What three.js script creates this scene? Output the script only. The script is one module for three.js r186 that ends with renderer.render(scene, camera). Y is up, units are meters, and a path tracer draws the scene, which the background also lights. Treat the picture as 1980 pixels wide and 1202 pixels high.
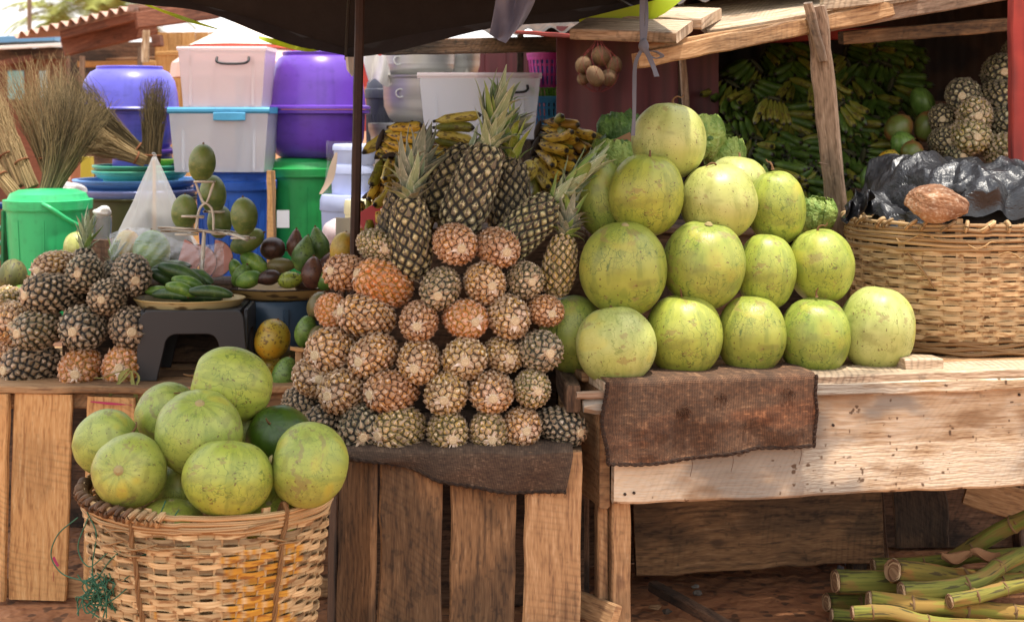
import * as THREE from 'three';
import { mergeGeometries, toCreasedNormals } from 'three/addons/utils/BufferGeometryUtils.js';

// ---------------------------------------------------------------- camera, sky, sun, exposure
const IW = 1980, IH = 1202, F = 2940, HZ = 210, EYE = 1.5;
const scene = new THREE.Scene();
const camera = new THREE.PerspectiveCamera(2 * Math.atan(IH / 2 / F) * 180 / Math.PI, IW / IH, 0.1, 300);
camera.position.set(0, EYE, 0);
camera.setViewOffset(IW, IH, 0, IH / 2 - HZ, IW, IH);
camera.focus = 4.15; camera.userData.fStop = 5.0;
const renderer = new THREE.WebGLRenderer({ antialias: true });
renderer.toneMapping = THREE.LinearToneMapping;
renderer.toneMappingExposure = 1.76;
renderer.shadowMap.enabled = true;
const SUN = new THREE.Vector3(0.16, 1, 0.13).normalize();
{
  const w = 256, h = 128, d = new Float32Array(w * h * 4);
  for (let j = 0; j < h; j++) for (let i = 0; i < w; i++) {
    const el = ((j + 0.5) / h - 0.5) * Math.PI, az = ((i + 0.5) / w - 0.5) * 2 * Math.PI;
    const dir = new THREE.Vector3(Math.cos(el) * Math.cos(az), Math.sin(el), Math.cos(el) * Math.sin(az));
    const t = Math.max(0, Math.sin(el)), g = Math.pow(Math.max(0, dir.dot(SUN)), 6) * 0.5;
    const k = (j * w + i) * 4, lo = el < 0 ? 0.55 : 1;
    d[k] = (1.06 - 0.30 * t + g) * lo; d[k + 1] = (1.04 - 0.22 * t + g * 0.96) * lo; d[k + 2] = (1.01 - 0.06 * t + g * 0.88) * lo; d[k + 3] = 1;
  }
  const sky = new THREE.DataTexture(d, w, h, THREE.RGBAFormat, THREE.FloatType);
  sky.mapping = THREE.EquirectangularReflectionMapping; sky.magFilter = THREE.LinearFilter; sky.needsUpdate = true;
  scene.background = sky; scene.environment = sky;
}
const sun = new THREE.DirectionalLight(new THREE.Color(1.0, 0.93, 0.82), 3.3);
sun.position.copy(SUN).multiplyScalar(14); sun.castShadow = true; sun.shadow.radius = 3;
sun.shadow.mapSize.set(4096, 4096); Object.assign(sun.shadow.camera, { left: -9, right: 9, top: 9, bottom: -9, near: 0.5, far: 60 });
sun.target.position.set(0, 0.8, -5); sun.position.add(sun.target.position); scene.add(sun, sun.target);

// ---------------------------------------------------------------- helpers
const V = (x, y, z) => new THREE.Vector3(x, y, z);
const at = (px, py, z) => V((px - IW / 2) / F * z, EYE - (py - HZ) / F * z, -z);   // a point seen at a pixel, z metres away
const rad = (d) => d * Math.PI / 180;
const clamp = (x, a = 0, b = 1) => Math.min(b, Math.max(a, x));
const sm = (a, b, x) => { const t = clamp((x - a) / (b - a)); return t * t * (3 - 2 * t); };
const mix = (a, b, t) => a + (b - a) * t;
const mix3 = (a, b, t) => [mix(a[0], b[0], t), mix(a[1], b[1], t), mix(a[2], b[2], t)];
function rng(seed) { let a = (seed * 2654435761) >>> 0; return () => { a = (a + 0x6D2B79F5) | 0; let t = Math.imul(a ^ (a >>> 15), 1 | a); t = (t + Math.imul(t ^ (t >>> 7), 61 | t)) ^ t; return ((t ^ (t >>> 14)) >>> 0) / 4294967296; }; }
const HASH = (() => { const r = rng(77), a = new Float32Array(65536); for (let i = 0; i < 65536; i++) a[i] = r(); return a; })();
const hsh = (i, j, s) => HASH[((i * 374761 + j * 668265 + s * 9973) ^ ((i * 31 + j * 17) << 3)) & 65535];
function vn(x, y, s = 0, px = 1e6, py = 1e6) {                        // value noise, periodic in px, py
  const i = Math.floor(x), j = Math.floor(y), f = x - i, g = y - j, a = f * f * (3 - 2 * f), b = g * g * (3 - 2 * g);
  const m = (n, p) => ((n % p) + p) % p, i0 = m(i, px), i1 = m(i + 1, px), j0 = m(j, py), j1 = m(j + 1, py);
  return mix(mix(hsh(i0, j0, s), hsh(i1, j0, s), a), mix(hsh(i0, j1, s), hsh(i1, j1, s), a), b);
}
function fbm(x, y, o = 4, s = 0, px = 1e6, py = 1e6) { let v = 0, a = 0.5, n = 0; for (let k = 0; k < o; k++) { v += a * vn(x, y, s + k * 13, px, py); n += a; a *= 0.5; x *= 2; y *= 2; px *= 2; py *= 2; } return v / n; }
function n3(x, y, z, s = 0) { return (vn(x + z * 0.71, y - z * 0.37, s) + vn(y + 31.7 + x * 0.2, z + 11.3, s + 5) + vn(z - 7.1, x + 3.3 + y * 0.2, s + 9)) / 3; }
function tex(w, h, fn, srgb = true) {
  const d = new Uint8Array(w * h * 4);
  for (let j = 0; j < h; j++) for (let i = 0; i < w; i++) {
    const c = fn((i + 0.5) / w, (j + 0.5) / h), k = (j * w + i) * 4;
    if (typeof c === 'number') d[k] = d[k + 1] = d[k + 2] = clamp(c) * 255; else { d[k] = clamp(c[0]) * 255; d[k + 1] = clamp(c[1]) * 255; d[k + 2] = clamp(c[2]) * 255; }
    d[k + 3] = 255;
  }
  const t = new THREE.DataTexture(d, w, h); t.wrapS = t.wrapT = THREE.RepeatWrapping; t.magFilter = THREE.LinearFilter; t.minFilter = THREE.LinearFilter;
  if (srgb) t.colorSpace = THREE.SRGBColorSpace; t.needsUpdate = true; return t;
}
const rgb = (hex) => [(hex >> 16 & 255) / 255, (hex >> 8 & 255) / 255, (hex & 255) / 255];
const M = (color, roughness = 0.7, extra = {}) => new THREE.MeshStandardMaterial({ color, roughness, side: THREE.DoubleSide, ...extra });
const MP = (color, roughness, extra = {}) => new THREE.MeshPhysicalMaterial({ color, roughness, side: THREE.DoubleSide, ...extra });

const taken = new Map();
function numbered(n) { const k = taken.get(n) || 0; taken.set(n, k + 1); return k ? n + '_' + String(k).padStart(3, '0') : n; }
function tag(o, label, category, group, kind) { o.userData.label = label; if (category) o.userData.category = category; if (group) o.userData.group = group; if (kind) o.userData.kind = kind; return o; }
function thing(name, label, category, pos, group) { const g = new THREE.Group(); g.name = numbered(name); if (pos) g.position.copy(pos); scene.add(g); return tag(g, label, category, group); }
function part(name, geo, mat, parent, kind) { const m = new THREE.Mesh(geo, mat); m.name = name; m.castShadow = m.receiveShadow = true; if (kind) m.userData.kind = kind; parent.add(m); return m; }
function solo(name, geo, mat, label, category, group) { const m = part(numbered(name), geo, mat, scene); return tag(m, label, category, group); }
function structure(name, geo, mat, label) { const m = part(numbered(name), geo, mat, scene, 'structure'); m.userData.label = label; return m; }

// a board: length along y, width along x, thickness along z, chamfered, slightly uneven; uv in metres (v along the grain)
function plank(len, w, t, seed = 1, o = {}) {
  const seg = o.seg ?? Math.max(3, Math.min(40, Math.round(len / 0.04))), c = o.c ?? Math.min(0.004, w * 0.2, t * 0.25), rag = o.rag ?? 0.0022, taper = o.taper ?? 0;
  const hw = w / 2, ht = t / 2, cs = [[-hw + c, ht], [hw - c, ht], [hw, ht - c], [hw, -ht + c], [hw - c, -ht], [-hw + c, -ht], [-hw, -ht + c], [-hw, ht - c]];
  const pos = [], uv = [], idx = [], u0 = (seed * 0.377) % 1, v0 = (seed * 0.613) % 1, per = [0];
  for (let k = 0; k < 8; k++) { const a = cs[k], b = cs[(k + 1) % 8]; per.push(per[k] + Math.hypot(a[0] - b[0], a[1] - b[1])); }
  for (let i = 0; i <= seg; i++) {
    const y = (i / seg - 0.5) * len, e = (i === 0 || i === seg) ? 1 : 0, k2 = 1 - taper * (i / seg);
    const l = (vn(y * 14, seed * 7.1, 3) - 0.5) * 2 * rag, r = (vn(y * 14, seed * 3.7 + 40, 4) - 0.5) * 2 * rag, f = (vn(y * 9, seed * 5.3, 6) - 0.5) * rag;
    for (let k = 0; k <= 8; k++) {
      const q = cs[k % 8], side = q[0] < 0 ? l : r;
      const yy = y + (e ? (i ? 1 : -1) * ((vn(q[0] * 60, seed * 2.3 + (i ? 9 : 0), 8) - 0.5) * rag * 3) : 0);
      pos.push(q[0] * k2 + side - (e ? Math.sign(q[0]) * c * 0.5 : 0), yy, q[1] + f); uv.push(u0 + per[k], v0 + y);
    }
  }
  for (let i = 0; i < seg; i++) for (let k = 0; k < 8; k++) { const a = i * 9 + k, b = a + 9; idx.push(a, b, a + 1, a + 1, b, b + 1); }
  for (const i of [0, seg]) {
    const s = pos.length / 3; for (let k = 0; k < 8; k++) { const p = (i * 9 + k) * 3; pos.push(pos[p], pos[p + 1], pos[p + 2]); uv.push(u0 + pos[p], v0 + pos[p + 2]); }
    for (let k = 1; k < 7; k++) i ? idx.push(s, s + k + 1, s + k) : idx.push(s, s + k, s + k + 1);
  }
  return finish(pos, uv, idx, 0.5);
}
function finish(pos, uv, idx, crease) {
  let g = new THREE.BufferGeometry(); g.setAttribute('position', new THREE.Float32BufferAttribute(pos, 3)); g.setAttribute('uv', new THREE.Float32BufferAttribute(uv, 2)); g.setIndex(idx);
  if (crease) g = toCreasedNormals(g, crease); else g.computeVertexNormals(); return g;
}
// put an object so that its y axis runs a -> b and its z axis faces f
function span(o, a, b, f = V(0, 0, 1)) {
  const y = b.clone().sub(a).normalize(), x = new THREE.Vector3().crossVectors(y, f).normalize(), z = new THREE.Vector3().crossVectors(x, y);
  o.position.copy(a).add(b).multiplyScalar(0.5); o.quaternion.setFromRotationMatrix(new THREE.Matrix4().makeBasis(x, y, z)); return o;
}
let plankSeed = 10;
function boardBetween(name, parent, mat, a, b, w, t, f, o = {}) { const m = part(name, plank(a.distanceTo(b), w, t, o.seed ?? plankSeed++, o), mat, parent); return span(m, a, b, f); }
// grid surface; thick > 0 makes it a closed sheet of that thickness
function sheet(nu, nv, fn, thick = 0, uvs = [1, 1], flip = 1) {
  const P = [], uv = [], idx = []; const q = (i, j) => j * (nu + 1) + i;
  for (let j = 0; j <= nv; j++) for (let i = 0; i <= nu; i++) { P.push(fn(i / nu, j / nv)); uv.push(i / nu * uvs[0], j / nv * uvs[1]); }
  const n = P.length, pos = P.flatMap((p) => [p.x, p.y, p.z]);
  for (let j = 0; j < nv; j++) for (let i = 0; i < nu; i++) idx.push(q(i, j), q(i + 1, j), q(i, j + 1), q(i + 1, j), q(i + 1, j + 1), q(i, j + 1));
  if (!thick) return finish(pos, uv, idx);
  for (let j = 0; j <= nv; j++) for (let i = 0; i <= nu; i++) {
    const a = P[q(Math.min(i + 1, nu), j)].clone().sub(P[q(Math.max(i - 1, 0), j)]), b = P[q(i, Math.min(j + 1, nv))].clone().sub(P[q(i, Math.max(j - 1, 0))]);
    const nn = a.cross(b).normalize().multiplyScalar(-thick * flip), p = P[q(i, j)]; pos.push(p.x + nn.x, p.y + nn.y, p.z + nn.z); uv.push(i / nu * uvs[0], j / nv * uvs[1]);
  }
  const m = idx.length; for (let k = 0; k < m; k += 3) idx.push(n + idx[k], n + idx[k + 2], n + idx[k + 1]);
  const rim = (a, b) => idx.push(a, b, n + a, b, n + b, n + a);
  for (let i = 0; i < nu; i++) { rim(q(i + 1, 0), q(i, 0)); rim(q(i, nv), q(i + 1, nv)); }
  for (let j = 0; j < nv; j++) { rim(q(0, j), q(0, j + 1)); rim(q(nu, j + 1), q(nu, j)); }
  return finish(pos, uv, idx, 1.0);
}
const tube = (pts, r, seg = 24, rs = 6, closed = false) => new THREE.TubeGeometry(new THREE.CatmullRomCurve3(pts, closed), seg, r, rs, closed);
// a tube whose radius follows rf(t), closed by caps; uv: u round, v along in metres
function limb(pts, rf, seg = 20, rs = 8, o = {}) {
  const cv = new THREE.CatmullRomCurve3(pts), fr = cv.computeFrenetFrames(seg, false), L = cv.getLength(), pos = [], uv = [], idx = [];
  for (let i = 0; i <= seg; i++) {
    const t = i / seg, p = cv.getPointAt(t), N = fr.normals[i], B = fr.binormals[i];
    for (let k = 0; k <= rs; k++) { const a = k / rs * Math.PI * 2, r = rf(t, a); pos.push(p.x + (N.x * Math.cos(a) + B.x * Math.sin(a)) * r, p.y + (N.y * Math.cos(a) + B.y * Math.sin(a)) * r, p.z + (N.z * Math.cos(a) + B.z * Math.sin(a)) * r); uv.push(k / rs, o.uvMetres ? t * L : t); }
  }
  for (let i = 0; i < seg; i++) for (let k = 0; k < rs; k++) { const a = i * (rs + 1) + k, b = a + rs + 1; idx.push(a, b, a + 1, a + 1, b, b + 1); }
  for (const i of [0, seg]) { const s = pos.length / 3, p = cv.getPointAt(i / seg); pos.push(p.x, p.y, p.z); uv.push(0.5, i ? 1 : 0); for (let k = 0; k < rs; k++) { const a = i * (rs + 1) + k; idx.push(s, i ? a : a + 1, i ? a + 1 : a); } }
  return finish(pos, uv, idx, o.crease ?? 0);
}
function lathe(pts, seg = 48, crease = 0.6) { return toCreasedNormals(new THREE.LatheGeometry(pts.map((p) => new THREE.Vector2(p[0], p[1])), seg), crease); }
function colored(g, r, gg, b) { const n = g.attributes.position.count, a = new Float32Array(n * 3); for (let i = 0; i < n; i++) { a[i * 3] = r; a[i * 3 + 1] = gg; a[i * 3 + 2] = b; } g.setAttribute('color', new THREE.BufferAttribute(a, 3)); return g; }
// ---------------------------------------------------------------- surfaces
function woodMaps(seed, c, o = {}) {                                // c: dark grain, mid, light; v runs along the grain; 1 m square
  const S = 640, saw = o.saw ?? 0.5, stain = o.stain ?? 0.5, wash = o.wash, bump = new Float32Array(S * S);
  const map = tex(S, S, (u, v) => {
    const wv = fbm(u * 6, v * 3, 3, seed, 6, 3), ring = 0.5 + 0.5 * Math.sin((u * 34 + wv * 5) * 6.283);
    const fib = fbm(u * 190, v * 9, 3, seed + 3, 190, 9), fine = vn(u * 420, v * 60, seed + 7, 420, 60);
    const sk = v + (o.tilt ?? 0.5) * 0.16 * Math.cos(u * 6.283) + fbm(u * 3, v * 3, 2, seed + 21, 3, 3) * 0.03;
    const sm1 = Math.pow(0.5 + 0.5 * Math.sin((v * 52 + 26 * u + 6 * (o.tilt ?? 0.5) * Math.cos(u * 6.283) + 1.5 * vn(u * 4, v * 9, seed + 35, 4, 9)) * 6.283), 3) * saw * 1.8 * sm(0.35, 0.7, fbm(u * 6, v * 6, 3, seed + 31, 6, 6));
    let t = 0.42 * fib + 0.13 * ring + 0.27 * fine + 0.18 * wv;
    let k = mix3(rgb(c[0]), rgb(c[1]), sm(0.15, 0.55, t)); k = mix3(k, rgb(c[2]), sm(0.5, 0.85, t));
    const ku = u * 3 % 1 - 0.5 + (hsh(Math.floor(u * 3), 1, seed) - 0.5) * 0.5, kv = (v * 2) % 1 - 0.5, kd = Math.hypot(ku * 2.4, kv * 2) ;
    if (hsh(Math.floor(u * 3), Math.floor(v * 2), seed + 2) > 0.55) k = mix3(k, rgb(c[0]), 0.75 * sm(0.13, 0.04, kd + (fib - 0.5) * 0.08));
    const st = fbm(u * 7, v * 4, 5, seed + 11, 7, 4); k = mix3(k, k.map((x) => x * 0.45), stain * sm(0.5, 0.68, st));
    const gr = fbm(u * 60, v * 50, 3, seed + 17, 60, 50); k = mix3(k, k.map((x) => x * 0.35), stain * 0.6 * sm(0.66, 0.78, gr * 0.75 + 0.3 * st));
    if (wash) { const wm = fbm(u * 9, v * 6, 5, seed + 41, 9, 6) * 0.75 + 0.25 * fib; k = mix3(k, mix3(rgb(wash), rgb(0xc9a981), fine * 0.5), sm(0.33, 0.6, wm) * 0.85); k = mix3(k, rgb(0x857e74), 0.85 * sm(0.50, 0.64, fbm(u * 5 + 1, v * 3, 5, seed + 61, 5, 3))); k = mix3(k, rgb(0x7a5a3c), 0.5 * sm(0.55, 0.7, fbm(u * 14 + 1, v * 5, 4, seed + 67, 14, 5))); k = mix3(k, rgb(0x4a3524), 0.8 * sm(0.72, 0.8, fbm(u * 58, v * 50, 3, seed + 47, 58, 50) * 0.8 + 0.25 * (fbm(u * 4, v * 4, 3, seed + 57, 4, 4)))); }
    k = k.map((x) => x * (1 - 0.22 * sm1));
    bump[Math.floor(v * S) * S + Math.floor(u * S)] = 0.45 * fib + 0.3 * fine + 0.35 * sm1 + 0.2 * gr;
    return k;
  });
  const b = tex(S, S, (u, v) => bump[Math.floor(v * S) * S + Math.floor(u * S)] * 0.8, false);
  return { map, bumpMap: b, bumpScale: o.bump ?? 0.003 };
}
const woodM = (seed, c, o) => M(0xffffff, 0.86, woodMaps(seed, c, o));
const WOOD = {
  crate: woodM(1, [0x4a3523, 0x82603f, 0xa2805c], { saw: 0.32, stain: 0.5 }),
  crateDark: woodM(2, [0x36261a, 0x634a35, 0x80644a], { saw: 0.25, stain: 0.7 }),
  orange: woodM(3, [0xa06e42, 0xcf9c64, 0xdfb480], { saw: 0.25, stain: 0.15 }),
  wash: woodM(4, [0x86674a, 0xb69a78, 0xcbb59a], { saw: 0.09, stain: 0.5, tilt: 0.4, wash: 0xd8ccb8, bump: 0.004 }),
  tan: woodM(5, [0x75543a, 0xaa8259, 0xc29c74], { saw: 0.25, stain: 0.3 }),
  grey: woodM(6, [0x5b4634, 0x907660, 0xab937c], { saw: 0.12, stain: 0.45, bump: 0.004 }),
  dark: woodM(7, [0x3a2a1e, 0x684c38, 0x84664e], { saw: 0.25, stain: 0.8 }),
  bleached: woodM(8, [0x8a7258, 0xbca286, 0xd8c4a8], { saw: 0.4, stain: 0.4, bump: 0.004 }),
};
const T = {};
// burlap: plain weave, 1 tile = 0.16 m
function burlap(seed, a, b, pale) {
  const N = 36, S = 512, hgt = (u, v) => { const x = u * N + 0.3 * fbm(u * 12, v * 12, 2, seed, 12, 12), y = v * N + 0.3 * fbm(u * 12, v * 12, 2, seed + 4, 12, 12); const ev = (Math.floor(x) + Math.floor(y)) & 1; const p = Math.abs((x % 1 + 1) % 1 - 0.5), q = Math.abs((y % 1 + 1) % 1 - 0.5); return ev ? 1 - 2 * p * p * 2 - q * 0.5 : 1 - 2 * q * q * 2 - p * 0.5; };
  return M(0xffffff, 0.95, {
    map: tex(S, S, (u, v) => { const h = hgt(u, v), n = fbm(u * 16, v * 16, 3, seed + 8, 16, 16), th = vn(u * N, v * 3, seed + 2, N, 3) * 0.5 + vn(u * 3, v * N, seed + 3, 3, N) * 0.5; const k = mix3(rgb(a), rgb(b), clamp(0.1 + 0.62 * h * (0.7 + 0.6 * th) + (n - 0.5) * 0.7)); return mix3(k, rgb(pale), 0.35 * sm(0.66, 0.85, n * 0.6 + th * 0.5)); }),
    bumpMap: tex(S, S, (u, v) => clamp(hgt(u, v)), false), bumpScale: 0.0018, vertexColors: true,
  });
}
const BURLAP = burlap(5, 0x3a2b22, 0x80664f, 0xa8927a), BURLAP_RUST = burlap(15, 0x3e2c20, 0x866044, 0xb38c68);
// pineapple rind: eyes on a golden-angle spiral over a body of revolution, the same for geometry and colour
const PR = 0.0575, PL0 = 0.19, PPROF = [];
{ let S = 0; for (let i = 0; i <= 80; i++) { const ph = (i / 80 - 0.5) * Math.PI, c = Math.cos(ph), s = Math.sin(ph), r = PR * Math.pow(Math.max(0, c), 0.62) * (1 - 0.07 * s), y = PL0 / 2 * Math.sign(s) * Math.pow(Math.abs(s), 0.88); if (i) S += Math.hypot(r - PPROF[i - 1][0], y - PPROF[i - 1][1]); PPROF.push([r, y, S]); } }
const PS = PPROF[80][2];
function prof(t) { const s = clamp(t) * PS; let i = 1; while (i < 80 && PPROF[i][2] < s) i++; const a = PPROF[i - 1], b = PPROF[i], k = clamp((s - a[2]) / (b[2] - a[2])); return [mix(a[0], b[0], k), mix(a[1], b[1], k), b[0] - a[0], b[1] - a[1]]; }
const EYES = [], ESP = 0.0232;                                        // ESP: eye spacing in metres
{
  const n = 400, ar = [0]; for (let i = 1; i <= n; i++) ar.push(ar[i - 1] + prof((i - 0.5) / n)[0] * 6.283 * PS / n); const N = Math.round(ar[n] / (ESP * ESP * 0.87)); let k = 0;
  for (let e = 0; e < N; e++) { const A = (e + 0.5) / N * ar[n]; while (k < n && ar[k + 1] < A) k++; const v = (k + (A - ar[k]) / (ar[k + 1] - ar[k])) / n, a = e * 2.399963 + (hsh(e, 1, 1) - 0.5) * 0.05, [r, y] = prof(v); EYES.push({ v, a, r, p: [Math.cos(a) * r, y, Math.sin(a) * r], id: e }); }
}
function eye(u, v) {
  const [r, y] = prof(v), a = u * Math.PI * 2, x = Math.cos(a) * r, z = Math.sin(a) * r; let d1 = 9, d2 = 9, E = EYES[0];
  for (const e of EYES) { if (Math.abs(e.v - v) * PS > 0.042) continue; const dx = e.p[0] - x, dy = e.p[1] - y, dz = e.p[2] - z, d = dx * dx + dy * dy + dz * dz; if (d < d1) { d2 = d1; d1 = d; E = e; } else if (d < d2) d2 = d; }
  d1 = Math.sqrt(d1) / ESP; d2 = Math.sqrt(d2) / ESP; let da = a - E.a; da -= Math.round(da / 6.283185) * 6.283185; return { d1, d2, dx: da * Math.max(0.004, (r + E.r) / 2) / ESP, dy: (v - E.v) * PS / ESP, id: E.id };
}
const EW = 448, EH = 400, EGRID = []; for (let j = 0; j < EH; j++) for (let i = 0; i < EW; i++) EGRID.push(eye((i + 0.5) / EW, (j + 0.5) / EH));
function pineMap(seed, o) {
  return tex(EW, EH, (u, v) => {
    const e = EGRID[Math.floor(v * EH) * EW + Math.floor(u * EW)], n = fbm(u * 40, v * 40, 3, seed, 40, 40), f = vn(u * 160, v * 150, seed + 5, 160, 150), r = hsh(e.id, seed, 9), r2 = hsh(e.id, seed, 19);
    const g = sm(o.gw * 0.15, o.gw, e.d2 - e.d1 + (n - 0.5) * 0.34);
    let c = mix3(rgb(o.rind), rgb(o.rind2), clamp(r * 0.9 + (n - 0.5) * 0.9));
    c = mix3(c, rgb(o.ripe), o.ripeAmt * sm(0.25, 0.7, r2 * 0.7 + (n - 0.5) * 0.6 + 0.3 * sm(0.45, 0.15, e.d1)));
    const ang = Math.atan2(e.dy, e.dx), ray = 0.5 + 0.5 * Math.sin(ang * 9 + r * 20);
    const core = sm(0.40, 0.08, e.d1 * (0.8 + 0.55 * ray) + (n - 0.5) * 0.3); c = mix3(c, rgb(o.core), o.coreAmt * core);
    const by = e.dy + 0.22, bw = 0.2 * (1 - clamp(by / 0.5)); const br = by > -0.06 && by < 0.5 && Math.abs(e.dx) < bw ? 1 : 0; c = mix3(c, rgb(o.bract), br * o.bractAmt * (0.5 + 0.6 * f));
    const str = vn(e.dx * 9 + e.id * 3.1, e.dy * 2.2, seed + 40); c = mix3(c, rgb(o.paper), 0.45 * o.paperAmt * sm(0.62, 0.9, str)); c = mix3(c, rgb(o.paper), o.paperAmt * 0.8 * sm(0.55, 0.75, n + 0.5 * sm(0.2, 0.05, v))); c = mix3(c, rgb(o.paper), o.paperAmt * sm(0.56, 0.74, fbm(u * 30 + 3, v * 24, 3, seed + 30, 30, 24) + (r - 0.5) * 0.25));
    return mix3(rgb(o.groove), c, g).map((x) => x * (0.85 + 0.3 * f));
  });
}
const PINE_MAP = {
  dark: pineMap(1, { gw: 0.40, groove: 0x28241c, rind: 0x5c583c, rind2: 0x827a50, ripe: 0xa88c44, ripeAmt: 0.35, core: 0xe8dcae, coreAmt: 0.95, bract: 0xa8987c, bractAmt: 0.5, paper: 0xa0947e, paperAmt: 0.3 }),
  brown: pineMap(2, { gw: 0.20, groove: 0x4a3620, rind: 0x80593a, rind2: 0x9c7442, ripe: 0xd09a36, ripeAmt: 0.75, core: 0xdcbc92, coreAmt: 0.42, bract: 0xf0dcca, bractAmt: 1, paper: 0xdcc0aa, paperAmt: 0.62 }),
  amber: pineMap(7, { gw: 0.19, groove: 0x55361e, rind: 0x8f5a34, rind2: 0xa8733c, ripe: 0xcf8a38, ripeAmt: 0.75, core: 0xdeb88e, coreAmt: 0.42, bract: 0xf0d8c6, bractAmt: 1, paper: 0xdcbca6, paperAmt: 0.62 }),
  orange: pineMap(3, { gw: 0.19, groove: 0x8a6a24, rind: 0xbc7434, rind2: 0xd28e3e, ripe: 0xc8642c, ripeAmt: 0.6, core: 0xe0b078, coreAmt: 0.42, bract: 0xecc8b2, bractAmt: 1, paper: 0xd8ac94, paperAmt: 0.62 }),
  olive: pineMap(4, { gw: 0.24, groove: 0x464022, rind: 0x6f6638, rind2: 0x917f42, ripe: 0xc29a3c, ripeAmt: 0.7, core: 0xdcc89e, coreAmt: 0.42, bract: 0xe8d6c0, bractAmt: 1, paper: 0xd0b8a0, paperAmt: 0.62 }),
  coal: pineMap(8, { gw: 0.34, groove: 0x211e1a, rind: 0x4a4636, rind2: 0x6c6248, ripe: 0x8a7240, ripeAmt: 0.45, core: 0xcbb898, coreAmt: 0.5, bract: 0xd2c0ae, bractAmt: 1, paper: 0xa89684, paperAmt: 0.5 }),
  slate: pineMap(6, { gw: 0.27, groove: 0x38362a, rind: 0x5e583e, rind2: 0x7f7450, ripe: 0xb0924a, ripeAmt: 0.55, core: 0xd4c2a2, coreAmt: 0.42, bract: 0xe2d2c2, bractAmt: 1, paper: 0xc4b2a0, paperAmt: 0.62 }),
};
const PINE_BUMP = tex(256, 256, (u, v) => fbm(u * 60, v * 60, 3, 9, 60, 60), false);
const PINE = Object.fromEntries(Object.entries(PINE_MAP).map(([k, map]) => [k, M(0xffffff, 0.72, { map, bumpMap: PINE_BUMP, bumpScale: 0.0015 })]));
const huskM = (a, b) => M(0xffffff, 0.88, { map: tex(64, 4, (u) => mix3(rgb(a), rgb(b), hsh(Math.floor(u * 64), 3, a & 255))) });
const HUSK = { pale: huskM(0xb89a7e, 0xf0e2d2), sand: huskM(0x8f7254, 0xd2b89c), rose: huskM(0x8f6444, 0xcea688), tan: huskM(0x74604a, 0xb8a084), dark: huskM(0x55493a, 0x8d7e66) };
const STEM_CUT = M(0xffffff, 0.8, { map: tex(64, 64, (u, v) => { const r = Math.hypot(u - 0.5, v - 0.5) * 2; return mix3(rgb(0xdcc9a6), rgb(0xa88a63), clamp(0.5 * Math.sin(r * 22) * 0.4 + vn(u * 20, v * 20, 3) * 0.8)); }) });
const leafMap = (seed, a, b, c) => tex(64, 128, (u, v) => { const n = fbm(u * 14, v * 3, 3, seed), e = Math.abs(u - 0.5) * 2; return mix3(mix3(rgb(a), rgb(b), clamp(n * 1.5 - 0.3)), rgb(c), 0.75 * sm(0.75, 1, e + (n - 0.5) * 0.3) + 0.5 * sm(0.62, 0.75, fbm(u * 5, v * 14, 3, seed + 4))); });
const CROWN = { grey: M(0xffffff, 0.6, { map: leafMap(1, 0x76855f, 0xa4b088, 0xd2d0b6) }), green: M(0xffffff, 0.55, { map: leafMap(2, 0x5e7a34, 0x8fa55a, 0xbdb886) }), yellow: M(0xffffff, 0.55, { map: leafMap(3, 0x8fa23a, 0xb9bd5c, 0xd7d3a2) }), dull: M(0xffffff, 0.6, { map: leafMap(4, 0x666a54, 0x878a72, 0xb5ad96) }) };
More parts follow.
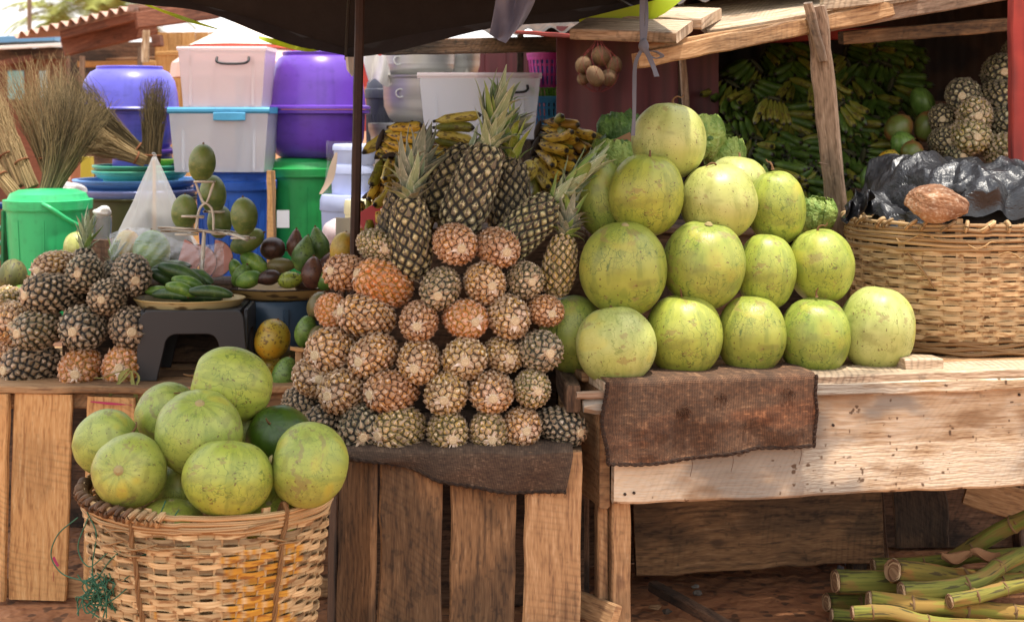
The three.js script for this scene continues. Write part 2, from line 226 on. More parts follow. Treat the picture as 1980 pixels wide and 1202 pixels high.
// watermelon rind: u round the stem axis, v from blossom end to stem end
function melonMaps(seed, o) {
  const w = 1024, h = 512, B = new Float32Array(w * h);
  const crack = (u, v) => {                                         // fine net of cracks, running along the fruit
    let best = 1; for (const [fx, fy, s] of [[26, 9, 0], [52, 20, 7]]) {
      const x = u * fx + fbm(u * 16, v * 16, 3, seed + s, 16, 16) * 2.2, y = v * fy + fbm(u * 16, v * 16, 3, seed + s + 3, 16, 16) * 2.2, i = Math.floor(x), j = Math.floor(y); let a = 9, b = 9;
      for (let m = -1; m < 2; m++) for (let n = -1; n < 2; n++) { const ii = ((i + m) % fx + fx) % fx, dx = x - i - m - hsh(ii, j + n, seed + s), dy = y - j - n - hsh(ii, j + n, seed + s + 1), d = dx * dx + dy * dy; if (d < a) { b = a; a = d; } else if (d < b) b = d; }
      const e = (Math.sqrt(b) - Math.sqrt(a)) * (s ? 1.6 : 1); best = Math.min(best, e + 0.5 * Math.max(0, 0.52 - fbm(u * 7, v * 7, 3, seed + s + 9, 7, 7)));
    } return best;
  };
  const map = tex(w, h, (u, v) => {
    const n = fbm(u * 8, v * 6, 4, seed, 8, 6), m = fbm(u * 24, v * 18, 4, seed + 2, 24, 18), st = 0.5 + 0.5 * Math.sin((u + 0.012 * (fbm(u * 10, v * 10, 2, seed + 6, 10, 10) - 0.5)) * 6.283 * 11);
    let c = mix3(rgb(o.a), rgb(o.b), clamp(0.2 + n * 1.2 - 0.25)); c = mix3(c, rgb(o.vein), 0.09 * sm(0.45, 0.95, st) * (0.5 + m));
    const cr = crack(u, v), ck = sm(0.078, 0.0, cr) * o.net; c = mix3(c, rgb(o.vein), ck);
    c = mix3(c, rgb(0x6d6a36), 0.3 * sm(0.54, 0.78, fbm(u * 13 + 2, v * 12, 5, seed + 13, 13, 12))); c = mix3(c, rgb(o.vein), 0.16 * sm(0.55, 0.72, fbm(u * 34, v * 7, 4, seed + 53, 34, 7)));
    const sc = fbm(u * 9, v * 9, 5, seed + 23, 9, 9), sc2 = fbm(u * 60, v * 40, 3, seed + 29, 60, 40); c = mix3(c, rgb(o.scar), 0.6 * sm(0.70, 0.76, sc * 0.8 + sc2 * 0.28));
    const sp = fbm(u * 90, v * 45, 2, seed + 33, 90, 45); c = mix3(c, rgb(0x5d4a2a), 0.7 * sm(0.80, 0.86, sp));
    const bs = fbm(u * 7, v * 6, 2, seed + 39, 7, 6); c = mix3(c, rgb(o.ground), 0.6 * sm(0.66, 0.82, bs));
    B[Math.floor(v * h) * w + Math.floor(u * w)] = 0.5 - 0.35 * ck + 0.2 * (m - 0.5) - 0.2 * sm(0.70, 0.76, sc * 0.8 + sc2 * 0.28);
    return c;
  });
  return { map, bumpMap: tex(w, h, (u, v) => B[Math.floor(v * h) * w + Math.floor(u * w)], false), bumpScale: 0.0015 };
}
const melonM = (seed, o, rough = 0.42) => M(0xffffff, rough, melonMaps(seed, o));
const MELON = {
  pale: melonM(1, { a: 0xa8ac56, b: 0xbfbe78, vein: 0x66732f, net: 0.5, scar: 0x94824e, ground: 0xc4b858 }),
  lime: melonM(2, { a: 0x929c36, b: 0xb0b254, vein: 0x465c26, net: 0.6, scar: 0x8d7c46, ground: 0xb8ab44 }),
  green: melonM(3, { a: 0x869438, b: 0xa5aa52, vein: 0x3c5424, net: 0.65, scar: 0x8d7c50, ground: 0xb0a646 }),
  basket: melonM(4, { a: 0x8e983c, b: 0xadb058, vein: 0x4e602c, net: 0.45, scar: 0x84744a, ground: 0xb8aa42 }),
};
MELON.deep = M(0x5f8048, 0.4, { map: MELON.green.map, bumpMap: MELON.green.bumpMap, bumpScale: 0.001 });
const skin = (seed, w, h, a, b, spot, amt, fx = 6, rough = 0.4, ex = {}) => M(0xffffff, rough, { map: tex(w, h, (u, v) => { const n = fbm(u * fx, v * fx, 4, seed, fx, fx), s = fbm(u * 40, v * 40, 3, seed + 5, 40, 40); return mix3(mix3(rgb(a), rgb(b), sm(0.3, 0.7, n)), rgb(spot), amt * sm(0.6, 0.68, s * 0.75 + n * 0.25)); }), ...ex });
const bananaSkin = (seed, a, b, spot, amt) => M(0xffffff, 0.5, { map: tex(96, 256, (u, v) => { const n = fbm(u * 4, v * 5, 4, seed, 4, 5), e = Math.abs(((u * 5) % 1) - 0.5) * 2, s = fbm(u * 16, v * 10, 4, seed + 5, 16, 10); let c = mix3(rgb(a), rgb(b), sm(0.3, 0.7, n)); c = mix3(c, rgb(spot), amt * sm(0.5, 0.66, s * 0.7 + n * 0.2 + 0.12 * sm(0.75, 1, e))); return mix3(c, rgb(0x241a10), Math.max(sm(0.09, 0.02, v), sm(0.92, 0.97, v))); }) });
const SKIN = {
  papaya: skin(3, 256, 256, 0x4f6330, 0x74803f, 0x8a8350, 0.5), mangoYellow: skin(4, 256, 256, 0xc08e22, 0xb39a35, 0x5f4a22, 0.8), mangoGreen: skin(5, 256, 256, 0x51702c, 0x6d8a3c, 0x3d4a24, 0.6),
  mangoBlush: skin(25, 256, 256, 0x5f6a2c, 0x84542e, 0x5a4a2a, 0.6, 3), mangoOlive: skin(6, 256, 256, 0x6d6338, 0x7e6a45, 0x4a3c26, 0.6), mangoOrange: skin(26, 256, 256, 0xcf9a35, 0xb7a04a, 0x8a6a2a, 0.3, 3),
  avoDark: skin(7, 128, 128, 0x33211b, 0x4f3226, 0x241712, 0.6, 5, 0.38), avoRed: skin(8, 128, 128, 0x54302a, 0x6f4a35, 0x3a2620, 0.7, 5, 0.38), avoGreen: skin(9, 128, 128, 0x56703a, 0x7b9145, 0x2f3a20, 0.7, 5, 0.38), avoSpot: skin(10, 128, 128, 0x8a9335, 0x9aa13c, 0x2a2a18, 1.0, 8, 0.4),
  cucumber: skin(11, 128, 256, 0x2c4522, 0x4c662f, 0x7f8f4a, 0.45, 5, 0.4), cucumberLight: skin(12, 128, 256, 0x4f722c, 0x7d9a3c, 0xb0b54a, 0.5, 5, 0.4), breadfruit: skin(13, 256, 256, 0x4e5026, 0x66632f, 0x30281a, 0.8, 8, 0.6), potato: skin(14, 256, 256, 0x6f543a, 0x866a48, 0x5d452e, 0.7, 6, 0.8),
  bananaGreen: bananaSkin(16, 0x3c5418, 0x556c22, 0x2e3616, 0.5), bananaTurn: bananaSkin(17, 0x6e7022, 0x88802c, 0x4a3a20, 0.7), stone: skin(18, 256, 256, 0x9c6038, 0xc08a5c, 0xd9c0a0, 0.6, 7, 0.9),
  bananaRipe: bananaSkin(20, 0xb08a26, 0xccaa3e, 0x33200f, 0.85), bananaBrown: bananaSkin(21, 0x8a6420, 0xb58e2e, 0x24160c, 1.0), bananaYellow: bananaSkin(22, 0xc0a53c, 0xd2bc5e, 0x4a3418, 0.7),
};
SKIN.stone.bumpMap = tex(256, 256, (u, v) => fbm(u * 20, v * 20, 4, 8, 20, 20), false); SKIN.stone.bumpScale = 0.012;
const CANE = M(0xffffff, 0.86, { vertexColors: true, map: tex(256, 512, (u, v) => { const f = vn(u * 60, v * 4, 2, 60, 4), n = fbm(u * 8, v * 10, 4, 3, 8, 10), d = mix3(rgb(0x626628), rgb(0x908a3c), clamp(f * 0.7 + n * 0.8 - 0.25)); return mix3(mix3(d, rgb(0x8a6a3a), 0.8 * sm(0.52, 0.66, n)), rgb(0x3f3a1e), 0.8 * sm(0.64, 0.74, fbm(u * 30, v * 14, 4, 6, 30, 14))); }) });
const STRAW = tex(64, 256, (u, v) => { const n = vn(u * 14, v * 6, 4, 14, 6), f = vn(u * 40, v * 20, 5, 40, 20), b = fbm(u * 3, v * 14, 4, 7, 3, 14); return mix3(mix3(rgb(0xb79468), rgb(0xe6cfa4), clamp(n * 0.6 + f * 0.5)), rgb(0x8a6038), 0.8 * sm(0.56, 0.72, b)); });
const EARTH = M(0xffffff, 0.95, { map: tex(1024, 1024, (u, v) => { const n = fbm(u * 10, v * 10, 5, 2, 10, 10), g = fbm(u * 120, v * 120, 3, 5, 120, 120), p = fbm(u * 60, v * 60, 2, 15, 60, 60); return mix3(mix3(rgb(0x8a5a3a), rgb(0xb27b52), clamp(n * 1.6 - 0.3 + (g - 0.5) * 0.5)), rgb(0x5e412c), 0.8 * sm(0.66, 0.74, p)); }), bumpMap: tex(512, 512, (u, v) => fbm(u * 40, v * 40, 4, 8, 40, 40), false), bumpScale: 0.02 });
// ---------------------------------------------------------------- pineapples
function pineBody(R, L, seed, nu, nv) {
  const kR = R / PR, kL = L / PL0, r = rng(seed + 5);
  const pt = (u, v, h) => { const [r0, y, dr, dy] = prof(v), l = Math.hypot(dr, dy), a = u * Math.PI * 2, w = 1 + 0.04 * Math.sin(a * 2 + seed) + 0.03 * Math.sin(y * 40 + seed); const rr = Math.max(0, r0 * w + h * dy / l) * kR, yy = (y - h * dr / l + PL0 / 2) * kL; return V(Math.cos(a) * rr, yy, Math.sin(a) * rr); };
  const pos = [], uv = [], idx = [];
  for (let j = 0; j <= nv; j++) for (let i = 0; i <= nu; i++) {
    const u = i / nu, v = j / nv, e = eye(u % 1, v), pole = sm(0, 0.04, v) * sm(1, 0.96, v), g = sm(0, 0.26, e.d2 - e.d1), dm = 1 - clamp(e.d1 / 0.6) ** 2;
    const br = Math.max(0, 1 - Math.hypot(e.dx / 0.15, (e.dy - 0.04) / 0.2));
    const p = pt(u, v, pole * (0.0030 * g + 0.0044 * Math.max(0, 1 - e.d1 / 0.62) + 0.0034 * br + 0.0022 * (hsh(e.id, seed, 3) - 0.5)) - 0.003); pos.push(p.x, p.y, p.z); uv.push(u, v);
  }
  for (let j = 0; j < nv; j++) for (let i = 0; i < nu; i++) { const a = j * (nu + 1) + i, b = a + nu + 1; idx.push(a, b, a + 1, a + 1, b, b + 1); }
  const body = finish(pos, uv, idx);
  { const n = body.attributes.normal; for (let j = 0; j <= nv; j++) { const a = j * (nu + 1), b = a + nu; const s = V(n.getX(a) + n.getX(b), n.getY(a) + n.getY(b), n.getZ(a) + n.getZ(b)).normalize(); for (const q of [a, b]) n.setXYZ(q, s.x, s.y, s.z); } }
  // the dry spine of each eye: a small torn bract lying over it, curled and of uneven length
  const sp = [], si = [];
  for (const e of EYES) {
    if (r() < 0.16 || e.v > 0.9 || e.v < 0.05) continue; const u = e.a / 6.283185, v = e.v, w = (0.0036 + 0.0036 * r()) / (6.283 * Math.max(0.01, e.r)), d = ESP / PS, ln = d * (0.3 + 0.6 * r()), up = 0.003 + 0.0065 * r() * r(), tw = (r() - 0.5) * d * 0.5 * PS / (6.283 * Math.max(0.012, e.r));
    const b = sp.length / 3; for (const q of [pt(u - w, v - d * 0.32, 0.0028), pt(u + w, v - d * 0.32, 0.0028), pt(u, v - d * 0.1, 0.0062), pt(u + tw, Math.min(0.99, v + ln), 0.0035 + up)]) sp.push(q.x, q.y, q.z);
    si.push(b, b + 2, b + 3, b + 2, b + 1, b + 3, b, b + 1, b + 2);
  }
  const suv = []; for (let k = 0; k < sp.length / 12; k++) { const t = r(); for (let q = 0; q < 4; q++) suv.push(t, 0.5); } const spine = finish(sp, suv, si, 0.2);
  // papery husks torn round the cut stem: ragged flaps of very uneven size, several variants
  const husks = []; for (let hv = 0; hv < 4; hv++) {
  const hp = [], hi = [], a1 = r() * 6.283;
  const nf = [8, 16, 26, 34][(hv + seed) % 4], nb = [5, 2, 4, 1][(hv + seed) % 4]; for (let k = 0; k < nf; k++) {
    const big = k < nb, a = big ? a1 + (r() - 0.5) * 3.2 : r() * 6.283, v0 = 0.018 + 0.03 * r(), ln = (big ? 0.04 + 0.055 * r() : 0.02 + 0.045 * r()), wd = (big ? 0.0075 : 0.0045) * (0.6 + 0.7 * r()), lift = 0.0015 + (big ? 0.011 : 0.005) * r();
    const q = (t, s, h) => { const v = v0 + ln * t, [rr] = prof(v); const p = pt((a + s * wd * (1 - t * 0.75) / Math.max(0.006, rr)) / 6.283185 + t * 0.01 * (r() - 0.5), v, 0.004 + h); return [p.x, p.y, p.z]; }, b = hp.length / 3;
    hp.push(...q(0, -1, 0), ...q(0, 1, 0), ...q(0.5, 0.9, lift * 0.5), ...q(0.5, -0.9, lift * 0.3), ...q(0.8, 0.2, lift), ...q(1, -0.3, lift * (0.6 + r())));
    hi.push(b, b + 1, b + 2, b, b + 2, b + 3, b + 3, b + 2, b + 4, b + 3, b + 4, b + 5);
  }
  const huv = []; for (let k = 0; k < hp.length / 18; k++) { const t = r(); for (let q = 0; q < 6; q++) huv.push(t, 0.5); } husks.push(finish(hp, huv, hi, 0.2)); }
  return { body, spine, husks, L, R };
}
const PG = [pineBody(0.0565, 0.175, 1, 117, 77), pineBody(0.0545, 0.19, 2, 117, 77), pineBody(0.058, 0.165, 3, 117, 77)];
const PG_LONG = [pineBody(0.0575, 0.235, 4, 117, 88), pineBody(0.061, 0.225, 5, 117, 88)];
const PG_FAR = [pineBody(0.062, 0.18, 6, 78, 55), pineBody(0.058, 0.19, 7, 78, 55)];
const STUB = lathe([[0, -0.009], [0.011, -0.009], [0.0135, -0.006], [0.013, 0.004], [0.016, 0.012]], 14);
{ const p = STUB.attributes.position, uv = STUB.attributes.uv; for (let i = 0; i < p.count; i++) uv.setXY(i, 0.5 + p.getX(i) * 34, 0.5 + p.getZ(i) * 34); }
function crownLeaf(len, w, bend, seed) {                            // blade along +y bending to +z, folded along its middle
  const pos = [], uv = [], idx = [], n = 7;
  for (let i = 0; i <= n; i++) { const t = i / n, ww = w * (1 - Math.pow(t, 1.7)) * (0.75 + 0.4 * sm(0, 0.2, t)) + 0.0006, a = bend * t * t; const y = len * t * (1 - 0.22 * a * t), z = len * a * t * 0.55 + Math.sin(t * 9 + seed) * 0.0012, f = 0.32 * ww; pos.push(-ww, y, z - f, 0, y, z + f * 0.2, ww, y, z - f); uv.push(0, t, 0.5, t, 1, t); }
  for (let i = 0; i < n; i++) for (let k = 0; k < 2; k++) { const a = i * 3 + k, b = a + 3; idx.push(a, a + 1, b, a + 1, b + 1, b); }
  return finish(pos, uv, idx);
}
const LEAF = []; for (let b = 0; b < 3; b++) LEAF.push([0.06, 0.095, 0.125].map((l, i) => crownLeaf(l, 0.0115 + i * 0.0016, [-0.35, 0.15, 0.75][b], b + i)));
function addCrown(p, L, o) {
  const g = new THREE.Group(); g.name = 'crown'; g.position.y = L - 0.006; p.add(g); const r = rng(o.seed), n = Math.round((o.n ?? 34) * 1.2), sc = o.scale ?? 1;
  if (o.lean) g.rotation.set(o.lean[1], 0, -o.lean[0]);
  for (let i = 0; i < n; i++) {
    const t = i / (n - 1), a = i * 2.39996 + r() * 0.3, tilt = mix(o.flare ?? 1.15, 0.08, Math.pow(t, 0.75)) + (r() - 0.5) * 0.14, sz = t < 0.22 ? 0 : t < 0.5 ? (r() < 0.5 ? 1 : 0) : (r() < 0.65 ? 2 : 1);
    const m = part('leaf', LEAF[(o.curl ?? 1) === 2 ? (r() < 0.6 ? 2 : 1) : (r() < 0.6 ? 1 : r() < 0.7 ? 0 : 2)][sz], CROWN[r() < 0.7 ? o.mat : o.mat2 ?? o.mat], g);
    m.quaternion.setFromEuler(new THREE.Euler(0, a, 0)).multiply(new THREE.Quaternion().setFromEuler(new THREE.Euler(tilt, 0, 0)));
    m.position.set(Math.sin(a) * 0.016 * (1 - t), t * 0.035 * (o.tall ?? 1), Math.cos(a) * 0.016 * (1 - t)); m.scale.setScalar(sc * (0.85 + 0.3 * r()));
  }
}
const UP = V(0, 1, 0);
let pineN = 0;
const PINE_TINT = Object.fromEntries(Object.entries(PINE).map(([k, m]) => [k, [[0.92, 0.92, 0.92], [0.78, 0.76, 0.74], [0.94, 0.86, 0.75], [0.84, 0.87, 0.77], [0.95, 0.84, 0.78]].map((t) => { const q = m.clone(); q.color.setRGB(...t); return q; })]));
// centre pixel, distance, where the crown end points (yaw: degrees to the picture's right, pitch: up), kind, label
function pineapple(px, py, z, yaw, pitch, kind, label, group, o = {}) {
  const set = o.far ? PG_FAR : o.long ? PG_LONG : PG, G = set[pineN++ % set.length], s = o.s ?? 1;
  const dir = V(Math.sin(rad(yaw)) * Math.cos(rad(pitch)), Math.sin(rad(pitch)), -Math.cos(rad(yaw)) * Math.cos(rad(pitch)));
  const g = thing('pineapple', label, 'pineapple', at(px, py, z).addScaledVector(dir, -G.L / 2 * s), group);
  g.quaternion.setFromUnitVectors(UP, dir).multiply(new THREE.Quaternion().setFromAxisAngle(UP, (o.spin ?? pineN * 1.7))); g.scale.set(s * (0.96 + 0.08 * hsh(pineN, 1, 41)), s * (0.93 + 0.12 * hsh(pineN, 2, 43)), s * (0.97 + 0.06 * hsh(pineN, 3, 47)));
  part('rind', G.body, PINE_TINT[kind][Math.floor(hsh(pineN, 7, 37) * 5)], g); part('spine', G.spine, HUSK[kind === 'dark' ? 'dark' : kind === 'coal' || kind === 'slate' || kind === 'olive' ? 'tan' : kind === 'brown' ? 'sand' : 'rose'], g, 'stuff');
  if (!o.far) part('husk', G.husks[Math.floor(hsh(pineN, 5, 31) * 4)], HUSK[kind === 'dark' || kind === 'coal' || kind === 'slate' ? 'sand' : 'pale'], g, 'stuff'); part('stem', STUB, STEM_CUT, g);
  if (o.crown) addCrown(g, G.L, { seed: pineN, mat: 'grey', ...o.crown });
  return g;
}
// ---------------------------------------------------------------- watermelons
function melonGeo(seed) {
  const nu = 56, nv = 36, pos = [], uv = [], idx = [];
  for (let j = 0; j <= nv; j++) for (let i = 0; i <= nu; i++) {
    const ph = (j / nv - 0.5) * Math.PI, a = i / nu * Math.PI * 2, c = Math.cos(ph), s = Math.sin(ph), x = c * Math.cos(a), z = c * Math.sin(a);
    const r = 1 + 0.16 * (n3(x * 0.9 + 5, s * 0.9, z * 0.9 + seed * 7, seed) - 0.5) + 0.05 * (n3(x * 2.4 + 5, s * 2.4 + seed, z * 2.4, seed + 3) - 0.5) + 0.04 * s * Math.sin(seed * 2.3) + 0.006 * Math.sin(a * 11) * c - 0.05 * Math.exp(-((1 - s) ** 2) * 220) - 0.03 * Math.exp(-((1 + s) ** 2) * 220);
    const q = Math.pow(Math.abs(c), 0.94); pos.push(q * Math.cos(a) * r, s * r, q * Math.sin(a) * r); uv.push(i / nu, j / nv);
  }
  for (let j = 0; j < nv; j++) for (let i = 0; i < nu; i++) { const a = j * (nu + 1) + i, b = a + nu + 1; idx.push(a, b, a + 1, a + 1, b, b + 1); }
  const g = finish(pos, uv, idx), n = g.attributes.normal;
  for (let j = 0; j <= nv; j++) { const a = j * (nu + 1), b = a + nu, s = V(n.getX(a) + n.getX(b), n.getY(a) + n.getY(b), n.getZ(a) + n.getZ(b)).normalize(); n.setXYZ(a, s.x, s.y, s.z); n.setXYZ(b, s.x, s.y, s.z); }
  return g;
}
const MG = [1, 2, 3, 4, 5, 6, 7, 8, 9].map(melonGeo), STALK = M(0x6b4a2a, 0.85), SCAR = M(0x9a8a5c, 0.9);
const CURL = [[V(0, 0, 0), V(0.002, 0.012, 0), V(0.012, 0.02, 0.003), V(0.024, 0.018, 0.006), V(0.03, 0.026, 0.004)], [V(0, 0, 0), V(-0.004, 0.01, 0.002), V(-0.018, 0.014, 0.008), V(-0.034, 0.006, 0.012)], [V(0, 0, 0), V(0.003, 0.014, 0), V(0.0, 0.028, 0.003)]].map((p) => limb(p, (t) => 0.0034 * (1 - 0.55 * t) + 0.0022 * Math.exp(-t * 14), 12, 6));
const SCAR_G = lathe([[0, 0.0035], [0.006, 0.003], [0.009, 0.0005], [0.012, -0.003]], 12);
let melonN = 0;
const MELON_TINT = Object.fromEntries(Object.entries(MELON).map(([k, m]) => [k, [[1, 1, 1], [0.93, 0.97, 0.9], [1, 0.97, 0.88], [0.95, 1, 1]].map((t) => { const q = m.clone(); q.color.multiply(new THREE.Color().setRGB(...t)); return q; })]));
// centre pixel, half width and half height in pixels, distance, tilt of the stem end [to the picture's right, toward the viewer] in degrees
function melon(px, py, hw, hh, z, tilt, kind, label, group, o = {}) {
  const k = melonN++, g = thing('watermelon', label, 'watermelon', at(px, py, z), group), a = hw * 1.03 / F * z, b = hh * 1.02 / F * z;
  g.rotation.set(rad(tilt[1]), 0, -rad(tilt[0])); if (o.spin !== undefined) g.rotateY(o.spin); else g.rotateY(k * 2.1);
  const body = part('rind', MG[k % 9], MELON_TINT[kind][Math.floor(hsh(k, 3, 51) * 4)], g); const side = Math.abs(tilt[0]) + Math.abs(tilt[1]) > 45 ? [b, a] : [a, b]; body.scale.set(side[0], side[1], side[0]);
  if (o.stem !== undefined && o.stem >= 0) { const s = part('stem', CURL[o.stem], STALK, g); s.position.y = side[1] * 0.945; }
  else { const s = part('stem_scar', SCAR_G, SCAR, g); s.position.y = side[1] * 0.955; }
  return g;
}
// ---------------------------------------------------------------- other fruit
function blob(rx, ry, rz, seed, o = {}) {                            // pear = narrow top; keeps uv
  const nu = 28, nv = 20, pos = [], uv = [], idx = [];
  for (let j = 0; j <= nv; j++) for (let i = 0; i <= nu; i++) {
    const ph = (j / nv - 0.5) * Math.PI, a = i / nu * Math.PI * 2, c = Math.cos(ph), s = Math.sin(ph), x = c * Math.cos(a), z = c * Math.sin(a);
    const n = 1 + (o.rough ?? 0.05) * 2 * (n3(x * 1.6 + 3, s * 1.6 + seed, z * 1.6 + seed * 3, seed) - 0.5), k = 1 - (o.pear ?? 0) * sm(-0.3, 1, s) + (o.ribs ? 0.025 * Math.cos(a * 5) : 0);
    pos.push(x * k * n * rx + (o.bend ?? 0) * s * s * rx, s * n * ry, z * k * n * rz); uv.push(i / nu, j / nv);
  }
  for (let j = 0; j < nv; j++) for (let i = 0; i < nu; i++) { const a = j * (nu + 1) + i, b = a + nu + 1; idx.push(a, b, a + 1, a + 1, b, b + 1); }
  return finish(pos, uv, idx);
}
const NUB = lathe([[0, 0.006], [0.003, 0.005], [0.0035, 0], [0.005, -0.004]], 8);
// a fruit with a rind and a stem nub: centre pixel, half sizes in pixels, distance, roll in degrees (stem to the picture's right)
function fruit(name, category, px, py, hw, hh, z, roll, matl, label, o = {}, group) {
  const g = thing(name, label, category, at(px, py, z), group), s = z / F; g.rotation.set(rad(o.lean ?? 0), 0, -rad(roll));
  part('skin', blob(hw * s, hh * s, (o.deep ?? hw) * s, px * 0.37 % 17, o), matl, g); const n = part('stem', NUB, STALK, g); n.position.set((o.bend ?? 0) * hw * s, hh * s * (o.nub ?? 0.98), 0); if (o.big) n.scale.setScalar(o.big);
  return g;
}
// bananas: one finger hangs along -y and curves to +z
function finger(len, r, curve) {
  const pts = []; for (let i = 0; i <= 6; i++) { const t = i / 6, a = curve * (t - 0.25); pts.push(V(0, -len * t * (1 - 0.12 * curve * t), len * 0.5 * curve * (t * t - 0.25 * t))); }
  return limb(pts, (t, a) => r * (0.28 + 0.72 * sm(0.04, 0.26, t)) * (1 - 0.82 * sm(0.86, 1, t)) * (1 + 0.07 * Math.cos(a * 5)), 12, 10);
}
const FINGER = [finger(0.17, 0.0175, 0.75), finger(0.155, 0.018, 0.5), finger(0.18, 0.0165, 0.95)];
const TIPG = new THREE.SphereGeometry(0.02, 8, 6);
function bananaHand(pos, turn, n, mats, stemMat, label, group, o = {}) {
  const g = thing('banana_hand', label, 'bananas', pos, group), r = rng(o.seed ?? 1); g.rotation.set(rad(turn[0]), rad(turn[1]), rad(turn[2])); g.scale.setScalar(o.s ?? 1);
  const st = part('crown_stem', TIPG, stemMat, g); st.scale.set(0.9 + n * 0.12, 0.55, 0.7);
  for (let i = 0; i < n; i++) {
    const tier = o.tiers === 1 ? 0 : i % 2, k = o.tiers === 1 ? i : Math.floor(i / 2), m = o.tiers === 1 ? n : Math.ceil(n / 2), f = m > 1 ? k / (m - 1) - 0.5 : 0;
    const b = part('banana', FINGER[Math.floor(r() * 3)], mats[Math.floor(r() * mats.length)], g);
    b.position.set(f * 0.03 * m * 0.62, -0.004 - tier * 0.006, tier ? -0.006 : 0.012); b.rotation.set(-0.1 - (tier ? 0.28 : 0.62) * (o.open ?? 1) + (r() - 0.5) * 0.14, (r() - 0.5) * 0.3 + f * 0.5, f * (o.fan ?? 0.55) + (r() - 0.5) * 0.06); b.scale.set(1, 0.9 + 0.2 * r(), 1);
  }
  return g;
}
// ---------------------------------------------------------------- ground
{
  const g = new THREE.PlaneGeometry(160, 160, 200, 200); g.rotateX(-Math.PI / 2); const p = g.attributes.position, uv = g.attributes.uv;
  for (let i = 0; i < p.count; i++) { const x = p.getX(i), z = p.getZ(i); p.setY(i, -0.012 * vn(x * 1.3, z * 1.3, 3)); uv.setXY(i, x * 0.5, z * 0.5); }
  g.computeVertexNormals(); const m = structure('ground', g, EARTH, 'reddish brown bare earth under the stalls'); m.position.set(0, -0.002, -40);
}
// ---------------------------------------------------------------- the melon table, turned 12.5 degrees
const TA = rad(12.5), TU = V(Math.cos(TA), 0, -Math.sin(TA)), TW = V(-Math.sin(TA), 0, -Math.cos(TA)), TC = V(0.268, 0, -4.0), TH = 0.786;
const onTable = (s, y, d) => TC.clone().addScaledVector(TU, s).addScaledVector(TW, d).setY(y);
function tz(px, d) { let lo = -1, hi = 3; for (let i = 0; i < 40; i++) { const m = (lo + hi) / 2, p = onTable(m, 0, d); (IW / 2 + F * p.x / -p.z < px) ? lo = m : hi = m; } return -onTable((lo + hi) / 2, 0, d).z; }
{
  const t = thing('market_table', 'rough wooden market table with a whitewashed front board under the watermelon pyramid', 'table', TC.clone()); t.rotation.y = TA;
  const L = 1.75, D = 0.92, B = (n, m, a, b, w, th, f, o) => boardBetween(n, t, m, V(...a), V(...b), w, th, V(...f), o);
  B('front_board', WOOD.wash, [0, 0.609, -0.014], [L, 0.585, -0.014], 0.305, 0.028, [0, 0, 1], { seed: 2, seg: 40, rag: 0.005, c: 0.007 });
  B('front_rail', WOOD.wash, [-0.005, 0.748, 0.006], [L, 0.728, 0.006], 0.034, 0.03, [0, 0, 1], { seed: 5, seg: 40, rag: 0.0035 });
  B('side_board', WOOD.tan, [-0.016, 0.60, -0.03], [-0.016, 0.60, -D], 0.33, 0.028, [-1, 0, 0], { seed: 7, rag: 0.005, c: 0.006 });
  B('back_board', WOOD.dark, [0.02, 0.62, -D + 0.03], [L, 0.62, -D + 0.03], 0.26, 0.03, [0, 0, 1]);
  B('leg', WOOD.tan, [0.032, 0, -0.055], [0.032, 0.47, -0.055], 0.052, 0.042, [0, 0, 1], { seed: 11 });
  B('leg', WOOD.tan, [-0.012, 0, -0.078], [-0.012, 0.45, -0.078], 0.03, 0.04, [0, 0, 1], { seed: 12 });
  B('leg', WOOD.crateDark, [1.02, 0, -0.70], [1.02, 0.6, -0.70], 0.05, 0.05, [0, 0, 1]);
  B('leg', WOOD.dark, [0.03, 0, -D + 0.1], [0.03, 0.6, -D + 0.1], 0.06, 0.05, [0, 0, 1]);
  B('leg', WOOD.dark, [L - 0.06, 0, -0.07], [L - 0.06, 0.6, -0.07], 0.06, 0.05, [0, 0, 1]);
  B('leg', WOOD.dark, [L - 0.06, 0, -D + 0.1], [L - 0.06, 0.6, -D + 0.1], 0.06, 0.05, [0, 0, 1]);
  for (let i = 0; i < 6; i++) { const z = 0.018 - 0.075 - i * 0.155; B('top_board', [WOOD.bleached, WOOD.tan, WOOD.grey][i % 3], [-0.03 - (i % 2) * 0.02, 0.770, z], [L, 0.758, z], 0.15, 0.026, [0, 1, 0], { seed: 30 + i, seg: 30, rag: 0.004 }); }
  for (const [x, y] of [[0.03, 0.485], [0.055, 0.487], [0.05, 0.70], [1.18, 0.70], [0.62, 0.64]]) { const n = part('nail', new THREE.CylinderGeometry(0.004, 0.004, 0.004, 8), M(0x2a1a10, 0.7), t); n.rotation.x = Math.PI / 2; n.position.set(x, y, 0.002); }
  // the short beams that carry the top, sticking out at its end
  B('cross_beam', WOOD.crateDark, [-0.05, 0.735, -0.35], [-0.10, 0.735, -0.03], 0.04, 0.07, [0, 1, 0], { seed: 41 });
  B('cross_beam', WOOD.wash, [-0.085, 0.722, 0.0], [0.01, 0.722, 0.012], 0.042, 0.035, [0, 0, 1], { seed: 42, c: 0.012 });
  B('slat', WOOD.grey, [-0.105, 0.752, 0.012], [0.012, 0.754, 0.02], 0.02, 0.018, [0, 0, 1], { seed: 43 });
  // loose blocks on the top
  const b1 = thing('wood_block', 'short weathered wood block on the table beside the tall basket', 'wood', at(1777, 703, tz(1777, 0.06))); b1.rotation.y = TA;
  const q = part('block', plank(0.115, 0.045, 0.07, 51, { rag: 0.005 }), WOOD.bleached, b1); q.rotation.z = Math.PI / 2;
}
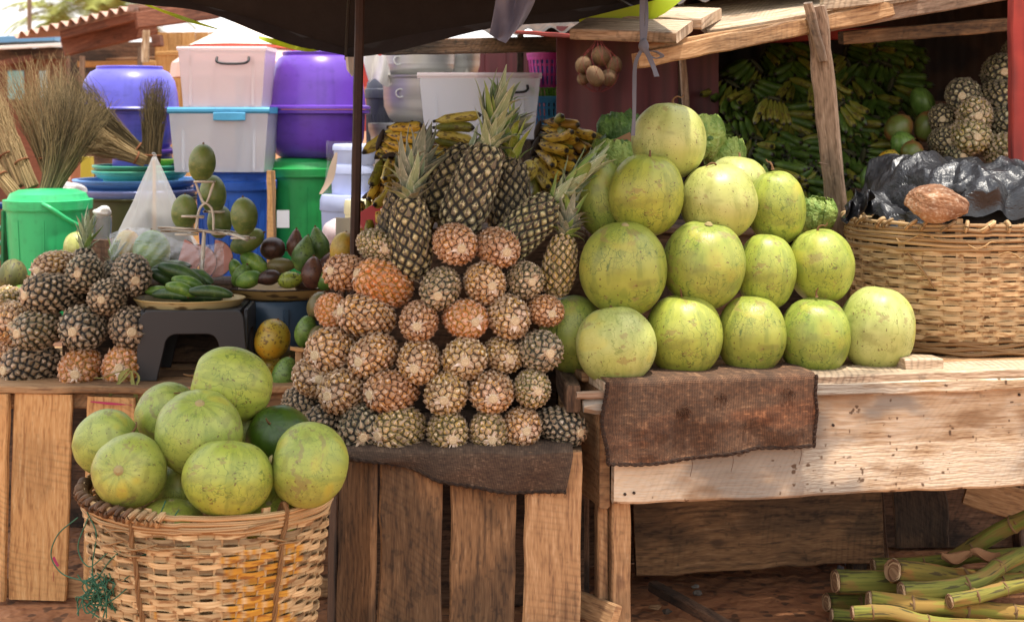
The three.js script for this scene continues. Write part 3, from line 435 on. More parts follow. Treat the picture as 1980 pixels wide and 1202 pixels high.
// boards leaning and lying in the dark under the table
{
  const solo1 = (label, mat, a, b, w, th, f, o) => { const m = boardBetween(numbered('loose_board'), scene, mat, a, b, w, th, f, o); tag(m, label, 'board', 'boards under the table'); return m; };
  solo1('wide grimy plywood board standing behind the front leg under the table', WOOD.crate, at(1225, 1010, 4.72), at(1705, 985, 4.86), 0.32, 0.02, V(0.1, 0.1, 1), { seed: 61, rag: 0.008 });
  solo1('narrow upright board beside the wide plywood under the table', WOOD.dark, at(1705, 1110, 4.9), at(1690, 930, 4.86), 0.055, 0.02, V(0, 0, 1), { seed: 62 });
  solo1('broad upright plank with white flakes hanging behind the plantain stalks', WOOD.crateDark, at(1783, 1052, 4.8), at(1778, 925, 4.78), 0.17, 0.02, V(-0.1, 0, 1), { seed: 63, rag: 0.006 });
  solo1('board sloping down behind the dark leg above the stalks', WOOD.tan, at(1868, 945, 4.9), at(2010, 985, 4.88), 0.10, 0.02, V(0, 0, 1), { seed: 64 });
  solo1('low split rail lying on the ground in front of the plywood', WOOD.dark, at(1262, 1132, 4.55), at(1430, 1225, 4.2), 0.035, 0.03, V(0, 1, 0), { seed: 65 });
  solo1('short stub board propped between crate and table leg', WOOD.tan, at(1118, 1165, 4.12), at(1190, 1195, 4.0), 0.07, 0.025, V(0, 0.2, 1), { seed: 66 });
  structure('back_wall', plank(2.2, 1.0, 0.03, 71), WOOD.dark, 'dark plank wall behind the table').position.set(0, 0, 0);
  const w = scene.children[scene.children.length - 1]; span(w, onTable(-0.3, 0.34, 0.98), onTable(1.9, 0.34, 0.98), V(0, 0, 1)); w.scale.x = 0.68;
  const r = rng(5); for (let i = 0; i < 7; i++) { const px = [1345, 1268, 1290, 1600, 1640, 1625, 1350][i], py = [1128, 1168, 1176, 1082, 1084, 1092, 1140][i], z = 1.5 * F / (py - HZ + 8); const m = solo('litter', blob(0.010 + r() * 0.008, 0.007, 0.009, i + 3, { rough: 0.8 }), M([0x77716a, 0x8a6a4a, 0x4d4238, 0x2a2c34, 0x8d8894, 0x7d787c, 0x5d564e][i], 0.8), ['pale crumpled scrap at the foot of the plywood', 'tan pebble on the dirt behind the front table leg', 'dark pebble beside the tan pebble on the dirt', 'black scrap of plastic by the stalk ends', 'lilac paper scrap by the stalk ends', 'white shred just behind the cut stalks', 'small grey chip below the plywood'][i], 'litter', 'litter under the table'); m.position.copy(at(px, py, z)); m.position.y = 0.004; }
}
// ---------------------------------------------------------------- the pineapple crate
{
  const z0 = 3.95, top = 0.607, P = (px, y, z) => at(px, 0, z).setY(y);
  const c = thing('pineapple_crate', 'dark slatted wooden crate under the tall pineapple pyramid', 'crate');
  const B = (n, m, a, b, w, th, f, o) => boardBetween(n, c, m, a, b, w, th, f, o);
  B('slat', WOOD.crate, P(790, 0.01, z0 - 0.005), P(797, 0.602, z0), 0.163, 0.024, V(-0.05, 0, 1), { seed: 81, rag: 0.004, c: 0.005 });
  B('slat', WOOD.crate, P(931, 0.01, z0 + 0.006), P(936, 0.60, z0 + 0.012), 0.170, 0.022, V(0, 0, 1), { seed: 85, rag: 0.004, c: 0.005 });
  B('slat', WOOD.tan, P(1064, 0.01, z0), P(1071, 0.61, z0), 0.148, 0.024, V(0, 0, 1), { seed: 88, rag: 0.003, c: 0.006 });
  B('side_slat', WOOD.crate, P(686, 0.01, z0 + 0.06), P(694, 0.602, z0 + 0.06), 0.17, 0.022, V(-0.83, 0, 0.62), { seed: 90, rag: 0.003 });
  B('side_slat', WOOD.dark, P(646, 0.01, z0 + 0.34), P(652, 0.60, z0 + 0.34), 0.24, 0.022, V(-0.98, 0, 0.2), { seed: 91 });
  B('rail', WOOD.crateDark, P(735, 0.56, z0 + 0.04), P(1120, 0.56, z0 + 0.04), 0.05, 0.03, V(0, 0, 1));
  B('rail', WOOD.dark, P(735, 0.04, z0 + 0.04), P(1120, 0.04, z0 + 0.04), 0.06, 0.03, V(0, 0, 1));
  B('back_panel', WOOD.dark, P(640, 0.3, z0 + 0.62), P(1110, 0.3, z0 + 0.62), 0.58, 0.02, V(0, 0, 1));
  for (let i = 0; i < 4; i++) B('top_board', WOOD.crateDark, P(655 + i * 3, top - 0.014, z0 + 0.072 + i * 0.15), P(1124 - i * 4, top - 0.014, z0 + 0.072 + i * 0.15), 0.147, 0.02, V(0, 1, 0));
  // taller box behind, which carries the upright pineapples and the ripe bananas
  const k = thing('stacked_box', 'dark wooden box behind the pineapple pyramid carrying ripe bananas', 'box');
  for (const [a, b, y0, y1, z] of [[668, 1075, 0.61, 0.98, 4.46], [690, 1130, 0, 1.12, 4.66]]) {
    boardBetween('front_panel', k, WOOD.dark, P(a, (y0 + y1) / 2, z), P(b, (y0 + y1) / 2, z), y1 - y0, 0.02, V(0, 0, 1));
    boardBetween('top_panel', k, WOOD.dark, P(a, y1, z + 0.14), P(b, y1, z + 0.14), 0.27, 0.02, V(0, 1, 0));
    for (const q of [a, b]) boardBetween('side_panel', k, WOOD.dark, P(q, y0, z + 0.14), P(q, y1, z + 0.14), 0.24, 0.02, V(1, 0, 0));
  }
}
// ---------------------------------------------------------------- the left stall: a packing crate with a board top
{
  const z0 = 4.64, top = 0.655, P = (px, y, z) => at(px, 0, z).setY(y);
  const c = thing('packing_crate', 'pale orange plank packing crate under the small pineapple heap', 'crate');
  const B = (n, m, a, b, w, th, f, o) => boardBetween(n, c, m, a, b, w, th, f, o);
  B('slat', WOOD.orange, P(72, 0.002, z0), P(84, 0.632, z0), 0.178, 0.02, V(0, 0, 1), { seed: 101, rag: 0.002, c: 0.004 });
  B('slat', WOOD.orange, P(-2, 0.002, z0 - 0.012), P(6, 0.632, z0 - 0.012), 0.042, 0.02, V(-0.3, 0, 1), { seed: 102 });
  B('slat', WOOD.orange, P(208, 0.002, z0), P(216, 0.622, z0), 0.15, 0.018, V(0, 0, 1), { seed: 103 });
  B('slat', WOOD.orange, P(395, 0.002, z0), P(395, 0.62, z0), 0.15, 0.018, V(0, 0, 1), { seed: 104 });
  B('rail', WOOD.tan, P(-20, 0.03, z0 + 0.03), P(640, 0.03, z0 + 0.03), 0.06, 0.02, V(0, 0, 1));
  B('rail', WOOD.tan, P(-20, 0.605, z0 + 0.03), P(650, 0.605, z0 + 0.03), 0.05, 0.02, V(0, 0, 1));
  B('back_panel', WOOD.dark, P(-40, 0.32, 5.42), P(640, 0.32, 5.42), 0.62, 0.02, V(0, 0, 1));
  for (let i = 0; i < 5; i++) B('top_board', [WOOD.tan, WOOD.crate][i % 2], P(-40, top - 0.011, z0 + 0.06 + i * 0.16), P(655, top - 0.011, z0 + 0.06 + i * 0.16), 0.155, 0.022, V(0, 1, 0), { seed: 110 + i, rag: 0.006 });
  const pink = M(0xb23a5c, 0.8), q = (x, y, w, h, sd) => { const m = part('paint_mark', plank(h, w, 0.0016, sd, { rag: 0.004, c: 0.0004, seg: 8 }), pink, c); m.position.copy(P(x, y, z0 - 0.011)); return m; };
  q(229, 0.545, 0.010, 0.022, 3).position.z += 0.012; const l = q(215, 0.605, 0.006, 0.13, 4); l.rotation.z = 1.5; l.position.z += 0.012; q(108, 0.12, 0.010, 0.035, 6).rotation.z = 0.5; q(103, 0.075, 0.006, 0.03, 7);
}
// ---------------------------------------------------------------- the shaded stall on the right: posts, roof, walls
const RED = M(0xffffff, 0.75, { map: tex(128, 256, (u, v) => mix3(rgb(0x7d231c), rgb(0x9e3527), fbm(u * 8, v * 20, 4, 3, 8, 20)).map((x) => x * (0.75 + 0.4 * vn(u * 50, v * 8, 6, 50, 8)))) });
const MAROON = M(0xffffff, 0.6, { map: tex(256, 256, (u, v) => mix3(rgb(0x4e1f22), rgb(0x6a2e30), fbm(u * 6, v * 4, 4, 13, 6, 4)).map((x) => x * (0.85 + 0.25 * vn(u * 70, v * 4, 16, 70, 4)))) });
const RUST = M(0xffffff, 0.8, { map: tex(256, 256, (u, v) => mix3(rgb(0x3c342e), rgb(0x5a4436), sm(0.35, 0.7, fbm(u * 8, v * 8, 5, 23, 8, 8)))), metalness: 0.2 });
const corr = (w, l, n, amp, th = 0.0015) => sheet(n * 8, 2, (u, v) => V((u - 0.5) * w, amp * Math.cos(u * n * 2 * Math.PI), (v - 0.5) * l), th, [w, l]);
{
  const post = thing('roof_post', 'pale split timber post holding the stall roof beside the tall basket', 'post');
  boardBetween('shaft', post, WOOD.grey, at(1688, 1010, 5.02).setY(0), at(1578, 12, 4.82), 0.066, 0.05, V(-0.35, 0, 1), { seed: 121, rag: 0.004, c: 0.007, taper: -0.0 });
  boardBetween('splice', post, WOOD.grey, at(1591, 116, 4.81), at(1562, 4, 4.78), 0.030, 0.03, V(-0.35, 0, 1), { seed: 122, rag: 0.004 });
  const nail = part('nail', tube([V(0, 0, 0), V(-0.03, 0.006, 0.015)], 0.002, 4, 5), M(0x5a4434, 0.6), post); nail.position.copy(at(1600, 318, 4.83));
  const rf = thing('stall_roof', 'plank and iron sheet roof over the shaded banana stall', 'roof');
  const B = (n, m, a, b, w, th, f, o) => boardBetween(n, rf, m, a, b, w, th, f, o);
  B('beam', WOOD.tan, at(1228, 118, 4.62), at(1720, 18, 4.95), 0.052, 0.045, V(0.1, 0, 1), { seed: 131, rag: 0.004 });
  B('beam', WOOD.grey, at(1560, 52, 4.90), at(2010, -28, 5.1), 0.055, 0.05, V(0, 0, 1), { seed: 132 });
  B('beam', WOOD.crate, at(1628, 73, 5.05), at(1985, 44, 5.15), 0.045, 0.05, V(0, -0.1, 1), { seed: 133 });
  B('lath', WOOD.tan, at(1240, 92, 4.66), at(1570, 40, 4.9), 0.022, 0.04, V(0, 0, 1), { seed: 134 });
  B('roof_board', WOOD.bleached, at(1120, 54, 4.78), at(1325, 62, 4.66), 0.20, 0.034, V(0, 1, 0.26), { seed: 135, rag: 0.006 });
  B('roof_board', WOOD.bleached, at(1205, 32, 4.98), at(1378, 36, 4.84), 0.20, 0.036, V(0, 1, 0.26), { seed: 136, rag: 0.006 });
  B('roof_board', WOOD.bleached, at(1340, 40, 5.0), at(1740, -28, 5.1), 0.34, 0.02, V(-0.18, 1, 0.34), { seed: 137 });
  B('fascia', WOOD.bleached, at(1590, 8, 4.86), at(1706, -6, 4.9), 0.045, 0.03, V(0, 0, 1), { seed: 138 });
  B('edge_rail', RED, at(1000, 62, 5.5), at(1330, 84, 4.75), 0.016, 0.02, V(-0.3, 0, 1), { seed: 139 });
  const iron = (a, w, l, ry, rx, rz) => { const m = part('iron_sheet', corr(w, l, Math.round(w / 0.085), 0.012), RUST, rf); m.position.copy(a); m.rotation.set(rx, ry, rz); return m; };
  iron(V(1.65, 2.06, -6.0), 2.3, 2.1, 0, 0.11, 0.085); iron(V(0.44, 1.872, -6.35), 1.1, 1.6, 0, 0.10, 0.03);
  // walls of the stall
  const rib = (name, label, c, w, h, ry, m, n) => { const s = structure(name, sheet(n * 8, 2, (u, v) => V((u - 0.5) * w, (v - 0.5) * h, 0.012 * Math.cos(u * n * 6.283)), 0.004, [w, h]), m, label); s.position.copy(c); s.rotation.y = ry; return s; };
  rib('stall_wall', 'maroon sheet metal side wall of the shaded stall', V(0.475, 0.90, -5.75), 0.62, 1.82, 0.10, MAROON, 4);
  rib('stall_wall', 'dark corrugated back wall of the shaded stall', V(1.55, 1.15, -6.85), 2.8, 2.3, 0, RUST, 26);
  rib('stall_wall', 'dark corrugated inner side wall of the shaded stall', V(0.74, 1.05, -6.3), 1.2, 2.1, 1.40, RUST, 14);
  rib('stall_wall', 'far side wall of the shaded stall', V(2.55, 1.1, -5.9), 1.9, 2.2, Math.PI / 2, RUST, 16);
  const pole = (name, label, m, a, b, w, t) => { const g = thing(name, label, 'post'); boardBetween('shaft', g, m, a, b, w, t, V(0, 0, 1)); return g; };
  pole('door_post', 'red painted post at the edge of the shaded stall', RED, at(1972, 420, 4.82).setY(0.774), at(1968, -20, 4.82), 0.05, 0.05);
  pole('thin_prop', 'thin bare prop leaning inside the dark stall', WOOD.grey, at(1390, 330, 5.6).setY(0), at(1318, 92, 5.2), 0.024, 0.024);
  pole('frame_post', 'brown upright of the stall frame beside the pink basket', WOOD.dark, at(1006, 500, 6.62).setY(0), at(1006, 60, 6.62), 0.03, 0.03);
  const fb = thing('frame_beam', 'dark beam along the front of the hardware stall under the umbrella', 'beam'); boardBetween('shaft', fb, WOOD.dark, at(740, 92, 6.05), at(1215, 82, 5.9), 0.06, 0.05, V(0, 0, 1));
  const rr = thing('red_rail', 'red painted rail under the roof of the banana stall', 'rail'); boardBetween('shaft', rr, RED, at(1400, 75, 5.9), at(1720, 62, 5.9), 0.045, 0.03, V(0, 0, 1));
  const st = thing('banana_shelf', 'dark stepped shelf behind the green banana heap', 'shelf');
  for (let i = 0; i < 4; i++) { const y = 0.95 + i * 0.19, z = 5.45 + i * 0.2; boardBetween('shelf_board', st, WOOD.dark, V(0.78, y, -z), V(2.3, y, -z), 0.22, 0.02, V(0, 1, 0)); boardBetween('riser', st, WOOD.dark, V(0.78, y - 0.1, -z + 0.1), V(2.3, y - 0.1, -z + 0.1), 0.18, 0.015, V(0, 0, 1)); }
  for (const x of [0.85, 2.2]) boardBetween('leg', st, WOOD.dark, V(x, 0, -5.5), V(x, 0.94, -5.5), 0.06, 0.06, V(0, 0, 1));
}
// ---------------------------------------------------------------- the big umbrella, seen from beneath
{
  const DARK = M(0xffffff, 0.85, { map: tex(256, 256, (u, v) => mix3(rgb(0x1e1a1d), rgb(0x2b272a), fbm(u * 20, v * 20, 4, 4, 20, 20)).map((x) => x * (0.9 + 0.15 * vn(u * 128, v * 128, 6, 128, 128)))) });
  const LIME = MP(0xc2d422, 0.6, { transmission: 0.4 }), IRON = M(0x4a3527, 0.6, { metalness: 0.3, map: tex(64, 256, (u, v) => mix3(rgb(0x8a6a52), rgb(0xe0c8b0), fbm(u * 6, v * 30, 4, 3, 6, 30))) });
  const g = thing('market_umbrella', 'large dark market umbrella with lime green outside on a rusty pole', 'umbrella', at(690, 0, 4.42).setY(0));
  const o = g.position, A = at(690, 0, 4.42).setY(2.28), W = (p) => p.clone().sub(o);
  boardBetween('pole', g, IRON, W(at(684, 0, 4.42).setY(0.95)), W(at(702, -330, 4.42)), 0.026, 0.026, V(0.4, 0, 1), { c: 0.007, rag: 0.0008 });
  boardBetween('lower_pole', g, IRON, W(at(682, 0, 4.42).setY(0)), W(at(684, 0, 4.42).setY(0.95)), 0.03, 0.03, V(0.4, 0, 1), { c: 0.008, rag: 0.0005 });
  // rib tips, from the far middle round both sides to the near side
  const tips = [at(668, 108, 5.25), at(1240, 16, 4.95), V(0.60, 1.86, -4.12), V(0.30, 1.90, -3.36), V(-0.45, 1.96, -3.15), V(-1.25, 1.96, -3.5), V(-1.62, 1.93, -4.4), at(232, -12, 5.1)];
  tips.forEach((p, i) => {
    const q = tips[(i + 1) % 8], sag = (u, v) => 0.05 * Math.sin(u * Math.PI) * v * v, f = (lift) => (u, v) => { const e = p.clone().lerp(q, u); e.y += 0.035 * Math.sin(u * Math.PI); const r = A.clone().lerp(e, v); r.y += 0.22 * Math.sin(v * Math.PI * 0.9) * 0.35 - sag(u, v) * 0.4 + 0.008 * (vn(u * 5 + i, v * 5, 7) - 0.5) + lift; return r.sub(o); };
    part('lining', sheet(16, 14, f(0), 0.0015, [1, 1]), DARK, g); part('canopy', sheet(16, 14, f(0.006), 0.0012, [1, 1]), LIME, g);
    // hanging edge band
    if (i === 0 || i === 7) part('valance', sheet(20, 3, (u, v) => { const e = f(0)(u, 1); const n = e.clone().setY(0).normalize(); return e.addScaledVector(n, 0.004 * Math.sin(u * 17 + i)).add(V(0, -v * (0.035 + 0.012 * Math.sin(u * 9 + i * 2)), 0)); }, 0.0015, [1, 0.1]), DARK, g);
    boardBetween('rib', g, M(0x2a2624, 0.5), W(A).add(V(0, -0.03, 0)), W(p).add(V(0, -0.01, 0)), 0.012, 0.01, V(0, 1, 0), { seg: 2 });
    // stretcher from the pole's runner to the rib
    boardBetween('stretcher', g, M(0x2a2624, 0.5), W(V(A.x, 1.93, A.z)), W(A.clone().lerp(p, 0.5)).add(V(0, 0.03, 0)), 0.009, 0.008, V(0, 1, 0), { seg: 2 });
  });
  // lime flaps of the outer cloth turned down at the edge
  const flap = (a, b, d, sd) => part('edge_flap', sheet(16, 5, (u, v) => { const e = a.clone().lerp(b, u); e.y -= v * d * Math.sin(Math.PI * (0.08 + 0.86 * u)) * (1 + 0.15 * Math.sin(u * 7 + sd)); e.z += 0.012 * Math.sin(u * 8 + sd) * v; return W(e); }, 0.0012), LIME, g);
  flap(at(1120, 38, 4.93), at(1322, -14, 4.78), 0.075, 1); flap(at(500, 70, 5.22), at(632, 92, 5.24), 0.028, 2); flap(at(262, 0, 5.12), at(420, 55, 5.16), 0.012, 3);
  const CLOTH = M(0x8d93ad, 0.9);
  const rag = solo('hanging_rag', sheet(18, 18, (u, v) => { const p = at(mix(mix(962, 1046, u), mix(946, 1010, u), v * v), mix(-60, 84 - 60 * Math.abs(u - 0.5) * (u > 0.5 ? 1.3 : 0.6), v), 4.72); p.z += 0.03 * Math.sin(u * 7 + v * 3) * (0.4 + v) + 0.012 * Math.sin(u * 15 - v * 5); return p; }, 0.002, [0.2, 0.2]), CLOTH, 'torn blue grey rag hanging from the umbrella rim', 'rag');
  const st = thing('tie_strap', 'grey cloth tie strap knotted and dangling in front of the top watermelon', 'strap'), SM = M(0x62646e, 0.9);
  const band = (pts, w, n) => { const cv = new THREE.CatmullRomCurve3(pts); part(n, sheet(2, 30, (u, v) => { const p = cv.getPointAt(v); const tw = Math.sin(v * 6) * 0.5; return p.add(V((u - 0.5) * w * Math.cos(tw), 0, (u - 0.5) * w * Math.sin(tw))); }, 0.0022), SM, st); };
  const z = 4.15; band([at(1240, -90, z), at(1243, -20, z), at(1241, 40, z), at(1243, 80, z)], 0.015, 'strap'); band([at(1238, -90, z + 0.02), at(1248, -10, z + 0.02), at(1250, 40, z + 0.01), at(1246, 82, z)], 0.011, 'strap');
  band([at(1243, 92, z), at(1230, 120, z), at(1227, 170, z), at(1226, 215, z + 0.01), at(1224, 262, z + 0.02)], 0.011, 'tail'); band([at(1247, 92, z - 0.01), at(1258, 115, z - 0.01), at(1270, 148, z - 0.01)], 0.015, 'tail');
  band([at(1248, 100, z), at(1265, 98, z), at(1281, 108, z + 0.01), at(1268, 112, z + 0.01), at(1250, 104, z)], 0.012, 'loop');
  const kn = part('knot', blob(0.014, 0.02, 0.013, 3, { rough: 0.3 }), SM, st); kn.position.copy(at(1245, 88, z)); kn.rotation.z = 0.3;
}
// ---------------------------------------------------------------- woven baskets
function strip(N, fn, w, th, colf) {                                 // closed ring strip: fn(a) -> {r, y}; flat band w high, th thick
  const pos = [], uv = [], idx = [], col = [], sec = [[-0.5, 1], [0.5, 1], [0.5, -1], [-0.5, -1]];
  for (let i = 0; i <= N; i++) { const a = i / N * Math.PI * 2, q = fn(a), c = colf(a, q.y); for (const s of sec) { const bulge = 0; const r = q.r + s[0] * th, y = q.y + s[1] * w / 2 * q.k; pos.push(Math.sin(a) * (r + bulge), y, Math.cos(a) * r); uv.push(s[1] * 0.25 + 0.5, a * q.r * 1.6 + q.v); col.push(...c); } }
  for (let i = 0; i < N; i++) for (let k = 0; k < 4; k++) { const a = i * 4 + k, b = a + 4, a1 = i * 4 + (k + 1) % 4, b1 = a1 + 4; idx.push(a, a1, b, a1, b1, b); }
  let g = new THREE.BufferGeometry(); g.setAttribute('position', new THREE.Float32BufferAttribute(pos, 3)); g.setAttribute('uv', new THREE.Float32BufferAttribute(uv, 2)); g.setAttribute('color', new THREE.Float32BufferAttribute(col, 3)); g.setIndex(idx);
  return toCreasedNormals(g, 0.9);
}
function basket(t, o) {
  const CANEM = M(0xffffff, 0.7, { map: STRAW, vertexColors: true }), R = (y) => o.rb + (o.rt - o.rb) * Math.pow(clamp(y / o.h), 0.85) + (o.belly ?? 0) * Math.sin(clamp(y / o.h) * Math.PI);
  const yr = (a, y) => y + (o.tip ? o.tip(a) * (y / o.h) : 0), r = rng(o.seed), tone = (k) => { const q = k; return [0.90 * q, 0.84 * q, 0.76 * q]; };
  const dye = (a, y, c, n) => { if (!o.dye) return c; const m = o.dye(a, y) + (n - 0.5) * 0.55, k = sm(0.46, 0.56, m); return mix3(c, [0.80, 0.50, 0.05], k * 0.95); };
  let y = o.y0, row = 0;
  while (y < o.h - o.rimH) {
    const sp = o.row * (0.82 + 0.36 * r()), w = sp * 0.90, base = 0.74 + 0.36 * r(), dark = r() < 0.12 ? 0.6 : 1, par = row, sd = row * 3.1, y1 = y, nst = o.stakes;
    part('weaver', strip(nst * 6, (a) => ({ r: R(y1) + o.amp * (Math.cos(nst / 2 * a + par * Math.PI) + 0.10), y: yr(a, y1 + (fbm(a * 3.3 + sd, sd, 2, 3) - 0.5) * o.row * 0.35), k: 0.9 + 0.2 * vn(a * 9 + sd, sd, 5), v: sd }), w, 0.0034, (a, yy) => dye(a, y1, tone(base * dark * (0.85 + 0.3 * vn(a * 7, sd, 9))), vn(a * 30, sd, 12))), CANEM, t);
    y += sp; row++;
  }
  for (let i = 0; i < o.stakes; i++) {
    const a0 = (i + 0.5) / o.stakes * Math.PI * 2, w = o.stakeW * (0.75 + 0.5 * r()), q = 0.6 + 0.4 * r(), dark = r() < 0.2 ? 0.55 : 1, c = tone(q * dark), top = o.h - 0.012 + (r() < 0.4 ? 0.022 * r() : 0), wob = (r() - 0.5) * 0.02;
    const g = sheet(1, 10, (u, v) => { const yy = 0.002 + v * top, a = a0 + (u - 0.5) * w / R(yy) + wob * Math.sin(v * 5); const rr = R(yy); return V(Math.sin(a) * rr, yr(a, yy), Math.cos(a) * rr); }, 0.0025, [0.5, 0.9]);
    part('stake', colored(g, ...c), CANEM, t);
  }
  // rim: bundles of splints and a wrapping
  const nR = o.rims; for (let k = 0; k < nR; k++) {
    const yy = o.h - o.rimH + (k + 0.4) * o.rimH / nR, sd = 50 + k * 3.7, c = tone(0.72 + 0.3 * r()); const n = 120;
    const pts = []; for (let i = 0; i < n; i++) { const a = i / n * 6.283, rr = R(yy) + 0.006 + 0.005 * (vn(a * 5 + sd, sd, 4) - 0.5); pts.push(V(Math.sin(a) * rr, yr(a, yy + 0.012 * (fbm(a * 2.2 + sd, sd, 2, 6) - 0.5)), Math.cos(a) * rr)); }
    part('rim_splint', colored(tube(pts, 0.005 + 0.002 * r(), 160, 5, true), ...c), CANEM, t);
  }
  const wraps = o.wraps; for (const [a, lean, dk] of wraps) {
    const pts = []; for (let i = 0; i < 9; i++) { const ph = i / 8 * Math.PI * 2; const rr = R(o.h) + 0.005 + 0.012 * Math.cos(ph), y2 = o.h - 0.010 + 0.013 * Math.sin(ph), aa = a + lean * Math.sin(ph) * 0.5; pts.push(V(Math.sin(aa) * rr, yr(aa, y2), Math.cos(aa) * rr)); }
    const wk = 0.6 + 0.7 * r(); part('rim_wrap', colored(tube(pts, 0.0045 + 0.003 * r(), 20, 5), ...(dk ? [0.19 * wk, 0.135 * wk, 0.10 * wk] : tone(0.9 * wk))), CANEM, t);
  }
  part('bottom', new THREE.CylinderGeometry(o.rb - 0.004, o.rb - 0.004, 0.008, 32), WOOD.dark, t).position.y = 0.006;
  return { R, yr, CANEM };
}
const BK = { c: at(402, 0, 3.76).setY(0), h: 0.572, rt: 0.298, rb: 0.226 };
{
  const t = thing('melon_basket', 'tall woven cane basket with yellow paint smears full of watermelons', 'basket', BK.c.clone());
  const wr = []; for (let i = 0; i < 26; i++) wr.push([-1.55 + i * 0.056 + 0.022 * Math.sin(i * 5), 0.07 + 0.06 * Math.sin(i * 3), i < 21]);
  const b = basket(t, { rb: BK.rb, rt: BK.rt, h: BK.h, y0: 0.012, rimH: 0.045, row: 0.0150, stakes: 34, stakeW: 0.019, amp: 0.0066, rims: 4, seed: 3, wraps: wr, tip: (a) => 0.012 * Math.sin(-a) + 0.0, dye: (a, y) => (a > 0.25 && a < 1.1 && y < 0.49) ? 0.30 + 0.42 * fbm(a * 9, y * 40, 3, 8) + 0.26 * Math.sin((a - 0.25) / 0.85 * 3.14) - 0.14 : (a < -0.7 || a > 5.5 ? 0.12 * fbm(a * 20, y * 20, 2, 9) * 3.2 : 0) });
  for (const [a0, s] of [[-0.42, 1], [0.82, 2]]) { const pts = []; for (let i = 0; i <= 14; i++) { const y = BK.h - i * 0.035, a = a0 + 0.10 * i / 14 * (s === 1 ? 1 : -1) + 0.006 * Math.sin(i * 2); const rr = b.R(y) + 0.0095; pts.push(V(Math.sin(a) * rr, b.yr(a, y), Math.cos(a) * rr)); } pts.unshift(V(Math.sin(a0) * (BK.rt - 0.02), BK.h - 0.02, Math.cos(a0) * (BK.rt - 0.02)), V(Math.sin(a0) * BK.rt, BK.h + 0.008, Math.cos(a0) * BK.rt));
    for (const k of [0, 1, 2]) part('binding_cord', colored(tube(pts.map((p, i) => p.clone().add(V(0.0035 * Math.cos(i * 1.9 + k * 2.1), 0, 0.0025 * Math.sin(i * 1.9 + k * 2.1)))), 0.0038, 90, 5), 0.34, 0.24, 0.15), b.CANEM, t); }
  // loose splints
  const r = rng(8); for (let i = 0; i < 12; i++) { const a = -0.9 + r() * 1.9, y = BK.h - 0.02 - r() * 0.08, pts = []; for (let k = 0; k < 5; k++) { const aa = a + k * 0.07, yy = y + 0.006 * Math.sin(k * 0.8 + i) - k * 0.003 * (i % 2 ? 1 : -1), rr = b.R(yy) + 0.011 + 0.008 * Math.sin(k / 4 * 3.1); pts.push(V(Math.sin(aa) * rr, b.yr(aa, yy), Math.cos(aa) * rr)); } part('loose_splint', colored(tube(pts, 0.0028, 14, 4), 0.5, 0.42, 0.33), b.CANEM, t); }
  // green twine snagged on the side
  const tw = thing('twine_tangle', 'tangled dark green twine hanging from the basket rim', 'twine'), TM = M(0x2f5e45, 0.8), c = BK.c; const P = (px, py, dz = 0) => at(px, py, 3.50 + dz);
  const run = (list, rr = 0.0016) => part('twine', tube(list.map((q, i) => P(q[0], q[1], q[2] ?? 0)), rr, list.length * 10, 4), TM, tw);
  run([[160, 960, .1], [168, 990, .08], [185, 1030, .05], [178, 1090, .06], [180, 1130, .06]]); run([[320, 968, .02], [300, 1010], [255, 1050], [215, 1080, .03], [190, 1115, .05]]); run([[345, 985], [330, 1010, -.02], [310, 1060, -.01], [285, 1095], [230, 1150, .02], [200, 1170, .04]]); run([[390, 1048, -.03], [350, 1060, -.02], [300, 1068, -.01], [245, 1080, .02], [200, 1090, .05]]); run([[150, 1000, .12], [110, 1035, .14], [98, 1075, .15], [115, 1105, .14], [165, 1125, .08]]); run([[170, 1000, .08], [150, 1060, .10], [170, 1095, .07], [220, 1065, .03], [260, 1100, .01], [240, 1120, .02]]);
  for (let i = 0; i < 26; i++) { const l = []; const x = 165 + r() * 35, y = 1115 + r() * 20; for (let k = 0; k < 5; k++) l.push([x + (r() - 0.5) * 44 + (i % 3) * 6, y + k * (10 + 10 * r()) - 8, 0.03 + 0.03 * r()]); run(l, 0.0018); }
}
function stoneGeo(a, b, c) {                                        // angular rounded lump
  const g = new THREE.IcosahedronGeometry(1, 24), p = g.attributes.position, col = new Float32Array(p.count * 3), pl = []; const r = rng(12); for (let i = 0; i < 16; i++) { const v = V(r() - 0.5, r() - 0.5, r() - 0.5).normalize(); pl.push([v, 0.80 + 0.16 * r()]); }
  for (let i = 0; i < p.count; i++) { const d = V(p.getX(i), p.getY(i), p.getZ(i)); let k = 1; for (const [v, h] of pl) { const q = d.dot(v); if (q > 0.05) k = Math.min(k, h / q); } k *= 1 + 0.12 * (n3(d.x * 3 + 7, d.y * 3, d.z * 3, 4) - 0.5) + 0.07 * (n3(d.x * 11, d.y * 11 + 4, d.z * 11, 6) - 0.5) + 0.05 * (n3(d.x * 30, d.y * 30 + 4, d.z * 30, 8) - 0.5);
    const n = n3(d.x * 2.2 + 3, d.y * 2.2, d.z * 2.2, 9), m = n3(d.x * 16, d.y * 16, d.z * 16 + 2, 11), w = sm(0.56, 0.66, m * 0.7 + n * 0.3), tint = mix3([0.17, 0.075, 0.035], [0.32, 0.16, 0.08], sm(0.35, 0.65, n)).map((x, q) => mix(x, [0.55, 0.42, 0.30][q], 0.6 * w)); col.set(tint, i * 3); p.setXYZ(i, d.x * k * a, d.y * k * b, d.z * k * c); }
  g.setAttribute('color', new THREE.BufferAttribute(col, 3)); g.computeVertexNormals(); return g;
}
const STONE = M(0xffffff, 0.92, { vertexColors: true });
const B2 = { c: at(1852, 0, 4.72), y: 0.778, h: 0.392 };
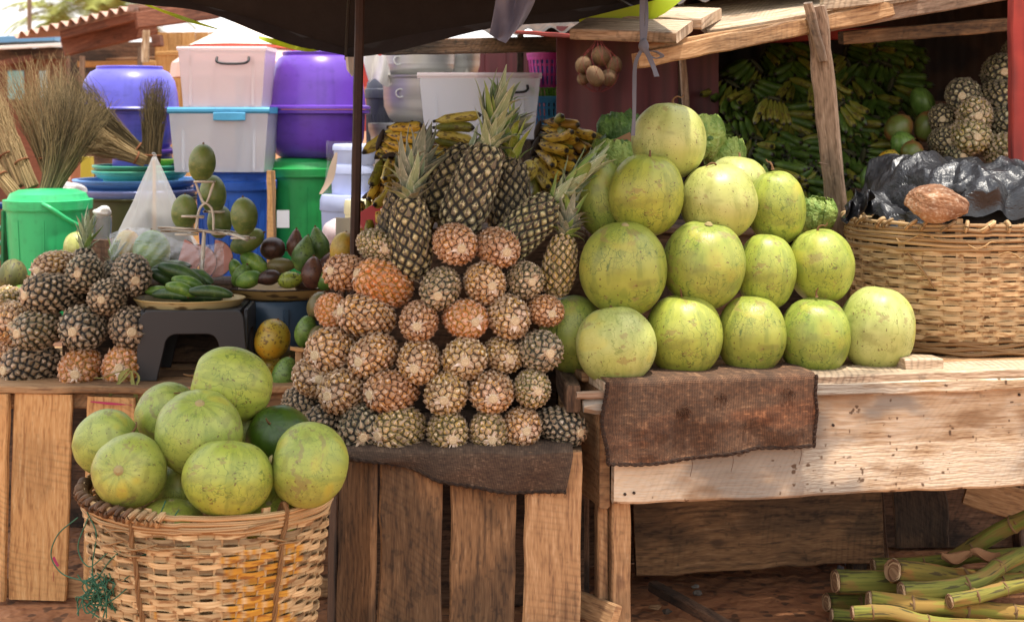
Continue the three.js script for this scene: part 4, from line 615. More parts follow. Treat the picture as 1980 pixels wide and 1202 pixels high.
{
  const t = thing('covered_basket', 'golden woven cane basket on the table covered by black plastic', 'basket', B2.c.clone().setY(B2.y));
  const wr = []; for (let i = 0; i < 40; i++) wr.push([-2.2 + i * 0.11 + 0.035 * Math.sin(i * 4), 0.05 + 0.06 * Math.sin(i * 2.3), false]);
  const b = basket(t, { rb: 0.287, rt: 0.335, belly: 0.012, h: B2.h, y0: 0.05, rimH: 0.085, row: 0.0142, stakes: 36, stakeW: 0.02, amp: 0.0062, rims: 6, seed: 11, wraps: wr.filter((_, i) => i % 3 !== 1) });
  for (let k = 0; k < 4; k++) { const pts = []; for (let i = 0; i < 100; i++) { const a = i / 100 * 6.283, rr = b.R(0.02) + 0.004; pts.push(V(Math.sin(a) * rr, 0.008 + k * 0.0115 + 0.004 * Math.sin(a * 9 + k * 2), Math.cos(a) * rr)); } part('base_splint', colored(tube(pts, 0.0072, 120, 5, true), 0.5, 0.42, 0.32), b.CANEM, t); }
  const s = part('loose_splint', colored(tube([V(-0.225, 0.30, 0.265), V(-0.18, 0.24, 0.295), V(-0.155, 0.20, 0.30)], 0.0032, 10, 5), 0.5, 0.4, 0.28), b.CANEM, t);
  for (const [a, y, k] of [[-0.62, 0.35, 1], [-0.2, 0.33, -1], [0.3, 0.36, 1], [-0.8, 0.34, -1], [0.05, 0.30, 1]]) { const pts = []; for (let i = 0; i < 5; i++) { const aa = a + i * 0.06, rr = b.R(y) + 0.016 + 0.012 * Math.sin(i); pts.push(V(Math.sin(aa) * rr, y + k * 0.010 * Math.sin(i * 1.4), Math.cos(aa) * rr)); } part('loose_splint', colored(tube(pts, 0.0022, 14, 4), 0.66, 0.56, 0.42), b.CANEM, t); }
  // crumpled black plastic over the load
  const BAG = MP(0x1f1f22, 0.36, { clearcoat: 0.2, clearcoatRoughness: 0.3, bumpMap: tex(256, 256, (u, v) => 1 - Math.abs(fbm(u * 14, v * 14, 4, 3, 14, 14) - 0.5) * 3, false), bumpScale: 0.0015 });
  const fr = rng(21), folds = []; for (let i = 0; i < 9; i++) { const a = fr() * 6.283, f = 1.0 + i * 0.5; folds.push([Math.cos(a) * f, Math.sin(a) * f, fr() * 5, 0.06 / f]); }
  const crease = (x, y) => { const wx = x + 0.22 * (fbm(x * 2 + 5, y * 2, 2, 4) - 0.5), wy = y + 0.22 * (fbm(x * 2, y * 2 + 9, 2, 6) - 0.5); let h = 0; for (const [fx, fy, o, k] of folds) h += k * (Math.abs((((wx * fx + wy * fy + o) % 2) + 2) % 2 - 1) - 0.5); return h; };
  const g = toCreasedNormals(sheet(230, 84, (u, v) => {
    const a = u * Math.PI * 2, cs = Math.cos(a), sn = Math.sin(a), rr = Math.pow(v, 0.72), edge = sm(0.84, 1, v), pl = Math.abs((((u * 9 + 3.2 * fbm(u * 9, v * 2, 3, 3, 9, 1e6)) % 1) + 1) % 1 - 0.5) * 2, h = crease(cs * rr * 1.3, sn * rr * 1.3);
    const R = 0.318 * rr * (1 - 0.03 * edge) + (pl - 0.5) * 0.026 * sm(0.35, 0.9, v) + h * 0.35 * sm(0.4, 0.8, v) + edge * 0.03 * (fbm(u * 20, 3, 2, 12, 20, 1e6) - 0.4);
    const y = 0.185 * Math.pow(1 - Math.pow(rr, 2.9), 0.8) + h * 0.75 + (pl - 0.5) * 0.03 * sm(0.25, 0.6, v) * (1 - 0.5 * edge) + edge * 0.022 * fbm(u * 24, 7, 2, 22, 24, 1e6);
    return V(cs * R, y, sn * R);
  }, 0, [8, 3]), 0.28);
  const bag = solo('plastic_sheet', g, BAG, 'crumpled black plastic sheet covering the load of the golden basket', 'plastic sheet'); bag.position.copy(B2.c).setY(B2.y + B2.h - 0.004); bag.rotation.y = 0.4;
  const tail = solo('plastic_sheet', sheet(30, 16, (u, v) => { const p = at(mix(1632, 1690, u), mix(400, 378, u) + 30 * v - 18 * Math.sin(u * 3) * (1 - v), 4.56); p.z += 0.03 * Math.sin(u * 9 + v * 5) + 0.015 * Math.sin(u * 21); p.y += 0.008 * Math.sin(u * 17 + v * 9); return p; }, 0.001, [1, 0.5]), BAG, 'loose corner of black plastic poking past the basket rim by the post', 'plastic sheet');
  // filling under the sheet
  const fill = solo('sack_filling', blob(0.28, 0.12, 0.28, 4, { rough: 0.05 }), M(0x3a3028, 0.9), 'lumpy load inside the golden basket beneath the plastic', 'load'); fill.position.copy(B2.c).setY(B2.y + B2.h - 0.06);
  const st = solo('stone', stoneGeo(0.092, 0.058, 0.058), STONE, 'rough orange brown stone weighing down the black plastic', 'stone'); st.position.copy(at(1812, 394, 4.40)); st.rotation.z = -0.06;
}
// ---------------------------------------------------------------- burlap cloths
function tintCloth(g, seed, k) { const p = g.attributes.position, n = p.count, c = new Float32Array(n * 3); for (let i = 0; i < n; i++) { const x = p.getX(i), y = p.getY(i), z = p.getZ(i), f = fbm(x * 9 + 20, y * 9 + 20, 3, seed), e = fbm(x * 4 + 3, y * 16 + 7, 3, seed + 9), b = 0.6 + 0.75 * f; c[i * 3] = b * mix(1, 1.5, k * sm(0.5, 0.7, e)); c[i * 3 + 1] = b * mix(1, 1.1, k * sm(0.5, 0.7, e)); c[i * 3 + 2] = b * mix(1, 0.85, k * sm(0.5, 0.7, e)); } g.setAttribute('color', new THREE.BufferAttribute(c, 3)); return g; }
{
  const hang = (px) => { const K = [[652, 10], [700, 16], [750, 20], [800, 30], [850, 55], [900, 66], [960, 72], [1020, 76], [1095, 78]]; for (let i = 1; i < K.length; i++) if (px <= K[i][0]) { const t = clamp((px - K[i - 1][0]) / (K[i][0] - K[i - 1][0])); return mix(K[i - 1][1], K[i][1], t); } return 78; };
  const zf = 3.94, fn = (u, v) => { const px = mix(648, 1108, u) - (v > 0.5 ? 14 * u * (v - 0.5) * 2 : 0), h = hang(px) / F * zf; const back = v < 0.45; const P0 = at(px, 0, zf);
    const d = v < 0.45 ? (0.45 - v) / 0.45 * 0.5 : 0, t = v < 0.45 ? 0 : (v - 0.45) / 0.55, wave = 0.006 * Math.sin(u * 11 + 1) + 0.005 * Math.sin(u * 23 + v * 4) + 0.004 * (fbm(u * 8, v * 5, 2, 5) - 0.5);
    const y = 0.614 + 0.003 * Math.sin(u * 14) - t * h - 0.006 * sm(0.4, 0.5, v) * (1 - t), x = (px - IW / 2) / F * zf; return V(x, y - (d > 0 ? 0 : 0), -zf + 0.004 + (d ? -d - 0.002 : 0.008 + t * 0.006 + wave * (0.3 + t) + 0.006 * Math.sin(t * 3.1)) ); };
  const c = thing('burlap_cloth', 'dark brown burlap sack draped over the pineapple crate edge', 'cloth');
  part('cloth', tintCloth(sheet(90, 30, fn, 0.0035, [3.9, 3.2]), 4, 0.2), BURLAP, c);
  const hem = []; for (let i = 0; i <= 40; i++) hem.push(fn(i / 40, 1).add(V(0, 0, 0.002)));
  for (let k = 0; k < 2; k++) part('hem', colored(tube(hem.map((p, i) => p.clone().add(V(0, 0.003 * Math.cos(i * 2.2 + k * 3.1), 0.003 * Math.sin(i * 2.2 + k * 3.1)))), 0.0038, 200, 5), 0.5, 0.46, 0.42), BURLAP, c);
  const fz = [], r = rng(4); for (let i = 0; i < 60; i++) { const p = fn(r(), 0.99), q = p.clone().add(V((r() - 0.5) * 0.02, -0.006 - r() * 0.012, 0.003 + 0.006 * r())); fz.push(tube([p, p.clone().lerp(q, 0.5).add(V((r() - 0.5) * 0.008, 0, 0)), q], 0.0006, 4, 3)); }
  part('frayed_thread', colored(mergeGeometries(fz), 0.8, 0.7, 0.6), BURLAP, c, 'stuff');
}
{
  const c = thing('burlap_cloth', 'rust brown burlap sack hung over the front of the melon table', 'cloth');
  const fn = (u, v) => { const px0 = mix(1166, 1574, u), z0 = tz(px0, -0.02), s = (at(px0, 0, z0).sub(TC)).dot(TU); const t = v < 0.2 ? 0 : (v - 0.2) / 0.8, d = v < 0.2 ? (0.2 - v) / 0.2 : 0; const hgt = (0.205 + 0.012 * Math.sin(u * 5.5 + 0.4) - 0.012 * u * u + 0.006 * (fbm(u * 14, 2, 3, 7) - 0.5)) * t;
    const wave = 0.006 * Math.sin(u * 9 + v * 2) + 0.004 * Math.sin(u * 21 - v * 5) + 0.014 * (fbm(u * 7, v * 5, 3, 9) - 0.5), dd = d ? d * 0.16 - 0.02 : -0.030 - 0.006 * Math.sin(t * 3) - wave * (0.2 + t); const sh = u > 0.97 ? 0.0025 * Math.sin(v * 12) : 0;
    return onTable(s + sh + 0.008 * Math.sin(v * 8) * (u < 0.05 ? 1 : 0), 0.788 - 0.012 * (s / 1.75) + 0.002 * Math.sin(u * 20) - hgt - (d ? 0 : 0.003), dd); };
  part('cloth', tintCloth(sheet(90, 46, fn, 0.0035, [3.6, 2.2]), 14, 0.6), BURLAP_RUST, c);
  const edge = (f, n) => { const l = []; for (let i = 0; i <= 40; i++) l.push(f(i / 40)); for (let k = 0; k < 2; k++) part('hem', colored(tube(l.map((p, i) => p.clone().add(V(0.0025 * Math.sin(i * 2.2 + k * 3), 0.003 * Math.cos(i * 2.2 + k * 3.1), 0.003 + 0.002 * Math.sin(i * 2 + k)))), 0.0042, 160, 5), 0.5, 0.45, 0.42), BURLAP_RUST, c); };
  edge((t) => fn(t, 1)); edge((t) => fn(0, 0.2 + 0.8 * t)); edge((t) => fn(1, 0.2 + 0.8 * t));
  const fz = [], r = rng(14); const fr = (u, v, n, l) => { for (let i = 0; i < n; i++) { const p = fn(clamp(u + (r() - 0.5) * 0.06), clamp(v + (r() - 0.5) * 0.06)).addScaledVector(TW, -0.004), q = p.clone().add(V((r() - 0.5) * l, -r() * l, 0.002 + r() * 0.008)); fz.push(tube([p, p.clone().lerp(q, 0.5).add(V((r() - 0.5) * 0.01, 0, 0.004)), q], 0.0009, 5, 3)); } };
  fr(0.37, 0.48, 34, 0.03); fr(0.86, 0.34, 14, 0.02); fr(0.55, 0.36, 16, 0.015); fr(0.67, 0.7, 10, 0.012); for (const u of [0.42, 0.6, 0.93]) { const p = fn(u, 1); fz.push(tube([p, p.clone().add(V(0.002, -0.02, 0.002)), p.clone().add(V(-0.004, -0.05, 0.001))], 0.0008, 6, 3)); }
  part('frayed_thread', colored(mergeGeometries(fz), 1.3, 1.0, 0.75), BURLAP_RUST, c, 'stuff');
}
// ---------------------------------------------------------------- the tall pineapple pyramid
{
  const G = 'pineapples of the tall pyramid', z = [4.05, 4.075, 4.10, 4.13, 4.165, 4.215];
  const rows = [
    // [px, py, yaw, pitch, kind, label, size, dz]
    [0, 583, 783, -35, 8, 'coal', 'grey pineapple half hidden at the far end of the bottom row, beside the green melon', 0.82, 0.10],
    [0, 632, 815, 30, 4, 'coal', 'dark pineapple second in the bottom row, just above the basket melon', 0.9, 0.04],
    [0, 693, 824, -14, 10, 'coal', 'grey green pineapple third in the bottom row, stem end low', 1.0, -0.005],
    [0, 770, 830, 34, 2, 'olive', 'broad olive pineapple with an orange patch round its stem, bottom row', 1.02, -0.01],
    [0, 864, 834, -12, 2, 'olive', 'pineapple in the bottom row with a bright cut stem, above the middle slat', 1.0, 0],
    [0, 943, 834, -10, 6, 'olive', 'pineapple in the bottom row right of the bright cut stem one', 0.94, 0],
    [0, 1008, 826, -10, -4, 'brown', 'brown shaggy pineapple second from the table end of the bottom row', 0.92, 0.01],
    [0, 1083, 823, -38, 3, 'coal', 'shaded pineapple at the table end of the bottom row', 0.92, 0.02],
    [1, 606, 728, -18, -4, 'brown', 'yellow brown pineapple at the mango end of the second row', 0.98, 0.06],
    [1, 665, 755, 24, 0, 'brown', 'brown pineapple second in the second row, above the dark ones', 1.02, 0.0],
    [1, 760, 756, 36, -2, 'amber', 'orange brown pineapple turned sideways in the second row', 1.03, -0.01],
    [1, 864, 757, 3, 6, 'brown', 'shaggy pineapple facing straight out in the second row', 1.02, 0],
    [1, 950, 757, -4, 2, 'brown', 'golden brown pineapple second from the table end of the second row', 1.02, 0],
    [1, 1027, 750, -12, -4, 'olive', 'spiny pineapple with a round cut stem at the table end of the second row', 0.9, 0.0],
    [2, 642, 678, 26, 0, 'brown', 'brown pineapple at the mango end of the third row', 1.06, 0.03],
    [2, 722, 688, 22, 2, 'brown', 'pineapple second in the third row with its stem turned to the mangoes', 1.02, 0],
    [2, 812, 697, 6, 4, 'brown', 'pineapple with a pale torn husk in the third row', 1.02, 0],
    [2, 898, 692, -3, -2, 'brown', 'plump brown pineapple in the middle of the third row', 1.02, 0],
    [2, 972, 686, -16, 2, 'brown', 'narrow pineapple second from the melon end of the third row', 0.86, 0.02],
    [2, 1042, 678, -18, -4, 'slate', 'greenish pineapple with a white cut stem at the melon end of the third row', 1.0, 0],
    [3, 640, 600, -20, 0, 'orange', 'small orange pineapple at the mango end of the fourth row', 0.82, 0.06],
    [3, 710, 612, 52, -14, 'brown', 'long yellow brown pineapple lying across the fourth row', 1.04, 0.02],
    [3, 810, 620, 0, 2, 'amber', 'round orange brown pineapple in the middle of the fourth row', 0.98, 0],
    [3, 898, 616, -24, 0, 'orange', 'orange pineapple with a dark stem hole in the fourth row', 0.96, 0],
    [3, 983, 612, -12, 0, 'brown', 'brown pineapple second from the melon end of the fourth row', 1.02, 0],
    [3, 1053, 600, -14, 0, 'amber', 'small orange pineapple at the melon end of the fourth row', 0.84, 0.02],
    [4, 672, 528, 34, -10, 'amber', 'pale orange pineapple at the pole end of the fifth row', 0.92, 0.06],
    [4, 742, 548, 58, -22, 'orange', 'bright orange pineapple lying sideways under the dark upright one', 1.06, 0.02],
    [4, 852, 555, 2, 8, 'slate', 'grey green pineapple with its husk pointing down in the fifth row', 1.02, 0],
    [4, 935, 547, -18, 0, 'brown', 'pineapple with a large white cut stem in the fifth row', 0.98, 0],
    [4, 1013, 542, -16, -3, 'slate', 'grey pineapple at the melon end of the fifth row', 0.92, 0.01],
    [5, 724, 474, -26, 4, 'olive', 'olive pineapple behind the rusty pole foot at the top', 0.84, 0.03],
    [5, 877, 470, -18, 6, 'amber', 'orange brown pineapple facing out in the top row', 1.0, -0.02],
    [5, 960, 478, -20, 4, 'amber', 'orange brown pineapple facing out at the melon end of the top row', 1.0, -0.02],
  ];
  for (const [r, px, py, yaw, pitch, kind, label, s, dz] of rows) pineapple(px, py, z[r] + dz, yaw, pitch, kind, label, G, { s: s * 0.925 });
  // uprights with crowns on top of the pyramid
  const U = 'crowned pineapples on top of the pyramid';
  pineapple(793, 455, 4.22, -20, 84, 'dark', 'dark upright pineapple at the front with a spreading grey crown', U, { long: 1, s: 0.99, spin: 0.4, crown: { n: 38, flare: 1.1, seed: 5, mat: 'dull', mat2: 'grey', scale: 1.22, curl: 1 } });
  pineapple(778, 418, 4.36, 32, 62, 'dark', 'dark pineapple leaning behind the front upright one by the bananas', U, { long: 1, s: 1.02, spin: 2, crown: { n: 34, flare: 1.0, seed: 6, mat: 'dull', scale: 1.25, tall: 1.2 } });
  pineapple(912, 368, 4.30, 62, 66, 'dark', 'tallest dark pineapple leaning at the centre with an upright pale crown', U, { long: 1, s: 1.12, spin: 1, crown: { n: 40, flare: 0.75, seed: 7, mat: 'grey', mat2: 'green', scale: 1.12, lean: [-0.28, 0], tall: 1.6 } });
  pineapple(872, 352, 4.44, 62, 55, 'dark', 'blackish pineapple tucked behind the tallest one', U, { long: 1, s: 1.08, spin: 3, crown: { n: 34, flare: 0.7, seed: 8, mat: 'dull', mat2: 'grey', scale: 1.15, lean: [-0.5, 0], tall: 1.6 } });
  pineapple(984, 385, 4.46, 20, 72, 'dark', 'blackish pineapple behind the tallest one on the melon side', U, { long: 1, s: 0.96, spin: 5, crown: { n: 22, flare: 0.9, seed: 18, mat: 'yellow', mat2: 'green', scale: 1.15, lean: [0.35, 0.3] } });
  pineapple(1022, 436, 4.25, 84, 44, 'dark', 'dark pineapple leaning toward the melons with a pale crown', U, { long: 1, s: 0.96, spin: 2.5, crown: { n: 40, flare: 0.7, seed: 9, mat: 'grey', mat2: 'green', scale: 1.3, tall: 1.8 } });
  pineapple(1082, 515, 4.22, 40, 74, 'olive', 'golden green upright pineapple beside the melons with a dark spiky crown', U, { s: 0.86, spin: 0.9, crown: { n: 42, flare: 1.3, seed: 10, mat: 'dull', mat2: 'green', scale: 1.0, curl: 2, lean: [0.1, 0] } });
}
// ---------------------------------------------------------------- the small pineapple heap on the packing crate
{
  const G = 'pineapples of the small heap', rows = [
    [20, 692, 4.86, -18, 0, 'brown', 'tan pineapple at the edge of the picture in the bottom row of the small heap', 1.0], [62, 706, 4.80, 40, 2, 'coal', 'dark pineapple lying sideways in the bottom row of the small heap', 1.12], [157, 710, 4.78, -6, 2, 'orange', 'orange pineapple with a cut stem in the bottom row of the small heap', 1.12], [240, 708, 4.78, -4, -6, 'orange', 'bright orange pineapple with withered leaves over its front', 1.08],
    [20, 622, 4.86, -20, 0, 'brown', 'tan pineapple cut by the picture edge in the second row of the small heap', 1.08], [76, 636, 4.81, 22, 0, 'slate', 'olive pineapple with its stem end low in the second row of the small heap', 1.08], [163, 633, 4.80, 6, 0, 'coal', 'blackish pineapple in the middle of the second row of the small heap', 1.12], [252, 633, 4.80, -16, 0, 'coal', 'blackish pineapple beside the stool in the small heap', 1.12],
    [14, 588, 4.95, 10, 0, 'olive', 'half hidden pineapple at the picture edge beside the breadfruit', 1.0], [95, 568, 4.83, 36, -2, 'coal', 'dark pineapple lying sideways third from the bottom in the small heap', 1.08], [208, 573, 4.81, -2, 0, 'coal', 'round brownish pineapple near the top of the small heap by the stool', 0.97],
    [107, 516, 4.92, 22, 2, 'brown', 'brown pineapple at the top of the small heap by the green bucket', 0.92], [165, 528, 4.86, 2, -4, 'coal', 'pineapple facing out at the top of the small heap', 0.94], [253, 530, 4.87, -22, 6, 'coal', 'pineapple at the top of the small heap touching the cucumbers', 1.06]];
  for (const [px, py, z, yaw, pitch, kind, label, s] of rows) pineapple(px, py, z, yaw, pitch, kind, label, G, { s });
  pineapple(160, 532, 5.06, 10, 80, 'coal', 'upright pineapple behind the small heap with a pale crown', G, { s: 0.9, crown: { n: 20, flare: 0.9, seed: 21, mat: 'grey', mat2: 'green', scale: 0.9 } });
  pineapple(215, 545, 5.04, 5, 75, 'coal', 'pineapple behind the small heap with a short green crown', G, { s: 0.8, crown: { n: 26, flare: 1.3, seed: 22, mat: 'green', mat2: 'grey', scale: 0.62 } });
  const w = thing('withered_leaves', 'withered leaf strips hanging over the orange pineapple', 'leaves'), LM = M(0x8a8a4a, 0.8);
  const st = (l, wd) => { const cv = new THREE.CatmullRomCurve3(l.map((q) => at(q[0], q[1], q[2] ?? 4.66))); part('leaf', sheet(2, 14, (u, v) => cv.getPointAt(v).add(V((u - 0.5) * wd * Math.sin(Math.PI * (0.15 + 0.8 * v)), 0, 0.003 * Math.abs(u - 0.5))), 0.0012), LM, w); };
  st([[252, 716], [240, 730], [222, 748], [212, 765], [214, 790]], 0.012); st([[254, 716], [256, 740], [262, 765], [256, 810]], 0.014); st([[250, 714], [230, 718], [200, 730], [182, 730]], 0.008); st([[256, 714], [268, 728], [262, 745], [240, 755], [224, 758]], 0.008); st([[248, 712], [236, 722], [228, 738]], 0.018);
  fruit('breadfruit', 'fruit', 24, 536, 36, 27, 5.15, 90, SKIN.breadfruit, 'mottled green brown breadfruit at the picture edge below the bucket', { lean: 70, big: 2.2, rough: 0.04 }); fruit('lime', 'fruit', 42, 566, 18, 14, 5.1, 40, SKIN.mangoGreen, 'small green fruit under the breadfruit');
}
// ---------------------------------------------------------------- watermelon pyramid
{
  const G = 'watermelons of the table pyramid', A = (px, py, hw, hh, d, tilt, kind, label, o) => melon(px, py, hw, hh, tz(px, d), tilt, kind, label, G, o);
  A(1108, 648, 62, 76, 0.26, [-8, 5], 'green', 'dark green watermelon half hidden beside the pineapples in the bottom row', {});
  A(1190, 664, 76, 73, 0.085, [-6, -12], 'pale', 'palest watermelon with an orange brown scuff at the front of the bottom row', { stem: 1 });
  A(1323, 650, 74, 80, 0.14, [-4, 6], 'lime', 'bright lime watermelon second in the bottom row of the pyramid', { stem: 2 });
  A(1453, 650, 65, 76, 0.14, [2, 10], 'green', 'narrow watermelon in the middle of the bottom row of the pyramid', {});
  A(1574, 646, 70, 78, 0.14, [2, 12], 'green', 'mottled watermelon fourth in the bottom row of the pyramid', { stem: 2 });
  A(1695, 638, 72, 82, 0.14, [6, 6], 'pale', 'yellowish watermelon at the basket end of the bottom row', {});
  A(1207, 517, 83, 91, 0.17, [0, 16], 'green', 'largest green watermelon at the pineapple end of the second row', {});
  A(1362, 511, 78, 87, 0.175, [4, 16], 'green', 'big watermelon with pale scars second in the second row', {});
  A(1483, 529, 55, 75, 0.19, [4, 6], 'lime', 'slim watermelon third in the second row of the pyramid', {});
  A(1589, 516, 63, 72, 0.20, [-8, 10], 'lime', 'watermelon at the basket end of the second row', { stem: 0 });
  A(1163, 378, 52, 78, 0.36, [-10, 0], 'green', 'scuffed green watermelon behind the third row by the pineapples', {});
  A(1250, 379, 71, 81, 0.24, [4, 12], 'lime', 'bright green watermelon at the front of the third row', { stem: 1 });
  A(1390, 392, 72, 73, 0.24, [-4, 8], 'pale', 'pale cream watermelon with brown blotches in the third row', { stem: 1 });
  A(1500, 397, 57, 74, 0.27, [-6, 10], 'lime', 'lime watermelon at the post end of the third row', { stem: 0 });
  A(1425, 355, 58, 52, 0.42, [6, 0], 'pale', 'pale watermelon peeping out behind the third row', { stem: 1 });
  A(1295, 270, 71, 74, 0.33, [4, 4], 'pale', 'single watermelon with a curled stalk on the very top of the pyramid', { stem: 0 });
}
// watermelons in the cane basket
{
  const G = 'watermelons in the cane basket', A = (px, py, hw, hh, z, tilt, kind, label, o = {}) => melon(px, py, hw, hh, z, tilt, kind, label, G, o);
  A(248, 910, 82, 71, 3.59, [0, 76], 'basket', 'watermelon showing its stem scar at the twine side of the basket', { spin: 0.4 });
  A(204, 857, 62, 62, 3.76, [60, 40], 'basket', 'watermelon with a dark bent stalk at the crate side of the basket', { stem: 1 });
  A(322, 803, 62, 60, 3.88, [40, 30], 'basket', 'pale watermelon half hidden behind the yellow patched one', { stem: 1 });
  A(383, 834, 82, 76, 3.68, [8, 30], 'basket', 'watermelon with a yellow patch and brown pits in the middle of the basket', { spin: 2.4 });
  A(450, 744, 78, 72, 3.83, [-75, 18], 'lime', 'watermelon lying on top of the basket heap below the stool', { stem: 2 });
  A(440, 926, 84, 72, 3.54, [4, -10], 'lime', 'bright yellow green watermelon at the front of the basket', { spin: 4 });
  A(593, 900, 74, 80, 3.60, [-70, 50], 'basket', 'round watermelon at the pineapple crate side of the basket', {});
  A(541, 850, 66, 64, 3.80, [-10, 50], 'deep', 'single dark green watermelon in the basket', { stem: 2 });
  A(474, 842, 40, 52, 3.86, [0, 0], 'basket', 'watermelon glimpsed between the yellow patched and dark green ones'); A(345, 942, 50, 56, 3.74, [0, 0], 'green', 'shaded watermelon between the two front ones in the basket');
  A(330, 1010, 60, 42, 3.60, [0, 0], 'basket', 'watermelon top just showing over the rim under the stem scar one'); A(524, 1000, 58, 44, 3.64, [0, 40], 'lime', 'watermelon top just showing over the rim under the round one'); A(536, 966, 40, 40, 3.80, [0, 0], 'lime', 'small watermelon deep behind the front rim of the basket');
}
// ---------------------------------------------------------------- stool, plates, cucumbers, avocados, mangoes
const BLACKP = M(0x2b292a, 0.5), ENAMEL = (a) => M(0xffffff, 0.4, { map: tex(128, 128, (u, v) => mix3(mix3(rgb(a), rgb(0xa88a50), fbm(u * 8, v * 8, 4, 3, 8, 8) * 0.7), rgb(0x4a3620), 0.8 * sm(0.66, 0.74, fbm(u * 18, v * 18, 3, 7, 18, 18)))) });
{
  const c = at(383, 600, 4.86), g = thing('plastic_stool', 'black plastic stool with an arched front under the cucumber plate', 'stool', c.clone().setY(0.657)); g.rotation.y = 0.05;
  const w = 0.345, h = 0.213, d = 0.25, S = new THREE.Shape(); S.moveTo(-w / 2, 0); S.lineTo(-w / 2 + 0.014, h - 0.03); S.quadraticCurveTo(-w / 2 + 0.018, h, -w / 2 + 0.045, h); S.lineTo(w / 2 - 0.045, h); S.quadraticCurveTo(w / 2 - 0.018, h, w / 2 - 0.014, h - 0.03); S.lineTo(w / 2, 0); S.lineTo(w / 2 - 0.062, 0); S.lineTo(w / 2 - 0.085, 0.10); S.quadraticCurveTo(w / 2 - 0.09, 0.145, w / 2 - 0.13, 0.145); S.lineTo(-w / 2 + 0.13, 0.145); S.quadraticCurveTo(-w / 2 + 0.09, 0.145, -w / 2 + 0.085, 0.10); S.lineTo(-w / 2 + 0.062, 0);
  const eg = new THREE.ExtrudeGeometry(S, { depth: 0.006, bevelEnabled: true, bevelSize: 0.003, bevelThickness: 0.003, bevelSegments: 2 });
  part('front_side', eg, BLACKP, g).position.z = d / 2; part('back_side', eg, BLACKP, g).position.z = -d / 2;
  for (const s of [-1, 1]) { const e = part('end_side', eg, BLACKP, g); e.rotation.y = Math.PI / 2; e.scale.x = (d - 0.01) / w; e.position.set(s * (w / 2 - 0.012), 0, 0); e.rotation.z = 0; }
  const tp = part('seat', plank(w - 0.05, d - 0.006, 0.012, 5, { rag: 0, c: 0.005 }), BLACKP, g); tp.rotation.set(Math.PI / 2, 0, Math.PI / 2); tp.position.y = h - 0.004;
}
function plate(label, px, py, z, r, hgt, matl, rimMat, squash = 1) {
  const g = thing('serving_plate', label, 'plate', at(px, py, z)); const p = part('dish', lathe([[0, 0.004], [r * 0.72, 0.004], [r * 0.86, 0.014], [r * 0.97, hgt], [r, hgt + 0.002], [r * 1.0, hgt - 0.002], [r * 0.88, 0.008], [r * 0.74, -0.002], [0, -0.002]], 56), matl, g); p.scale.z = squash;
  const rim = part('rim', new THREE.TorusGeometry(r, 0.003, 6, 64), rimMat, g); rim.rotation.x = Math.PI / 2; rim.position.y = hgt; rim.scale.y = squash; return g;
}
plate('cream enamel plate of cucumbers on the black stool', 366, 599, 4.86, 0.176, 0.038, ENAMEL(0xcdb98a), M(0xb59a62, 0.4), 0.7);
plate('rust chipped tan plate of avocados on the blue bucket', 540, 574, 5.12, 0.178, 0.036, ENAMEL(0xb08a55), M(0x3a2c22, 0.5), 0.75);
{
  const cu = (px, py, len, r, z, ang, yaw, m, label) => { const g = thing('cucumber', label, 'cucumber', at(px, py, z), 'cucumbers on the cream plate'), s = z / F, L = len * s, R = r * s, pts = [V(-L, 0, 0), V(-L * 0.5, 0.004, 0), V(0, 0.007, 0), V(L * 0.5, 0.005, 0), V(L, 0, 0)]; part('skin', limb(pts, (t, a) => R * Math.pow(Math.sin(Math.PI * clamp(0.02 + 0.96 * t)), 0.42) * (1 + 0.03 * Math.cos(a * 6)), 26, 14), m, g); const e = part('stem', NUB, STALK, g); e.position.set(L * 0.985, 0, 0); e.rotation.z = -1.57; g.rotation.set(0, rad(yaw), rad(-ang), 'ZYX'); };
  const D = SKIN.cucumber, L = SKIN.cucumberLight;
  cu(330, 518, 38, 11, 5.0, -6, 0, D, 'long dark cucumber along the back of the cream plate'); cu(315, 540, 30, 14, 4.94, 35, 20, D, 'very dark cucumber propped near the pineapple on the plate'); cu(350, 532, 48, 15, 4.90, 24, 10, D, 'large cucumber sloping across the top of the plate heap'); cu(385, 538, 30, 13, 4.95, 22, -20, D, 'dark cucumber at the back by the wire stand post'); cu(362, 549, 32, 12, 4.86, 18, 10, L, 'slim light green cucumber in the middle of the plate'); cu(348, 562, 30, 13, 4.80, 20, 10, L, 'pale striped cucumber at the front of the plate'); cu(407, 567, 42, 12, 4.78, 6, 4, D, 'cucumber with a yellow tip at the front of the plate'); cu(310, 567, 30, 11, 4.84, 8, 0, L, 'cucumber low at the pineapple end of the plate'); cu(328, 572, 34, 11, 4.80, 5, 0, D, 'cucumber lying along the front rim of the plate'); cu(388, 578, 40, 11, 4.86, 0, 0, D, 'cucumber at the bottom of the heap on the cream plate');
}
